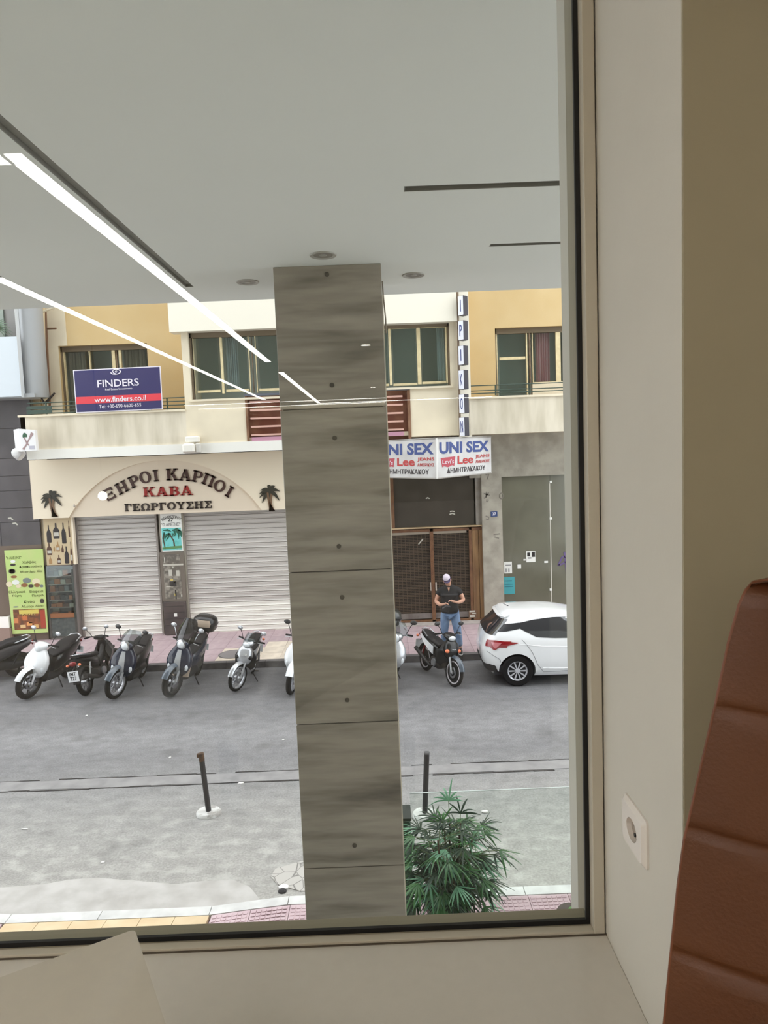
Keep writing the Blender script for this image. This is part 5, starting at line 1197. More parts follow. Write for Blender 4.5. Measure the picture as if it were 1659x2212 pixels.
for i in range(9):
    a = math.radians(-40 + 15 * i); b0 = at(-8, 715, Ybl + .3) + Vector((0, 0, .1)); d = Vector((math.cos(a), .15 * math.sin(i), math.sin(a)))
    L, Rr = [], []
    for k in range(6): u = k / 5; c = b0 + d * .42 * u - Vector((0, 0, .2 * u * u)); w = .022 * (1 - u) + .003; L.append(c + Vector((0, 0, w))); Rr.append(c - Vector((0, 0, w)))
    MB().sheet([L, Rr], .004).build('leaf', mat('plant_grey_green', (96, 120, 96), .6), pt_)
tw = MB()
for i in range(2): tw.tube([at(86 - 3 * i, 852, YWL - .5), at(95 + 4 * i, 872, YWL - .5), at(118, 849, YWL - .5)], .025, 6)
tag(tw.build('bent_bracket', mat('bracket_dark', (52, 46, 44), .6)), 'bent dark metal bracket on the left end of the balcony', 'bracket')
# what closes the view to the right, beyond the frame
B(7.5, YWL - .6, .1, 20, YWL + 2, 14).build('wall_beyond', M_cream_w, kind='structure', label='next building beyond the frame on the right')

# ------------------------------------------------------------------ motorbikes and scooters along the far kerb
M_tyre = mat('tyre_black', (27, 26, 27), .85, spec=.25); M_chr = mat('chrome', (200, 200, 204), .2, metal=1.0); M_alu = mat('cast_silver', (186, 186, 190), .35, metal=.7)
M_plas = mat('black_plastic', (26, 25, 27), .55, spec=.3); M_seat = mat('seat_black', (30, 28, 30), .6, spec=.3, bump=.05, bscale=90); M_eng = mat('engine_dark', (46, 44, 44), .5, metal=.3)
M_lens = mat('lamp_lens', (226, 230, 234), .08, coat=1.0); M_org = mat('orange_lens', (236, 130, 90), .2); M_redl = mat('red_lens', (120, 22, 26), .2)
M_mir = mat('mirror_back', (40, 40, 42), .3)
G_scr = glass('windscreen', (206, 212, 214), 1.5)
M_scrd = glass('smoked_windscreen', (150, 152, 156), 1.5)
P_white = mat('paint_white', (240, 241, 244), .2, coat=1.0); P_navy = mat('paint_navy', (20, 27, 48), .25, coat=.4, spec=.35); P_black = mat('paint_black', (16, 17, 21), .28, coat=.3, spec=.35)
P_silver = mat('paint_silver', (188, 190, 194), .25, metal=.5, coat=1.0); P_blue = mat('paint_blue', (86, 116, 160), .2, coat=1.0); P_slate = mat('paint_slate', (74, 84, 96), .3, coat=.7)
P_tan = mat('beige_inner', (176, 158, 140), .5)
def se(cx, cz, a, b, n=20, p=2.6, cy=0.0):
    out = []
    for i in range(n):
        t = 2 * PI * i / n; c, s = math.cos(t), math.sin(t)
        out.append((cx + a * math.copysign(abs(c) ** (2 / p), c), cy + b * math.copysign(abs(s) ** (2 / p), s), cz))
    return out
def sx_ring(x, cz, hw, hh, n=18, p=2.6):         # ring across the x axis
    return [(x, hw * math.copysign(abs(math.cos(t)) ** (2 / p), math.cos(t)), cz + hh * math.copysign(abs(math.sin(t)) ** (2 / p), math.sin(t))) for t in [2 * PI * i / n for i in range(n)]]
AY = Matrix.Rotation(-PI / 2, 4, 'X')
def wheel(root, xc, r, w, Ms, rim, style, disc=True):
    T = Ms @ Matrix.Translation((xc, 0, r)) @ AY
    n = 12; q = MB(); q.lathe([(r - w / 2 + w / 2 * math.cos(2 * PI * k / n), w / 2 * math.sin(2 * PI * k / n)) for k in range(n)], 32, T, closed=True)
    o = q.build('tyre', M_tyre, root, smooth=50, world=False)
    rr = r - w * .92
    def ch(mb, nm, m, sm=40): mb.build(nm, m, o, smooth=sm, world=False)
    ch(MB().lathe([(rr + .012, -w * .36), (rr + .012, w * .36), (rr - .012, w * .40), (rr - .018, 0), (rr - .012, -w * .40)], 32, T, closed=True), 'rim', rim)
    hb = MB().tube([(0, 0, -.06), (0, 0, .06)], .035, 12, T); ch(hb, 'hub', M_alu)
    sp = MB()
    if style == 'cast':
        for k in range(5):
            a = 2 * PI * k / 5 + .3
            for e in (-.12, .12): sp.tube([(.03 * math.cos(a), .03 * math.sin(a), 0), (rr * math.cos(a + e), rr * math.sin(a + e), 0)], [.014, .011], 6, T)
    elif style == 'thin':
        for k in range(16):
            a = 2 * PI * k / 16; sp.tube([(.035 * math.cos(a), .035 * math.sin(a), .03 * (-1) ** k), (rr * math.cos(a + .3), rr * math.sin(a + .3), 0)], .0035, 4, T)
    else:
        sp.lathe([(.02, -.02), (rr, -.015), (rr, .015), (.02, .02)], 24, T)
    sp.build('spokes', M_tyre if style == 'disc' else rim, o, smooth=40, world=False, kind='stuff')
    if disc: ch(MB().lathe([(.07, -.045), (.115, -.045), (.115, -.04), (.07, -.04)], 24, T, closed=True), 'brake_disc', M_chr); ch(MB().lathe([(.07, .045), (.115, .045), (.115, .04), (.07, .04)], 24, T, closed=True), 'brake_disc', M_chr)
    return o
def place(root, heading, lean, front=None, rear=None, wb=(.68, -.66)):
    h = math.radians(heading)
    if front is not None: p = atz(front[0], front[1], 0); k = wb[0]
    else: p = atz(rear[0], rear[1], 0); k = wb[1]
    root.location = (p.x - math.cos(h) * k, p.y - math.sin(h) * k, 0); root.rotation_euler = (math.radians(lean), 0, h)
def mirrors(root, M, x, z, w, m, stem, up=.2, sides=(1, -1)):
    for s in sides:
        b = MB().tube([(x, s * w, z), (x - .01, s * (w + .05), z + up * .6), (x - .03, s * (w + .10), z + up)], .007, 6, M).build('mirror_stem', stem, root, smooth=40, world=False)
        MB().ell((x - .03, s * (w + .12), z + up + .03), (.022, .07, .045), M).build('mirror', m, b, smooth=60, world=False)
def bars(root, M, x, z, w, lever=True):
    q = MB().tube([(x - .05, w, z - .015), (x, w * .62, z), (x + .06, w * .3, z - .02), (x + .06, -w * .3, z - .02), (x, -w * .62, z), (x - .05, -w, z - .015)], .013, 8, M)
    hbo = q.build('handlebar', M_plas, root, smooth=40, world=False)
    for s in (1, -1):
        MB().tube([(x - .005, s * w * .66, z), (x - .05, s * w, z - .015)], .019, 8, M).build('grip', M_tyre, hbo, smooth=40, world=False)
        if lever: MB().tube([(x + .05, s * w * .6, z - .005), (x + .03, s * w * .98, z - .03)], .007, 6, M).build('lever', M_alu, hbo, smooth=40, world=False)
def fender(root, M, xc, r, w, a0, a1, m, name='front_fender', t=.006):
    rows = []
    for i in range(13):
        a = math.radians(a0 + (a1 - a0) * i / 12); rows.append([(xc + (r + .03 - .05 * abs(u) ** 2) * math.cos(a), w * u, r_c + (r + .03 - .05 * abs(u) ** 2) * math.sin(a)) for u in (-1, -.8, -.4, 0, .4, .8, 1)] if (r_c := r) else None)
    return MB().sheet(rows, t, M).build(name, m, root, smooth=60, world=False)

def scooter(label, heading, front=None, rear=None, lean=-9, steer=0, body=None, side=None, nose=None, fend=None, stripe=None, screen=None, screen_h=.38, topcase=None, mir=M_mir, inner=None,
            wheelr=.31, rim=M_alu, style='cast', inds=M_lens, headlamp='round', plate=None, mirror_sides=(1, -1), stem=M_plas, s=1.04, forkm=M_plas):
    root = thing('scooter', label, 'scooter', group='motorbikes and scooters parked along the far kerb')
    place(root, heading, lean, front, rear); root.scale = (s, s, s)
    nose = nose or body; fend = fend or body; side = side or body; inner = inner or M_plas
    I = Matrix.Identity(4)
    St = Matrix.Translation((.50, 0, 0)) @ Matrix.Rotation(math.radians(steer), 4, 'Z') @ Matrix.Translation((-.50, 0, 0))
    def P(mb, nm, m, sm=50, par=root, **k): return mb.build(nm, m, par, smooth=sm, world=False, **k)
    wheel(root, .68, wheelr, .10, St, rim, style); wheel(root, -.66, wheelr - .02, .12, I, rim, style, False)
    for sgn in (1, -1):
        P(MB().tube([(.68, sgn * .075, wheelr), (.60, sgn * .075, .55), (.52, sgn * .06, .80)], [.020, .026, .026], 8, St), 'fork_leg', forkm)
    fender(root, St, .68, wheelr + .012, .068, 22, 128, fend)
    # front shield, narrow at the foot, broad at the knees, tapering to the headstock
    rings = [se(.50, .40, .045, .10), se(.535, .47, .085, .175), se(.545, .58, .11, .235), se(.53, .70, .115, .255), se(.50, .82, .105, .228), se(.465, .92, .09, .168), se(.44, .99, .07, .115)]
    sh = P(MB().loft(rings), 'front_shield', nose)
    fx = [(.40, .545), (.48, .62), (.58, .655), (.70, .645), (.82, .605), (.92, .555)]
    if stripe:
        rows = [[(x + .006 - abs(u) * .004, u * wv, z) for u in (-1, 0, 1)] for (z, x), wv in zip(fx, (.03, .05, .06, .06, .05, .035))]
        P(MB().sheet(rows, .012), 'stripe', stripe, par=sh)
    for sgn in (1, -1):
        P(MB().ell((.605, sgn * .160, .60), (.035, .05, .075), Matrix.Identity(4)), 'indicator', inds, par=sh)
        P(MB().tube([(.60, sgn * .12, .50), (.63, sgn * .10, .62), (.60, sgn * .10, .74)], [.008, .014, .006], 6), 'crease', inds if stripe else M_plas, par=sh)
    P(MB().loft([se(.40, .34, .05, .17), se(.385, .55, .05, .20), se(.375, .75, .05, .20), se(.375, .93, .045, .13)]), 'leg_shield', inner)
    # handlebar cowl with headlamp
    cw = P(MB().loft([sx_ring(.30, 1.03, .05, .03), sx_ring(.34, 1.03, .13, .06), sx_ring(.42, 1.03, .15, .075), sx_ring(.50, 1.015, .12, .07), sx_ring(.535, 1.0, .06, .045)]).xf(St), 'handlebar_cowl', nose)
    if headlamp == 'round':
        P(MB().lathe([(.001, .045), (.05, .04), (.085, .015), (.095, -.03), (.09, -.06)], 20, St @ Matrix.Translation((.515, 0, 1.01)) @ Matrix.Rotation(PI / 2, 4, 'Y')), 'headlamp', M_lens, par=cw)
        P(MB().lathe([(.088, .018), (.104, .01), (.104, -.03), (.09, -.03)], 20, St @ Matrix.Translation((.515, 0, 1.01)) @ Matrix.Rotation(PI / 2, 4, 'Y'), closed=True), 'headlamp_ring', M_chr, par=cw)
    else:
        P(MB().ell((.50, 0, .985), (.06, .085, .10), St), 'headlamp', M_lens, par=cw)
    bars(root, St, .36, 1.06, .33)
    mirrors(root, St, .38, 1.07, .20, mir, stem, .22, mirror_sides)
    if screen:
        rows = []
        for i in range(8):
            u = i / 7; z = 1.05 + screen_h * u; x = .50 - .17 * u; w = .20 * (1 - .45 * u ** 3) + .02
            rows.append([(x - .10 * v * v, w * v, z - .03 * v * v * u) for v in (-1, -.66, -.33, 0, .33, .66, 1)])
        P(MB().sheet(rows, .004, St), 'windscreen', screen)
    # floor, rear body, seat
    P(MB().loft([sx_ring(-.18, .33, .17, .07), sx_ring(.05, .29, .185, .05), sx_ring(.40, .32, .16, .05)]), 'floorboard', M_plas)
    P(MB().loft([sx_ring(.04, .50, .10, .14), sx_ring(-.05, .54, .16, .18), sx_ring(-.30, .60, .19, .16), sx_ring(-.60, .68, .175, .13), sx_ring(-.84, .76, .12, .09), sx_ring(-.95, .80, .06, .05)]), 'rear_body', side)
    P(MB().loft([sx_ring(.10, .72, .08, .03), sx_ring(.02, .74, .14, .055), sx_ring(-.20, .765, .165, .06), sx_ring(-.38, .79, .16, .06), sx_ring(-.46, .83, .155, .06), sx_ring(-.70, .86, .14, .055), sx_ring(-.86, .87, .09, .03)]), 'seat', M_seat)
    P(MB().tube([(-.62, .15, .84), (-.86, .12, .90), (-.93, 0, .91), (-.86, -.12, .90), (-.62, -.15, .84)], .014, 8), 'grab_rail', P_silver if topcase is None else M_plas)
    P(MB().loft([sx_ring(.0, .34, .09, .09), sx_ring(-.30, .34, .13, .12), sx_ring(-.60, .32, .13, .10), sx_ring(-.78, .31, .06, .06)]), 'engine', M_eng)
    P(MB().tube([(-.10, -.14, .24), (-.35, -.17, .27), (-.42, -.18, .30), (-.92, -.20, .42)], [.018, .022, .052, .056], 12), 'exhaust', M_eng)
    P(MB().lathe([(.03, 0), (.058, 0), (.058, .02), (.03, .02)], 16, Matrix.Translation((-.92, -.20, .42)) @ Matrix.Rotation(-1.3, 4, 'Y'), closed=True), 'exhaust_ring', M_chr)
    P(MB().tube([(-.55, .13, .35), (-.72, .12, .66)], .02, 8).tube([(-.55, -.13, .35), (-.72, -.12, .66)], .02, 8), 'shock_absorber', M_eng)
    P(MB().ell((-.96, 0, .76), (.03, .10, .05)), 'tail_lamp', M_redl)
    pb = P(MB().box(-1.03, -.03, .52, -1.0, .03, .68), 'plate_holder', M_plas, sm=30)
    P(MB().box(-1.04, -.10, .46, -1.032, .10, .60), 'licence_plate', P_white, par=pb, sm=30)
    P(MB().tube([(-.05, .12, .28), (-.02, .28, .02)], .012, 6).tube([(-.02, .26, .02), (-.02, .31, .02)], .016, 6), 'side_stand', M_eng)
    if topcase:
        t = P(MB().loft([se(-.95, .93, .20, .21), se(-.95, .98, .235, .25), se(-.95, 1.10, .245, .265), se(-.95, 1.20, .22, .24), se(-.94, 1.26, .14, .16)]), 'top_case', topcase[0])
        if topcase[1]: P(MB().loft([se(-.76, 1.05, .065, .17), se(-.755, 1.12, .07, .18), se(-.77, 1.19, .06, .15)]), 'backrest_pad', topcase[1], par=t)
        P(MB().loft([se(-.95, 1.085, .25, .27), se(-.95, 1.10, .25, .27)]), 'case_seam', M_plas, par=t)
    return root

def underbone(label, heading, front=None, rear=None, lean=-9, steer=0, body=None, flank=None, rim=P_silver, style='disc', inds=M_org, fend=None, mir=M_mir, plate=None, shield=None, screen=None, exh=M_eng, kindname='motorbike', leg=None, mirror_sides=(1, -1), helmet=False):
    root = thing(kindname, label, 'motorbike', group='motorbikes and scooters parked along the far kerb')
    place(root, heading, lean, front, rear, (.62, -.60)); I = Matrix.Identity(4); leg = leg or body; fend = fend or body
    St = Matrix.Translation((.46, 0, 0)) @ Matrix.Rotation(math.radians(steer), 4, 'Z') @ Matrix.Translation((-.46, 0, 0))
    def P(mb, nm, m, sm=50, par=root, **k): return mb.build(nm, m, par, smooth=sm, world=False, **k)
    wheel(root, .62, .29, .075, St, rim, style); wheel(root, -.60, .285, .085, I, rim, style, False)
    for sgn in (1, -1): P(MB().tube([(.62, sgn * .07, .29), (.50, sgn * .07, .62), (.44, sgn * .06, .82)], [.024, .026, .024], 8, St), 'fork_leg', P_silver)
    fender(root, St, .62, .30, .055, 15, 150, fend)
    sh = P(MB().loft([se(.44, .52, .05, .07), se(.47, .60, .09, .14), se(.46, .72, .10, .17), se(.42, .84, .09, .14), se(.38, .92, .06, .09)]), 'front_shield', shield or body)
    for sgn in (1, -1):
        P(MB().sheet([[(.50, sgn * .05, .50), (.47, sgn * .15, .60), (.43, sgn * .17, .74), (.38, sgn * .10, .88)], [(.34, sgn * .10, .42), (.32, sgn * .20, .52), (.31, sgn * .22, .66), (.33, sgn * .12, .84)], [(.22, sgn * .10, .34), (.18, sgn * .19, .40), (.20, sgn * .20, .52), (.26, sgn * .10, .70)]], .012), 'leg_shield', leg)
        P(MB().ell((.52, sgn * .13, .70), (.035, .055, .04)), 'indicator', inds, par=sh)
    P(MB().tube([(.555, -.04, .74), (.565, .0, .735), (.555, .04, .74)], .008, 6), 'badge', P_silver, par=sh)
    cw = P(MB().loft([sx_ring(.24, 1.0, .06, .03), sx_ring(.30, .99, .13, .055), sx_ring(.38, .97, .13, .065), sx_ring(.45, .95, .08, .05)]).xf(St), 'handlebar_cowl', body)
    P(MB().ell((.435, 0, .945), (.05, .09, .055), St), 'headlamp', M_lens, par=cw)
    bars(root, St, .30, 1.02, .33)
    mirrors(root, St, .32, 1.03, .18, mir, M_plas, .16, mirror_sides)
    if screen: P(MB().sheet([[(.44 - .08 * v * v, .13 * v, .99) for v in (-1, -.5, 0, .5, 1)], [(.39 - .08 * v * v, .12 * v, 1.10) for v in (-1, -.5, 0, .5, 1)], [(.33 - .06 * v * v, .08 * v, 1.17) for v in (-1, -.5, 0, .5, 1)]], .004, St), 'windscreen', screen)
    P(MB().loft([sx_ring(.36, .78, .05, .10), sx_ring(.24, .62, .06, .10), sx_ring(.08, .50, .08, .10), sx_ring(-.06, .52, .11, .13)]), 'frame_cover', M_plas)
    P(MB().loft([sx_ring(-.02, .55, .08, .13), sx_ring(-.14, .60, .14, .13), sx_ring(-.40, .66, .14, .11), sx_ring(-.66, .74, .11, .08), sx_ring(-.84, .80, .05, .04)]), 'rear_body', body)
    if flank:
        for sgn in (1, -1): P(MB().sheet([[(-.05, sgn * .145, .50), (-.05, sgn * .15, .66)], [(-.25, sgn * .155, .55), (-.25, sgn * .155, .70)], [(-.50, sgn * .145, .64), (-.50, sgn * .145, .75)], [(-.78, sgn * .10, .75), (-.78, sgn * .10, .81)]], .012), 'side_panel', flank)
    P(MB().loft([sx_ring(.04, .70, .07, .025), sx_ring(-.06, .73, .125, .05), sx_ring(-.30, .76, .14, .055), sx_ring(-.55, .82, .13, .05), sx_ring(-.76, .86, .085, .025)]), 'seat', M_seat)
    P(MB().loft([sx_ring(.22, .36, .08, .09), sx_ring(.05, .33, .12, .13), sx_ring(-.20, .34, .12, .11)]), 'engine', M_alu if helmet else M_eng)
    P(MB().lathe([(.001, 0), (.085, 0), (.085, .03), (.001, .03)], 16, Matrix.Translation((-.02, -.12, .33)) @ Matrix.Rotation(PI / 2, 4, 'X')), 'engine_cover', M_alu)
    P(MB().tube([(-.20, .06, .32), (-.60, .09, .29)], .025, 6).tube([(-.20, -.06, .32), (-.60, -.09, .29)], .025, 6), 'swingarm', M_eng)
    P(MB().tube([(-.58, .12, .31), (-.46, .12, .66)], .022, 8).tube([(-.58, -.12, .31), (-.46, -.12, .66)], .022, 8), 'shock_absorber', M_redl if flank else M_chr)
    P(MB().tube([(.10, -.10, .26), (-.20, -.13, .24), (-.36, -.15, .30), (-.80, -.18, .46)], [.016, .018, .042, .046], 12), 'exhaust', exh)
    P(MB().tube([(-.40, .13, .80), (-.74, .10, .90), (-.80, 0, .91), (-.74, -.10, .90), (-.40, -.13, .80)], .011, 8), 'grab_rail', P_silver)
    fender(root, I, -.60, .30, .075, 30, 175, M_plas, 'rear_fender')
    P(MB().ell((-.88, 0, .75), (.035, .085, .05)), 'tail_lamp', M_redl)
    for sgn in (1, -1): P(MB().ell((-.86, sgn * .13, .72), (.03, .035, .028)), 'indicator', M_org)
    pl = P(MB().box(-.955, -.115, .40, -.945, .115, .62), 'licence_plate', P_white, sm=30)
    P(MB().tube([(-.84, 0, .68), (-.95, 0, .60)], .015, 6), 'plate_arm', M_plas)
    if plate:
        for s_, z0, z1, hw in plate: text_mb(s_, 2 * hw, z1 - z0, (-.9555, hw, z0), (0, -1, 0), (0, 0, 1), .003, .01).build('lettering', M_ink, pl, world=False)
    P(MB().tube([(-.02, .10, .24), (.0, .26, .02)], .011, 6), 'side_stand', M_eng)
    for sgn in (1, -1): P(MB().tube([(.0, sgn * .08, .26), (.0, sgn * .24, .27)], .012, 6), 'footpeg', M_tyre)
    return root

scooter('dark scooter at far left, only its tail and seat in view', -152, rear=(40, 1462), lean=-7, body=mat('paint_graphite', (52, 50, 54), .35, coat=.5), rim=M_eng)
scooter('white scooter with dark legshield, second from the left', -97, front=(66, 1509), steer=-14, body=P_white, side=P_black, inner=M_plas, fend=P_white, screen=None, rim=M_eng, inds=M_lens, forkm=P_white, mir=P_silver, headlamp='oval')
underbone('black moped with its number plate turned to the street', 84, rear=(189, 1501), lean=-8, steer=-14, body=P_black, rim=M_eng, style='thin', plate=(('IMT', .53, .60, .07), ('727', .43, .51, .07)), mir=P_silver, inds=M_plas, kindname='moped')
scooter('navy scooter with silver stripe, white indicators and a low clear windscreen', -90, front=(255, 1509), steer=-18, body=P_black, nose=P_navy, fend=P_slate, stripe=P_silver, screen=G_scr, screen_h=.26, rim=M_alu, style='thin', forkm=P_silver)
scooter('navy scooter with smoked windscreen and black top case with tan backrest', -94, front=(376, 1505), steer=-16, body=P_navy, nose=P_navy, inner=P_tan, fend=P_slate, stripe=P_silver, screen=M_scrd, screen_h=.46, topcase=(P_black, P_tan), rim=M_eng, mir=P_silver, stem=P_silver, forkm=P_silver)
underbone('small silver motorbike standing in front of the manhole cover', -92, front=(517, 1494), steer=-24, body=P_silver, leg=M_plas, rim=P_silver, style='thin', mir=P_silver, inds=M_plas, screen=G_scr, helmet=True)
scooter('blue and white scooter half hidden by the left edge of the pillar', -90, front=(632, 1499), steer=-10, body=P_blue, nose=P_white, fend=P_white, side=P_navy, rim=M_alu, forkm=P_silver)
scooter('silver scooter with dark top case half hidden by the right edge of the pillar', -86, front=(842, 1492), steer=-10, body=P_silver, nose=P_silver, inner=M_plas, topcase=(mat('case_green_black', (40, 44, 42), .3, coat=.6), None), rim=M_eng, screen=G_scr, screen_h=.25)
underbone('black and white underbone motorbike beside the standing man', -67, front=(977, 1483), steer=6, lean=-8, body=P_black, flank=P_white, rim=mat('rim_white', (214, 208, 214), .4), style='disc', inds=M_org, fend=P_slate)

# ------------------------------------------------------------------ white hatchback
car = thing('car', 'white hatchback parked facing right, cut off by the window frame', 'car')
wq = atz(1120, 1482.5, 0)
CW = .865
car_loc = Vector((wq.x, wq.y + CW - .06, 0)); yaw = math.atan2(KY(1) - KY(0), 1.0)
car.location = car_loc; car.rotation_euler = (0, 0, yaw)
# local: x forward from the rear axle, near (right) side is -y
P_car = mat('car_white', (244, 245, 247), .22, coat=1.0); M_cg = mat('car_glass', (34, 36, 42), .05, coat=1.0, spec=.9); M_ctrim = mat('car_trim', (38, 38, 42), .4); M_tail = mat('tail_red', (150, 22, 34), .12, coat=1.0)
LX = 3.30
# plan outline at each height: rear x, front x, half width
prof = [(.20, -.50, 3.05, .76, .5), (.30, -.60, 3.22, .835, .5), (.45, -.66, 3.30, .862, .5), (.60, -.675, 3.30, .868, .5), (.75, -.665, 3.22, .866, .5), (.88, -.635, 3.05, .858, .5), (.97, -.60, 2.70, .838, .5),
        (1.02, -.585, 2.35, .815, .5), (1.12, -.49, 2.06, .772, .5), (1.24, -.36, 1.76, .712, .5), (1.34, -.27, 1.46, .655, .5), (1.40, -.26, 1.18, .60, .5), (1.445, -.20, .95, .50, .5), (1.468, -.0, .70, .30, .5)]
NP = 56
def ipf(z):
    if z <= prof[0][0]: return prof[0][1:4]
    for a, b in zip(prof, prof[1:]):
        if a[0] <= z <= b[0]:
            k = (z - a[0]) / (b[0] - a[0]); return tuple(a[i] + (b[i] - a[i]) * k for i in (1, 2, 3))
    return prof[-1][1:4]
def outline(z, n=NP, off=0.0):
    xr, xf, hw = ipf(z); cx, a = (xr + xf) / 2, (xf - xr) / 2 + off; hw += off; out = []
    for i in range(n):
        t = 2 * PI * i / n; c, s = math.cos(t), math.sin(t); p = 5.2 if c < 0 else 3.2
        out.append((cx + a * math.copysign(abs(c) ** (2 / p), c), hw * math.copysign(abs(s) ** (2 / p), s), z))
    return out
zs = sorted(set([p[0] for p in prof] + [.36, .52, .68, .82, .925, 1.07, 1.18, 1.29, 1.37, 1.425]))
cb = MB().loft([outline(z) for z in zs])
me_o = cb.build('body', P_car, car, smooth=38, world=False)
# wheel arches cut out of the body
cut = MB()
for xw in (0.0, 2.53):
    cut.lathe([(.36, -1.2), (.36, 1.2)], 36, Matrix.Translation((xw, 0, .315)) @ AY)
co = cut.build('arch_cutter', M_ctrim, None, world=False)
co.matrix_world = Matrix.Translation(car_loc) @ Matrix.Rotation(yaw, 4, 'Z')
bpy.context.view_layer.update()
bm_ = me_o.modifiers.new('arch', 'BOOLEAN'); bm_.operation = 'DIFFERENCE'; bm_.object = co; bm_.solver = 'EXACT'
dg = bpy.context.evaluated_depsgraph_get(); new_me = bpy.data.meshes.new_from_object(me_o.evaluated_get(dg)); me_o.modifiers.clear(); me_o.data = new_me
for p in new_me.polygons: p.use_smooth = True
new_me.set_sharp_from_angle(angle=math.radians(38))
bpy.data.objects.remove(co)
MB().box(-.45, -.70, .22, 3.0, .70, .60).build('underbody', M_ctrim, car, world=False)
def sidey(x, z, off=0.0):                       # y of the near (right) flank at x, z
    xr, xf, hw = ipf(z); cx, a = (xr + xf) / 2, (xf - xr) / 2; u = min(.999, abs((x - cx) / a)); p = 5.2 if x < cx else 3.2
    return -(hw * (1 - u ** p) ** (1 / p)) - off
def flank(name, pts, m, off=.006, par=None, t=.006, nx=14):
    """panel between an upper and a lower outline (lists of x, z), wrapped on the flank"""
    up, lo = pts; rows = []
    def samp(L, u):
        d = [0];
        for a, b in zip(L, L[1:]): d.append(d[-1] + math.hypot(b[0] - a[0], b[1] - a[1]))
        s_ = u * d[-1]
        for i in range(len(L) - 1):
            if s_ <= d[i + 1] + 1e-9: k = (s_ - d[i]) / max(1e-9, d[i + 1] - d[i]); return (L[i][0] + (L[i + 1][0] - L[i][0]) * k, L[i][1] + (L[i + 1][1] - L[i][1]) * k)
        return L[-1]
    for j in range(6):
        v = j / 5; r = []
        for i in range(nx + 1):
            a, b = samp(up, i / nx), samp(lo, i / nx); x, z = a[0] + (b[0] - a[0]) * v, a[1] + (b[1] - a[1]) * v
            r.append((x, sidey(x, z, off), z))
        rows.append(r)
    return MB().sheet(rows, t).build(name, m, par or car, smooth=50, world=False)
def rearx(y, z, off=0.0):
    xr, xf, hw = ipf(z); cx, a = (xr + xf) / 2, (xf - xr) / 2; u = min(.999, abs(y / hw)); return cx - a * (1 - u ** 5.2) ** (1 / 5.2) - off
def rearp(name, y0, y1, z0, z1, m, off=.008, n=16, ins=0.0, par=None):
    rows = []
    for j in range(6):
        z = z0 + (z1 - z0) * j / 5; k = 1 - ins * (z - z0) / max(1e-6, z1 - z0); rows.append([(rearx(y0 * k + (y1 * k - y0 * k) * i / n, z, off), y0 * k + (y1 * k - y0 * k) * i / n, z) for i in range(n + 1)])
    return MB().sheet(rows[::-1], .005).build(name, m, par or car, smooth=50, world=False)
rearp('rear_window', -.70, .70, 1.03, 1.33, M_cg, ins=.14)
flank('side_window', ([(.07, 1.27), (.35, 1.32), (.75, 1.355), (1.06, 1.35)], [(.07, 1.17), (.22, 1.09), (.40, 1.0), (.75, .975), (1.06, .97)]), M_cg)
flank('side_window', ([(1.11, 1.345), (1.35, 1.325), (1.62, 1.24), (1.95, 1.08)], [(1.11, .965), (1.4, .97), (1.75, .985), (2.05, 1.01)]), M_cg)
flank('pillar_trim', ([(-.37, 1.235), (-.2, 1.245), (.075, 1.275)], [(-.45, 1.09), (-.2, 1.115), (.075, 1.165)]), M_ctrim)
flank('pillar_trim', ([(1.06, 1.35), (1.11, 1.35)], [(1.06, .96), (1.11, .96)]), M_ctrim, .008)
flank('tail_lamp', ([(-.56, .93), (-.42, .945), (-.22, .93), (.02, .905)], [(-.535, .80), (-.44, .735), (-.36, .80), (.02, .895)]), M_tail, .012)
rearp('tail_lamp', -.82, -.60, .80, .93, M_tail, .012, 8); rearp('tail_lamp', .82, .60, .80, .93, M_tail, .012, 8)
flank('tail_lamp_inset', ([(-.50, .90), (-.40, .905), (-.30, .90)], [(-.46, .80), (-.42, .78), (-.38, .82)]), mat('tail_pale', (206, 120, 128), .15, coat=1.0), .020)
rearp('rear_window_wiper', -.02, .02, 1.02, 1.10, M_ctrim, .014, 4)
rearp('licence_plate', -.26, .26, .62, .73, P_white, .014, 6); rearp('bumper_insert', -.80, .80, .27, .43, M_ctrim, .010)
flank('bumper_insert', ([(-.56, .44), (-.50, .43), (-.42, .40)], [(-.50, .28), (-.46, .275), (-.40, .28)]), M_ctrim, .010)
for pts in (([(.62, .96), (.62, .90)], [(.628, .96), (.628, .90)]), ):
    pass
M_seam = mat('panel_seam', (120, 122, 126), .6)
def seam(pts, w=.004, name='panel_seam', m=None, off=.003):
    P_ = []
    for a, b in zip(pts, pts[1:]):
        for k in range(8): u = k / 8; x, z = a[0] + (b[0] - a[0]) * u, a[1] + (b[1] - a[1]) * u; P_.append((x, sidey(x, z, off - w * .3), z))
    x, z = pts[-1]; P_.append((x, sidey(x, z, off - w * .3), z)); MB().tube(P_, w, 6).build(name, m or M_seam, car, smooth=60, world=False)
seam([(1.085, .96), (1.08, .60), (1.02, .30), (.52, .29), (.40, .45), (.30, .70), (.16, .90), (.10, .96)]); seam([(1.085, .30), (2.0, .31)])
seam([(-.58, .70), (-.34, .56), (-.33, .50)]); seam([(.50, .37), (.9, .355), (1.9, .36), (2.15, .40)], .012, 'sill_crease', P_car, .002)
seam([(-.2, .90), (.5, .82), (1.2, .79), (2.4, .80)], .010, 'shoulder_crease', P_car, .0)
hd = MB().tube([(1.18, sidey(1.18, .80) - .005, .80), (1.20, sidey(1.2, .80) - .035, .80), (1.36, sidey(1.36, .805) - .035, .805), (1.38, sidey(1.38, .805) - .005, .805)], .013, 8); hd.build('door_handle', M_ctrim, car, smooth=50, world=False)
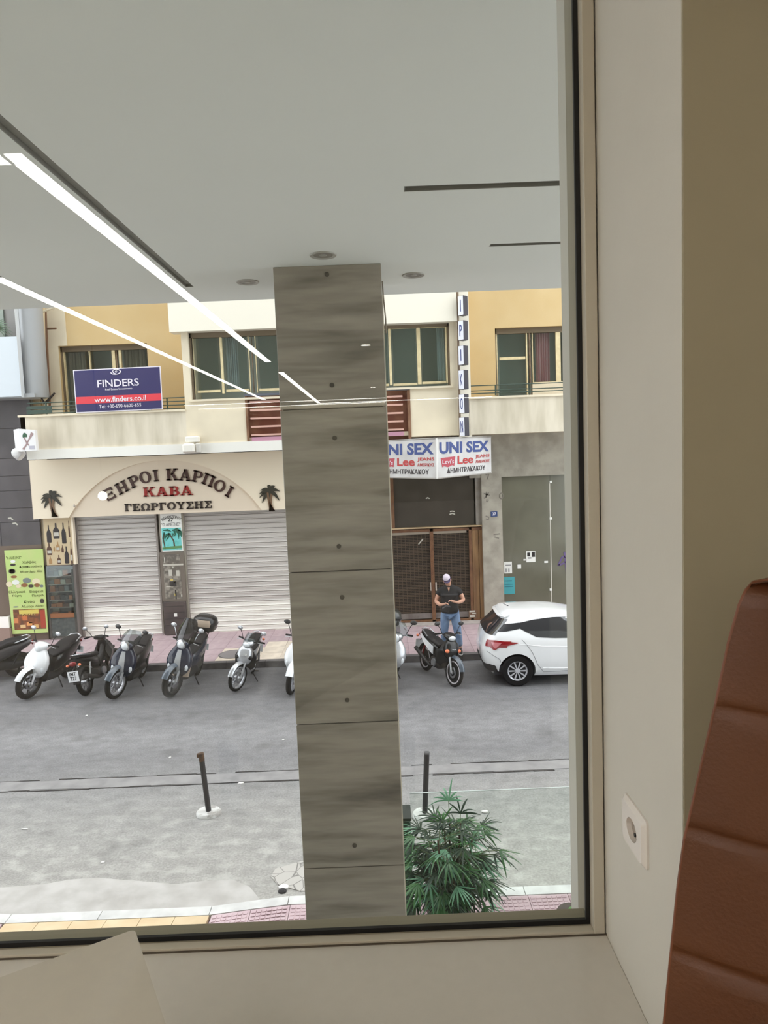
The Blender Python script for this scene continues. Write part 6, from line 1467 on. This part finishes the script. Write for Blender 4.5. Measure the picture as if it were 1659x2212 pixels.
hd = MB().tube([(.86, sidey(.86, .84) - .0, .84), (.88, sidey(.88, .84) - .03, .84), (1.0, sidey(1.0, .84) - .03, .84), (1.02, sidey(1.02, .84) - .0, .84)], .012, 8)
MB().tube([(-.02, 0, 1.462), (-.14, 0, 1.53)], [.010, .004], 8).build('antenna', M_ctrim, car, smooth=40, world=False)
rows = [[(rearx(y, 1.345, .0) - .06 + .02 * abs(y), y, 1.378 - .03 * y * y) for y in (-.58, -.4, -.2, 0, .2, .4, .58)], [(-.10, y, 1.43 - .06 * y * y) for y in (-.58, -.4, -.2, 0, .2, .4, .58)]]
MB().sheet(rows, .02).build('roof_spoiler', P_car, car, smooth=50, world=False)
M_hub = mat('hubcap_silver', (206, 206, 212), .35, metal=.3)
for xw in (0.0, 2.53):
    for sgn in (-1, 1):
        T = Matrix.Translation((xw, sgn * (CW - .13), .318)) @ Matrix.Rotation(PI / 2 if sgn < 0 else -PI / 2, 4, 'X')
        ty = MB().lathe([(.20, -.09), (.29, -.095), (.315, -.07), (.318, 0), (.315, .07), (.29, .095), (.20, .09)], 40, T, closed=True).build('tyre', M_tyre, car, smooth=40, world=False)
        MB().lathe([(.001, .0), (.205, .0), (.205, .04), (.001, .04)], 32, T).build('wheel_dish', M_ctrim, ty, smooth=40, world=False)
        MB().lathe([(.175, .06), (.205, .085), (.212, .085), (.212, .05), (.175, .05)], 40, T, closed=True).build('hubcap_rim', M_hub, ty, smooth=40, world=False)
        MB().lathe([(.001, .085), (.04, .082), (.05, .07), (.05, .05), (.001, .05)], 24, T).build('hubcap_centre', M_hub, ty, smooth=40, world=False)
        sp = MB()
        for k in range(10):
            a = 2 * PI * k / 10; e = .085
            sp.extr([(.04 * math.cos(a - .25), .04 * math.sin(a - .25)), (.19 * math.cos(a - e), .19 * math.sin(a - e)), (.19 * math.cos(a + e), .19 * math.sin(a + e)), (.04 * math.cos(a + .25), .04 * math.sin(a + .25))], (0, 0, .058), (1, 0, 0), (0, 1, 0), (0, 0, .018), T)
        sp.build('hubcap_spokes', M_hub, ty, smooth=30, world=False, kind='stuff')

# ------------------------------------------------------------------ palm in a pot on the pavement, beside the pillar
pc = Vector((at(966, 1850, 6.25).x, 6.25, 0))
pp = thing('potted_palm', 'bushy green bamboo palm in a pot right of the pillar', 'plant', pc + Vector((0, 0, .11)))
ZP = .11
MB().lathe([(.001, ZP), (.15, ZP), (.20, ZP + .34), (.215, ZP + .34), (.215, ZP + .40), (.19, ZP + .40), (.185, ZP + .34), (.001, ZP + .34)], 24, Matrix.Translation(pc)).build('pot', mat('pot_dark', (70, 62, 56), .6), pp, smooth=40)
MB().lathe([(.001, ZP + .345), (.184, ZP + .345), (.184, ZP + .35), (.001, ZP + .36)], 20, Matrix.Translation(pc)).build('soil', mat('soil', (52, 42, 34), .95), pp)
rp_ = random.Random(21)
ML = [mat('leaf_green', (46, 92, 46), .38), mat('leaf_mid', (60, 114, 56), .38), mat('leaf_dark', (28, 52, 34), .45, spec=.35), mat('leaf_blue', (98, 150, 116), .36)]
M_stem = mat('palm_stem', (92, 76, 58), .7, (70, 56, 44), 12); M_stalk = mat('leaf_stalk', (88, 104, 66), .6)
def leaflet(q, base, d, ln, w, droop, nrm_):
    L, C, Rr = [], [], []
    sd = d.cross(nrm_).normalized()
    for k in range(5):
        u = k / 4; c = base + d * ln * u + Vector((0, 0, -droop * ln * u * u)); ww = w * (math.sin(PI * min(1, .10 + .9 * u)) ** .7) if k < 4 else .0015
        L.append(c + sd * ww - nrm_ * ww * .35); C.append(c); Rr.append(c - sd * ww - nrm_ * ww * .35)
    k0 = len(q.v); q.v += [p for t in zip(L, C, Rr) for p in t]
    for k in range(4):
        a = k0 + k * 3; q.f += [[a, a + 1, a + 4, a + 3], [a + 1, a + 2, a + 5, a + 4]]
nfr = 0
def frond(c0, az, el, ln, mi):
    """fan frond: stalk, then leaflets spreading from its end"""
    global nfr
    d = Vector((math.cos(az) * math.cos(el), math.sin(az) * math.cos(el), math.sin(el)))
    stalk = [c0, c0 + d * ln * .5 + Vector((0, 0, .0)), c0 + d * ln + Vector((0, 0, -.05 * ln))]
    q = MB(); hub = stalk[-1]; ax = (hub - stalk[1]).normalized(); sd = ax.cross(Vector((0, 0, 1)))
    sd = sd.normalized() if sd.length > .1 else Vector((1, 0, 0)); up = sd.cross(ax).normalized(); n_ = rp_.choice((6, 7, 8, 9))
    for i in range(n_):
        t = (i / (n_ - 1) - .5) * 2; a = t * 1.15
        dd = (ax * math.cos(a) + sd * math.sin(a) + up * rp_.uniform(-.05, .15) + Vector((0, 0, -.18))).normalized()
        leaflet(q, hub, dd, rp_.uniform(.17, .27) * (1 - .2 * abs(t)), rp_.uniform(.0075, .0115), rp_.uniform(.15, .6), up)
    o = q.build('frond', ML[mi], pp, smooth=60); 
    MB().tube(stalk, .0035, 5).build('stalk', M_stalk, o, smooth=60)
    nfr += 1
stems = []
for i in range(15):
    a = rp_.uniform(0, 2 * PI); r0 = rp_.uniform(.02, .13); r1 = r0 + rp_.uniform(.0, .16); h = rp_.uniform(.30, .84)
    b0 = pc + Vector((r0 * math.cos(a), r0 * math.sin(a), ZP + .34)); t0 = pc + Vector((r1 * math.cos(a), r1 * math.sin(a), ZP + .34 + h))
    mm_ = b0.lerp(t0, .5) + Vector((rp_.uniform(-.02, .02), rp_.uniform(-.02, .02), 0))
    MB().tube([b0, mm_, t0], [.014, .012, .008], 7).build('stem', M_stem, pp, smooth=50); stems.append((b0, mm_, t0, a))
for b0, mm_, t0, a in stems:
    n_ = rp_.randint(11, 14)
    for k in range(n_):
        u = .22 + .78 * k / (n_ - 1); c = b0.lerp(mm_, u * 2) if u < .5 else mm_.lerp(t0, u * 2 - 1)
        az = a * .5 + k * 2.4 + rp_.uniform(-.4, .4); el = rp_.uniform(-.05, .5) if u < .85 else rp_.uniform(.3, 1.2)
        frond(c, az, el, rp_.uniform(.14, .30), rp_.choice((0, 0, 1, 2, 2, 2, 3)))
# the few fronds that stand out of the crown
top = at(950, 1800, 6.35)
for px, py, az, el, mi in ((905, 1790, 2.6, .35, 3), (955, 1775, 1.6, 1.2, 1), (985, 1800, .4, .5, 2), (1035, 1850, .1, .1, 3), (1050, 1930, -.1, -.2, 3), (905, 1840, 3.0, .1, 1), (900, 1900, 3.1, -.1, 1)):
    c = at(px, py, 6.35 + rp_.uniform(-.05, .05)); d = Vector((math.cos(az) * math.cos(el), math.sin(az) * math.cos(el), math.sin(el)))
    frond(c - d * .16, az, el, .16, mi)
# dark green planter post behind the palm, against the pillar
gpst = thing('planter_box', 'narrow dark green planter box standing between pillar and palm', 'planter', (at(885, 1850, 6.6).x, 6.6, .11))
x0, z0, x1, z1 = rect(868, 1762, 891, 1900, 6.6)
MB().rbox(x0, 6.5, .11, x1, 6.75, z1, .01).build('box', mat('planter_green', (72, 100, 84), .5), gpst)
MB().rbox(x0 - .01, 6.49, z1, x1 + .01, 6.76, z1 + .03, .005).build('rim', mat('planter_rim', (40, 48, 44), .5), gpst)
# glass windbreak on the pavement
YW_ = 6.86
gx0, gx1 = at(885, 1715, YW_).x, 3.2; gz = at(1060, 1708, YW_).z
wb_ = thing('glass_windbreak', 'clear glass windbreak panel on the pavement behind the palm, its polished top edge showing', 'glass panel', ((gx0 + gx1) / 2, YW_, .11))
B(gx0, YW_, .13, gx1, YW_ + .01, gz).build('pane', glass('windbreak_glass', (249, 252, 250), 1.22), wb_)
B(gx0, YW_ - .001, gz, gx1, YW_ + .011, gz + .006).build('top_edge', mat('glass_edge', (206, 216, 214), .3), wb_)
for xx in (gx0 + .2, 1.9, gx1 - .2): MB().box(xx - .04, YW_ - .02, .11, xx + .04, YW_ + .03, .19).build('clamp', MATS['band_grey'], wb_)
# leaves of a low plant at the right end of the sill line
lp = thing('low_plant', 'low plant with round green leaves at the lower right corner of the glass', 'plant', (at(1240, 1990, 6.2).x, 6.2, .11))
lc = at(1238, 1985, 6.2)
MB().tube([(lc.x, 6.2, .11), (lc.x + .01, 6.2, lc.z - .02)], .03, 8).build('stem', M_stem, lp)
MB().lathe([(.001, .11), (.12, .11), (.15, .40), (.001, .40)], 16, Matrix.Translation((lc.x, 6.2, 0))).build('pot', MATS['pot_dark'], lp, smooth=40)
for px, py, r_, ti in ((1238, 1968, .040, .2), (1222, 1978, .036, -.5), (1252, 1982, .036, .6), (1210, 1982, .03, -.3)):
    c = at(px, py, 6.2)
    MB().lathe([(.001, .004), (r_ * .6, .003), (r_, -.004), (r_ * .6, -.001), (.001, 0)], 14, Matrix.Translation(c) @ Matrix.Rotation(1.0, 4, 'X') @ Matrix.Rotation(ti, 4, 'Y') @ Matrix.Diagonal((1.4, 1, 1, 1))).build('leaf', mat('leaf_bright', (104, 156, 88), .4), lp, smooth=60)
    MB().tube([(lc.x, 6.2, lc.z - .03), c], .004, 5).build('stalk', M_stalk, lp)

# ------------------------------------------------------------------ the man on the far pavement
def skin(name, joints, edges, m, parent, root=0, sub=2, label=None, fuse=0, extra=None):
    """joints: (x, y, z, rx[, ry]); one continuous skinned surface, converted to a mesh"""
    me = bpy.data.meshes.new(name); me.from_pydata([j[:3] for j in joints], edges, [])
    o = bpy.data.objects.new(name, me); COL.objects.link(o)
    sk2 = o.modifiers.new('skin', 'SKIN'); sk2.use_smooth_shade = True; sk2.branch_smoothing = .6
    for i, j in enumerate(joints):
        v = me.skin_vertices[0].data[i]; v.radius = (j[3], j[4] if len(j) > 4 else j[3]); v.use_root = (i == root)
    sb = o.modifiers.new('sub', 'SUBSURF'); sb.levels = sub; sb.render_levels = sub
    dg = bpy.context.evaluated_depsgraph_get(); nm = bpy.data.meshes.new_from_object(o.evaluated_get(dg)); o.modifiers.clear(); o.data = nm
    if extra:                                    # lofted volumes fused into the same surface
        bm = bmesh.new(); bm.from_mesh(nm)
        em = bpy.data.meshes.new('extra'); em.from_pydata([tuple(p) for p in extra.v], [], extra.f); bm.from_mesh(em); bmesh.ops.recalc_face_normals(bm, faces=bm.faces); bm.to_mesh(nm); bm.free(); bpy.data.meshes.remove(em)
    if fuse:
        o.data = nm; rm = o.modifiers.new('remesh', 'REMESH'); rm.mode = 'VOXEL'; rm.voxel_size = fuse; rm.use_smooth_shade = True
        sm = o.modifiers.new('smooth', 'SMOOTH'); sm.factor = .5; sm.iterations = 3
        bpy.context.view_layer.update(); dg = bpy.context.evaluated_depsgraph_get(); nm = bpy.data.meshes.new_from_object(o.evaluated_get(dg)); o.modifiers.clear(); o.data = nm
    nm.materials.clear(); nm.materials.append(m)
    for p in nm.polygons: p.use_smooth = True
    o.parent = parent
    if label: o['label'] = label
    return o
foot = atz(990, 1411, .15)
man = thing('person', 'standing man in a black polo shirt, blue jeans and pale cap, hands at his chest', 'person', (foot.x - .15, foot.y + .12, .15), (0, 0, math.radians(-8)))
man.scale = (1.04, 1.04, 1.04)
M_skin = mat('skin', (206, 158, 134), .5, (196, 146, 122), 9); M_polo = mat('black_polo', (26, 25, 28), .8); M_jean = mat('blue_jeans', (140, 166, 200), .85, (108, 134, 172), 6, bump=.15, bscale=120)
M_shoe = mat('black_shoe', (28, 28, 30), .5); M_sole = mat('white_sole', (214, 212, 210), .6); M_cap = mat('pale_cap', (206, 194, 206), .8); M_capd = mat('cap_purple', (74, 62, 92), .8)
# local: facing -y, x to the viewer's right; left arm of the figure on +x
hip = .90
J = [(0, .01, .98, .11, .085),                      # 0 pelvis
     (0, .0, 1.12, .12, .09), (0, .0, 1.30, .14, .095), (0, .01, 1.42, .10, .08),   # 1-3 spine
     (-.01, -.005, 1.49, .055), (-.02, -.03, 1.54, .055),                                   # 4-5 neck
     (-.20, .01, 1.40, .065), (-.30, -.02, 1.14, .050), (-.20, -.22, 1.11, .038), (-.11, -.29, 1.14, .028), (-.075, -.30, 1.15, .030),  # 6-10 right arm
     (.20, .01, 1.40, .065), (.31, -.03, 1.17, .050), (.19, -.22, 1.16, .038), (.09, -.28, 1.20, .028), (.05, -.29, 1.21, .030),        # 11-15 left arm
     (-.10, 0, .86, .085), (-.13, -.03, .50, .065), (-.14, .03, .10, .042), (-.145, -.03, .05, .04), (-.15, -.13, .035, .035),            # 16-20 right leg
     (.10, 0, .86, .085), (.15, -.05, .50, .065), (.20, -.02, .10, .042), (.205, -.08, .05, .04), (.215, -.19, .035, .035)]               # 21-25 left leg
E_ = [(0, 1), (1, 2), (2, 3), (3, 4), (4, 5), (3, 6), (6, 7), (7, 8), (8, 9), (9, 10), (3, 11), (11, 12), (12, 13), (13, 14), (14, 15), (0, 16), (16, 17), (17, 18), (18, 19), (19, 20), (0, 21), (21, 22), (22, 23), (23, 24), (24, 25)]
# fingers: four and a thumb on each hand, short bent chains rooted in the palm
def hand(base, k0, dirx):
    for f, (oy, oz, ln) in enumerate(((-.020, .012, .050), (-.007, .020, .056), (.008, .018, .052), (.020, .008, .042))):
        b = Vector(J[k0][:3]); i = len(J)
        p1 = b + Vector((dirx * .030, oy * .6 - .012, oz)); p2 = p1 + Vector((dirx * ln * .45, -.012, -.012)); p3 = p2 + Vector((dirx * ln * .12, .006, -.026))
        for p, r in ((p1, .011), (p2, .0095), (p3, .008)): J.append((p.x, p.y, p.z, r))
        E_.extend([(k0, i), (i, i + 1), (i + 1, i + 2)])
    b = Vector(J[k0 - 1][:3]); i = len(J); p1 = b + Vector((dirx * .02, -.015, .030)); p2 = p1 + Vector((dirx * .032, -.010, .012))
    J.append((p1.x, p1.y, p1.z, .011)); J.append((p2.x, p2.y, p2.z, .009)); E_.extend([(k0 - 1, i), (i, i + 1)])
hand(None, 10, 1); hand(None, 15, -1)
bdy = skin('body', J, E_, M_skin, man, fuse=.007)
# head bowed to the figure's right
Mh = Matrix.Translation((-.035, -.06, 1.625)) @ Matrix.Rotation(math.radians(-14), 4, 'Y') @ Matrix.Rotation(math.radians(26), 4, 'X')
hd = MB()
rings = []
for z, ry, rx, cy in ((-.125, .030, .030, -.030), (-.115, .052, .048, -.030), (-.085, .072, .062, -.020), (-.045, .086, .070, -.008), (0, .094, .075, 0), (.04, .098, .077, .004), (.08, .092, .072, .008), (.11, .066, .054, .010), (.125, .03, .026, .010)):
    rings.append([(rx * math.cos(t), cy + ry * math.sin(t), z) for t in [2 * PI * i / 20 for i in range(20)]])
hd.loft(rings, True, Mh)
hd.loft([[(w * x, -.088 - d + .0 * x, z) for x in (-1, -.3, .3, 1)] + [(w * .6, -.075, z), (-w * .6, -.075, z)] for z, w, d in ((-.045, .020, .010), (-.035, .020, .024), (-.01, .012, .016), (.02, .009, .004))], True, Mh)   # nose
head = hd.build('head', M_skin, bdy, smooth=70, world=False)
for s_ in (-1, 1):
    MB().ell((s_ * .078, .005, -.015), (.010, .020, .032), Mh).build('ear', M_skin, bdy, smooth=60, world=False)
    MB().ell((s_ * .030, -.090, .012), (.012, .006, .006), Mh).build('eye', M_pd, bdy, smooth=60, world=False)
MB().ell((0, -.088, -.075), (.022, .006, .005), Mh).build('mouth', mat('lips', (166, 104, 96), .5), bdy, smooth=60, world=False)
MB().loft([[(r_ * .080 * math.cos(t), .006 + r_ * .103 * math.sin(t), z) for t in [2 * PI * i / 20 for i in range(20)]] for z, r_ in ((.045, 1.02), (.07, 1.0), (.10, .86), (.125, .60), (.135, .2))], True, Mh).build('cap', M_cap, man, smooth=60, world=False)
MB().loft([[(.086 * math.cos(t), .006 + .108 * math.sin(t), z) for t in [2 * PI * i / 20 for i in range(20)]] for z in (.035, .062)], True, Mh).build('cap_band', M_capd, man, smooth=60, world=False)
MB().sheet([[(.075 * v, -.075 + .05 * v * v, .045) for v in (-1, -.5, 0, .5, 1)], [(.068 * v, -.155 + .06 * v * v, .028 - .008 * v * v) for v in (-1, -.5, 0, .5, 1)]], .008, Mh).build('cap_peak', M_capd, man, smooth=60, world=False)
# polo shirt: torso and short sleeves
SJ = [(0, -.005, 1.02, .184, .145), (0, -.015, 1.14, .188, .152), (0, -.008, 1.28, .190, .138), (0, .01, 1.415, .125, .095), (-.01, -.0, 1.475, .075, .068), (-.205, .01, 1.395, .088), (-.262, -.003, 1.245, .078), (.205, .01, 1.395, .088), (.268, -.007, 1.26, .078), (0, -.005, .90, .182, .142)]
def oval(rs): return MB().loft([[(rx * math.cos(t), cy + ry * math.sin(t), z) for t in [2 * PI * i / 28 for i in range(28)]] for z, rx, ry, cy in rs])
torso = oval(((.895, .182, .150, -.004), (.93, .190, .160, -.006), (1.02, .192, .164, -.010), (1.14, .186, .156, -.010), (1.28, .196, .140, -.004), (1.38, .222, .118, .004), (1.43, .222, .105, .008), (1.47, .165, .094, .008), (1.505, .085, .080, .004)))
skin('polo_shirt', SJ, [(0, 1), (1, 2), (2, 3), (3, 4), (3, 5), (5, 6), (3, 7), (7, 8), (0, 9)], M_polo, man, 1, fuse=.012, extra=torso)
MB().loft([[(-.012 + .075 * math.cos(t) * k, -.006 + .068 * math.sin(t) * k, 1.485 + dz + (-.035 if math.sin(t) < -.8 else 0)) for t in [2 * PI * i / 18 for i in range(18)]] for k, dz in ((1.12, -.025), (1.0, .015), (.92, .005))], False).build('collar', M_polo, man, smooth=60, world=False)
MB().add([(-.035, -.112, 1.475), (.02, -.112, 1.475), (-.004, -.138, 1.385)], [[0, 1, 2]]).build('neck_opening', M_skin, bdy, world=False)
JJ = [(0, 0, .965, .172, .13), (-.105, -.002, .84, .125), (-.135, -.03, .50, .094), (-.142, .03, .12, .076), (.105, -.002, .84, .125), (.155, -.05, .50, .094), (.20, -.02, .12, .076)]
skin('jeans', JJ, [(0, 1), (1, 2), (2, 3), (0, 4), (4, 5), (5, 6)], M_jean, man, fuse=.012, extra=oval(((.74, .10, .08, -.004), (.80, .175, .125, -.004), (.88, .184, .138, -.002), (.97, .176, .132, 0))))
for s_, fx_, fy_, a_ in (('l', -.148, -.07, -.05), ('r', .21, -.12, .12)):
    Mf = Matrix.Translation((fx_, fy_, 0)) @ Matrix.Rotation(a_, 4, 'Z')
    sh_ = MB().loft([[(x * .048 * w, y0 + y * .145, z) for x, y in [(math.cos(t), math.sin(t)) for t in [2 * PI * i / 16 for i in range(16)]]] for z, w, y0 in ((.02, 1.0, 0), (.05, .98, .0), (.08, .80, .025), (.11, .6, .06))], True, Mf)
    so = sh_.build('shoe', M_shoe, man, smooth=60, world=False)
    MB().loft([[(math.cos(t) * .052, math.sin(t) * .15, z) for t in [2 * PI * i / 16 for i in range(16)]] for z in (0, .024)], True, Mf).build('sole', M_sole, so, smooth=40, world=False)
# waist bag with its strap
bg_ = thing('waist_bag', 'small black and grey bag hanging at the waist of the standing man', 'bag', (man.location.x - .09, man.location.y - .18, .15 + 1.04))
Mb = Matrix.Translation(man.location) @ Matrix.Rotation(math.radians(-8), 4, 'Z') @ Matrix.Diagonal((1.04, 1.04, 1.04, 1)) @ Matrix.Translation((-.075, -.212, 1.03)) @ Matrix.Rotation(.25, 4, 'Y')
MB().rbox(-.09, -.035, -.09, .09, .03, .08, .022, Mb).build('pouch', mat('bag_dark', (44, 42, 46), .6), bg_, smooth=40)
MB().add([(-.07, -.037, -.02), (.0, -.037, .06), (-.02, -.040, .07), (-.08, -.040, .01)], [[0, 1, 2, 3]], Mb).add([(-.07, -.0375, -.02), (.0, -.0375, .06), (-.02, -.0405, .07), (-.08, -.0405, .01)], [[0, 1, 2, 3]], Mb).build('grey_flap', mat('bag_grey', (120, 118, 122), .5), bg_)
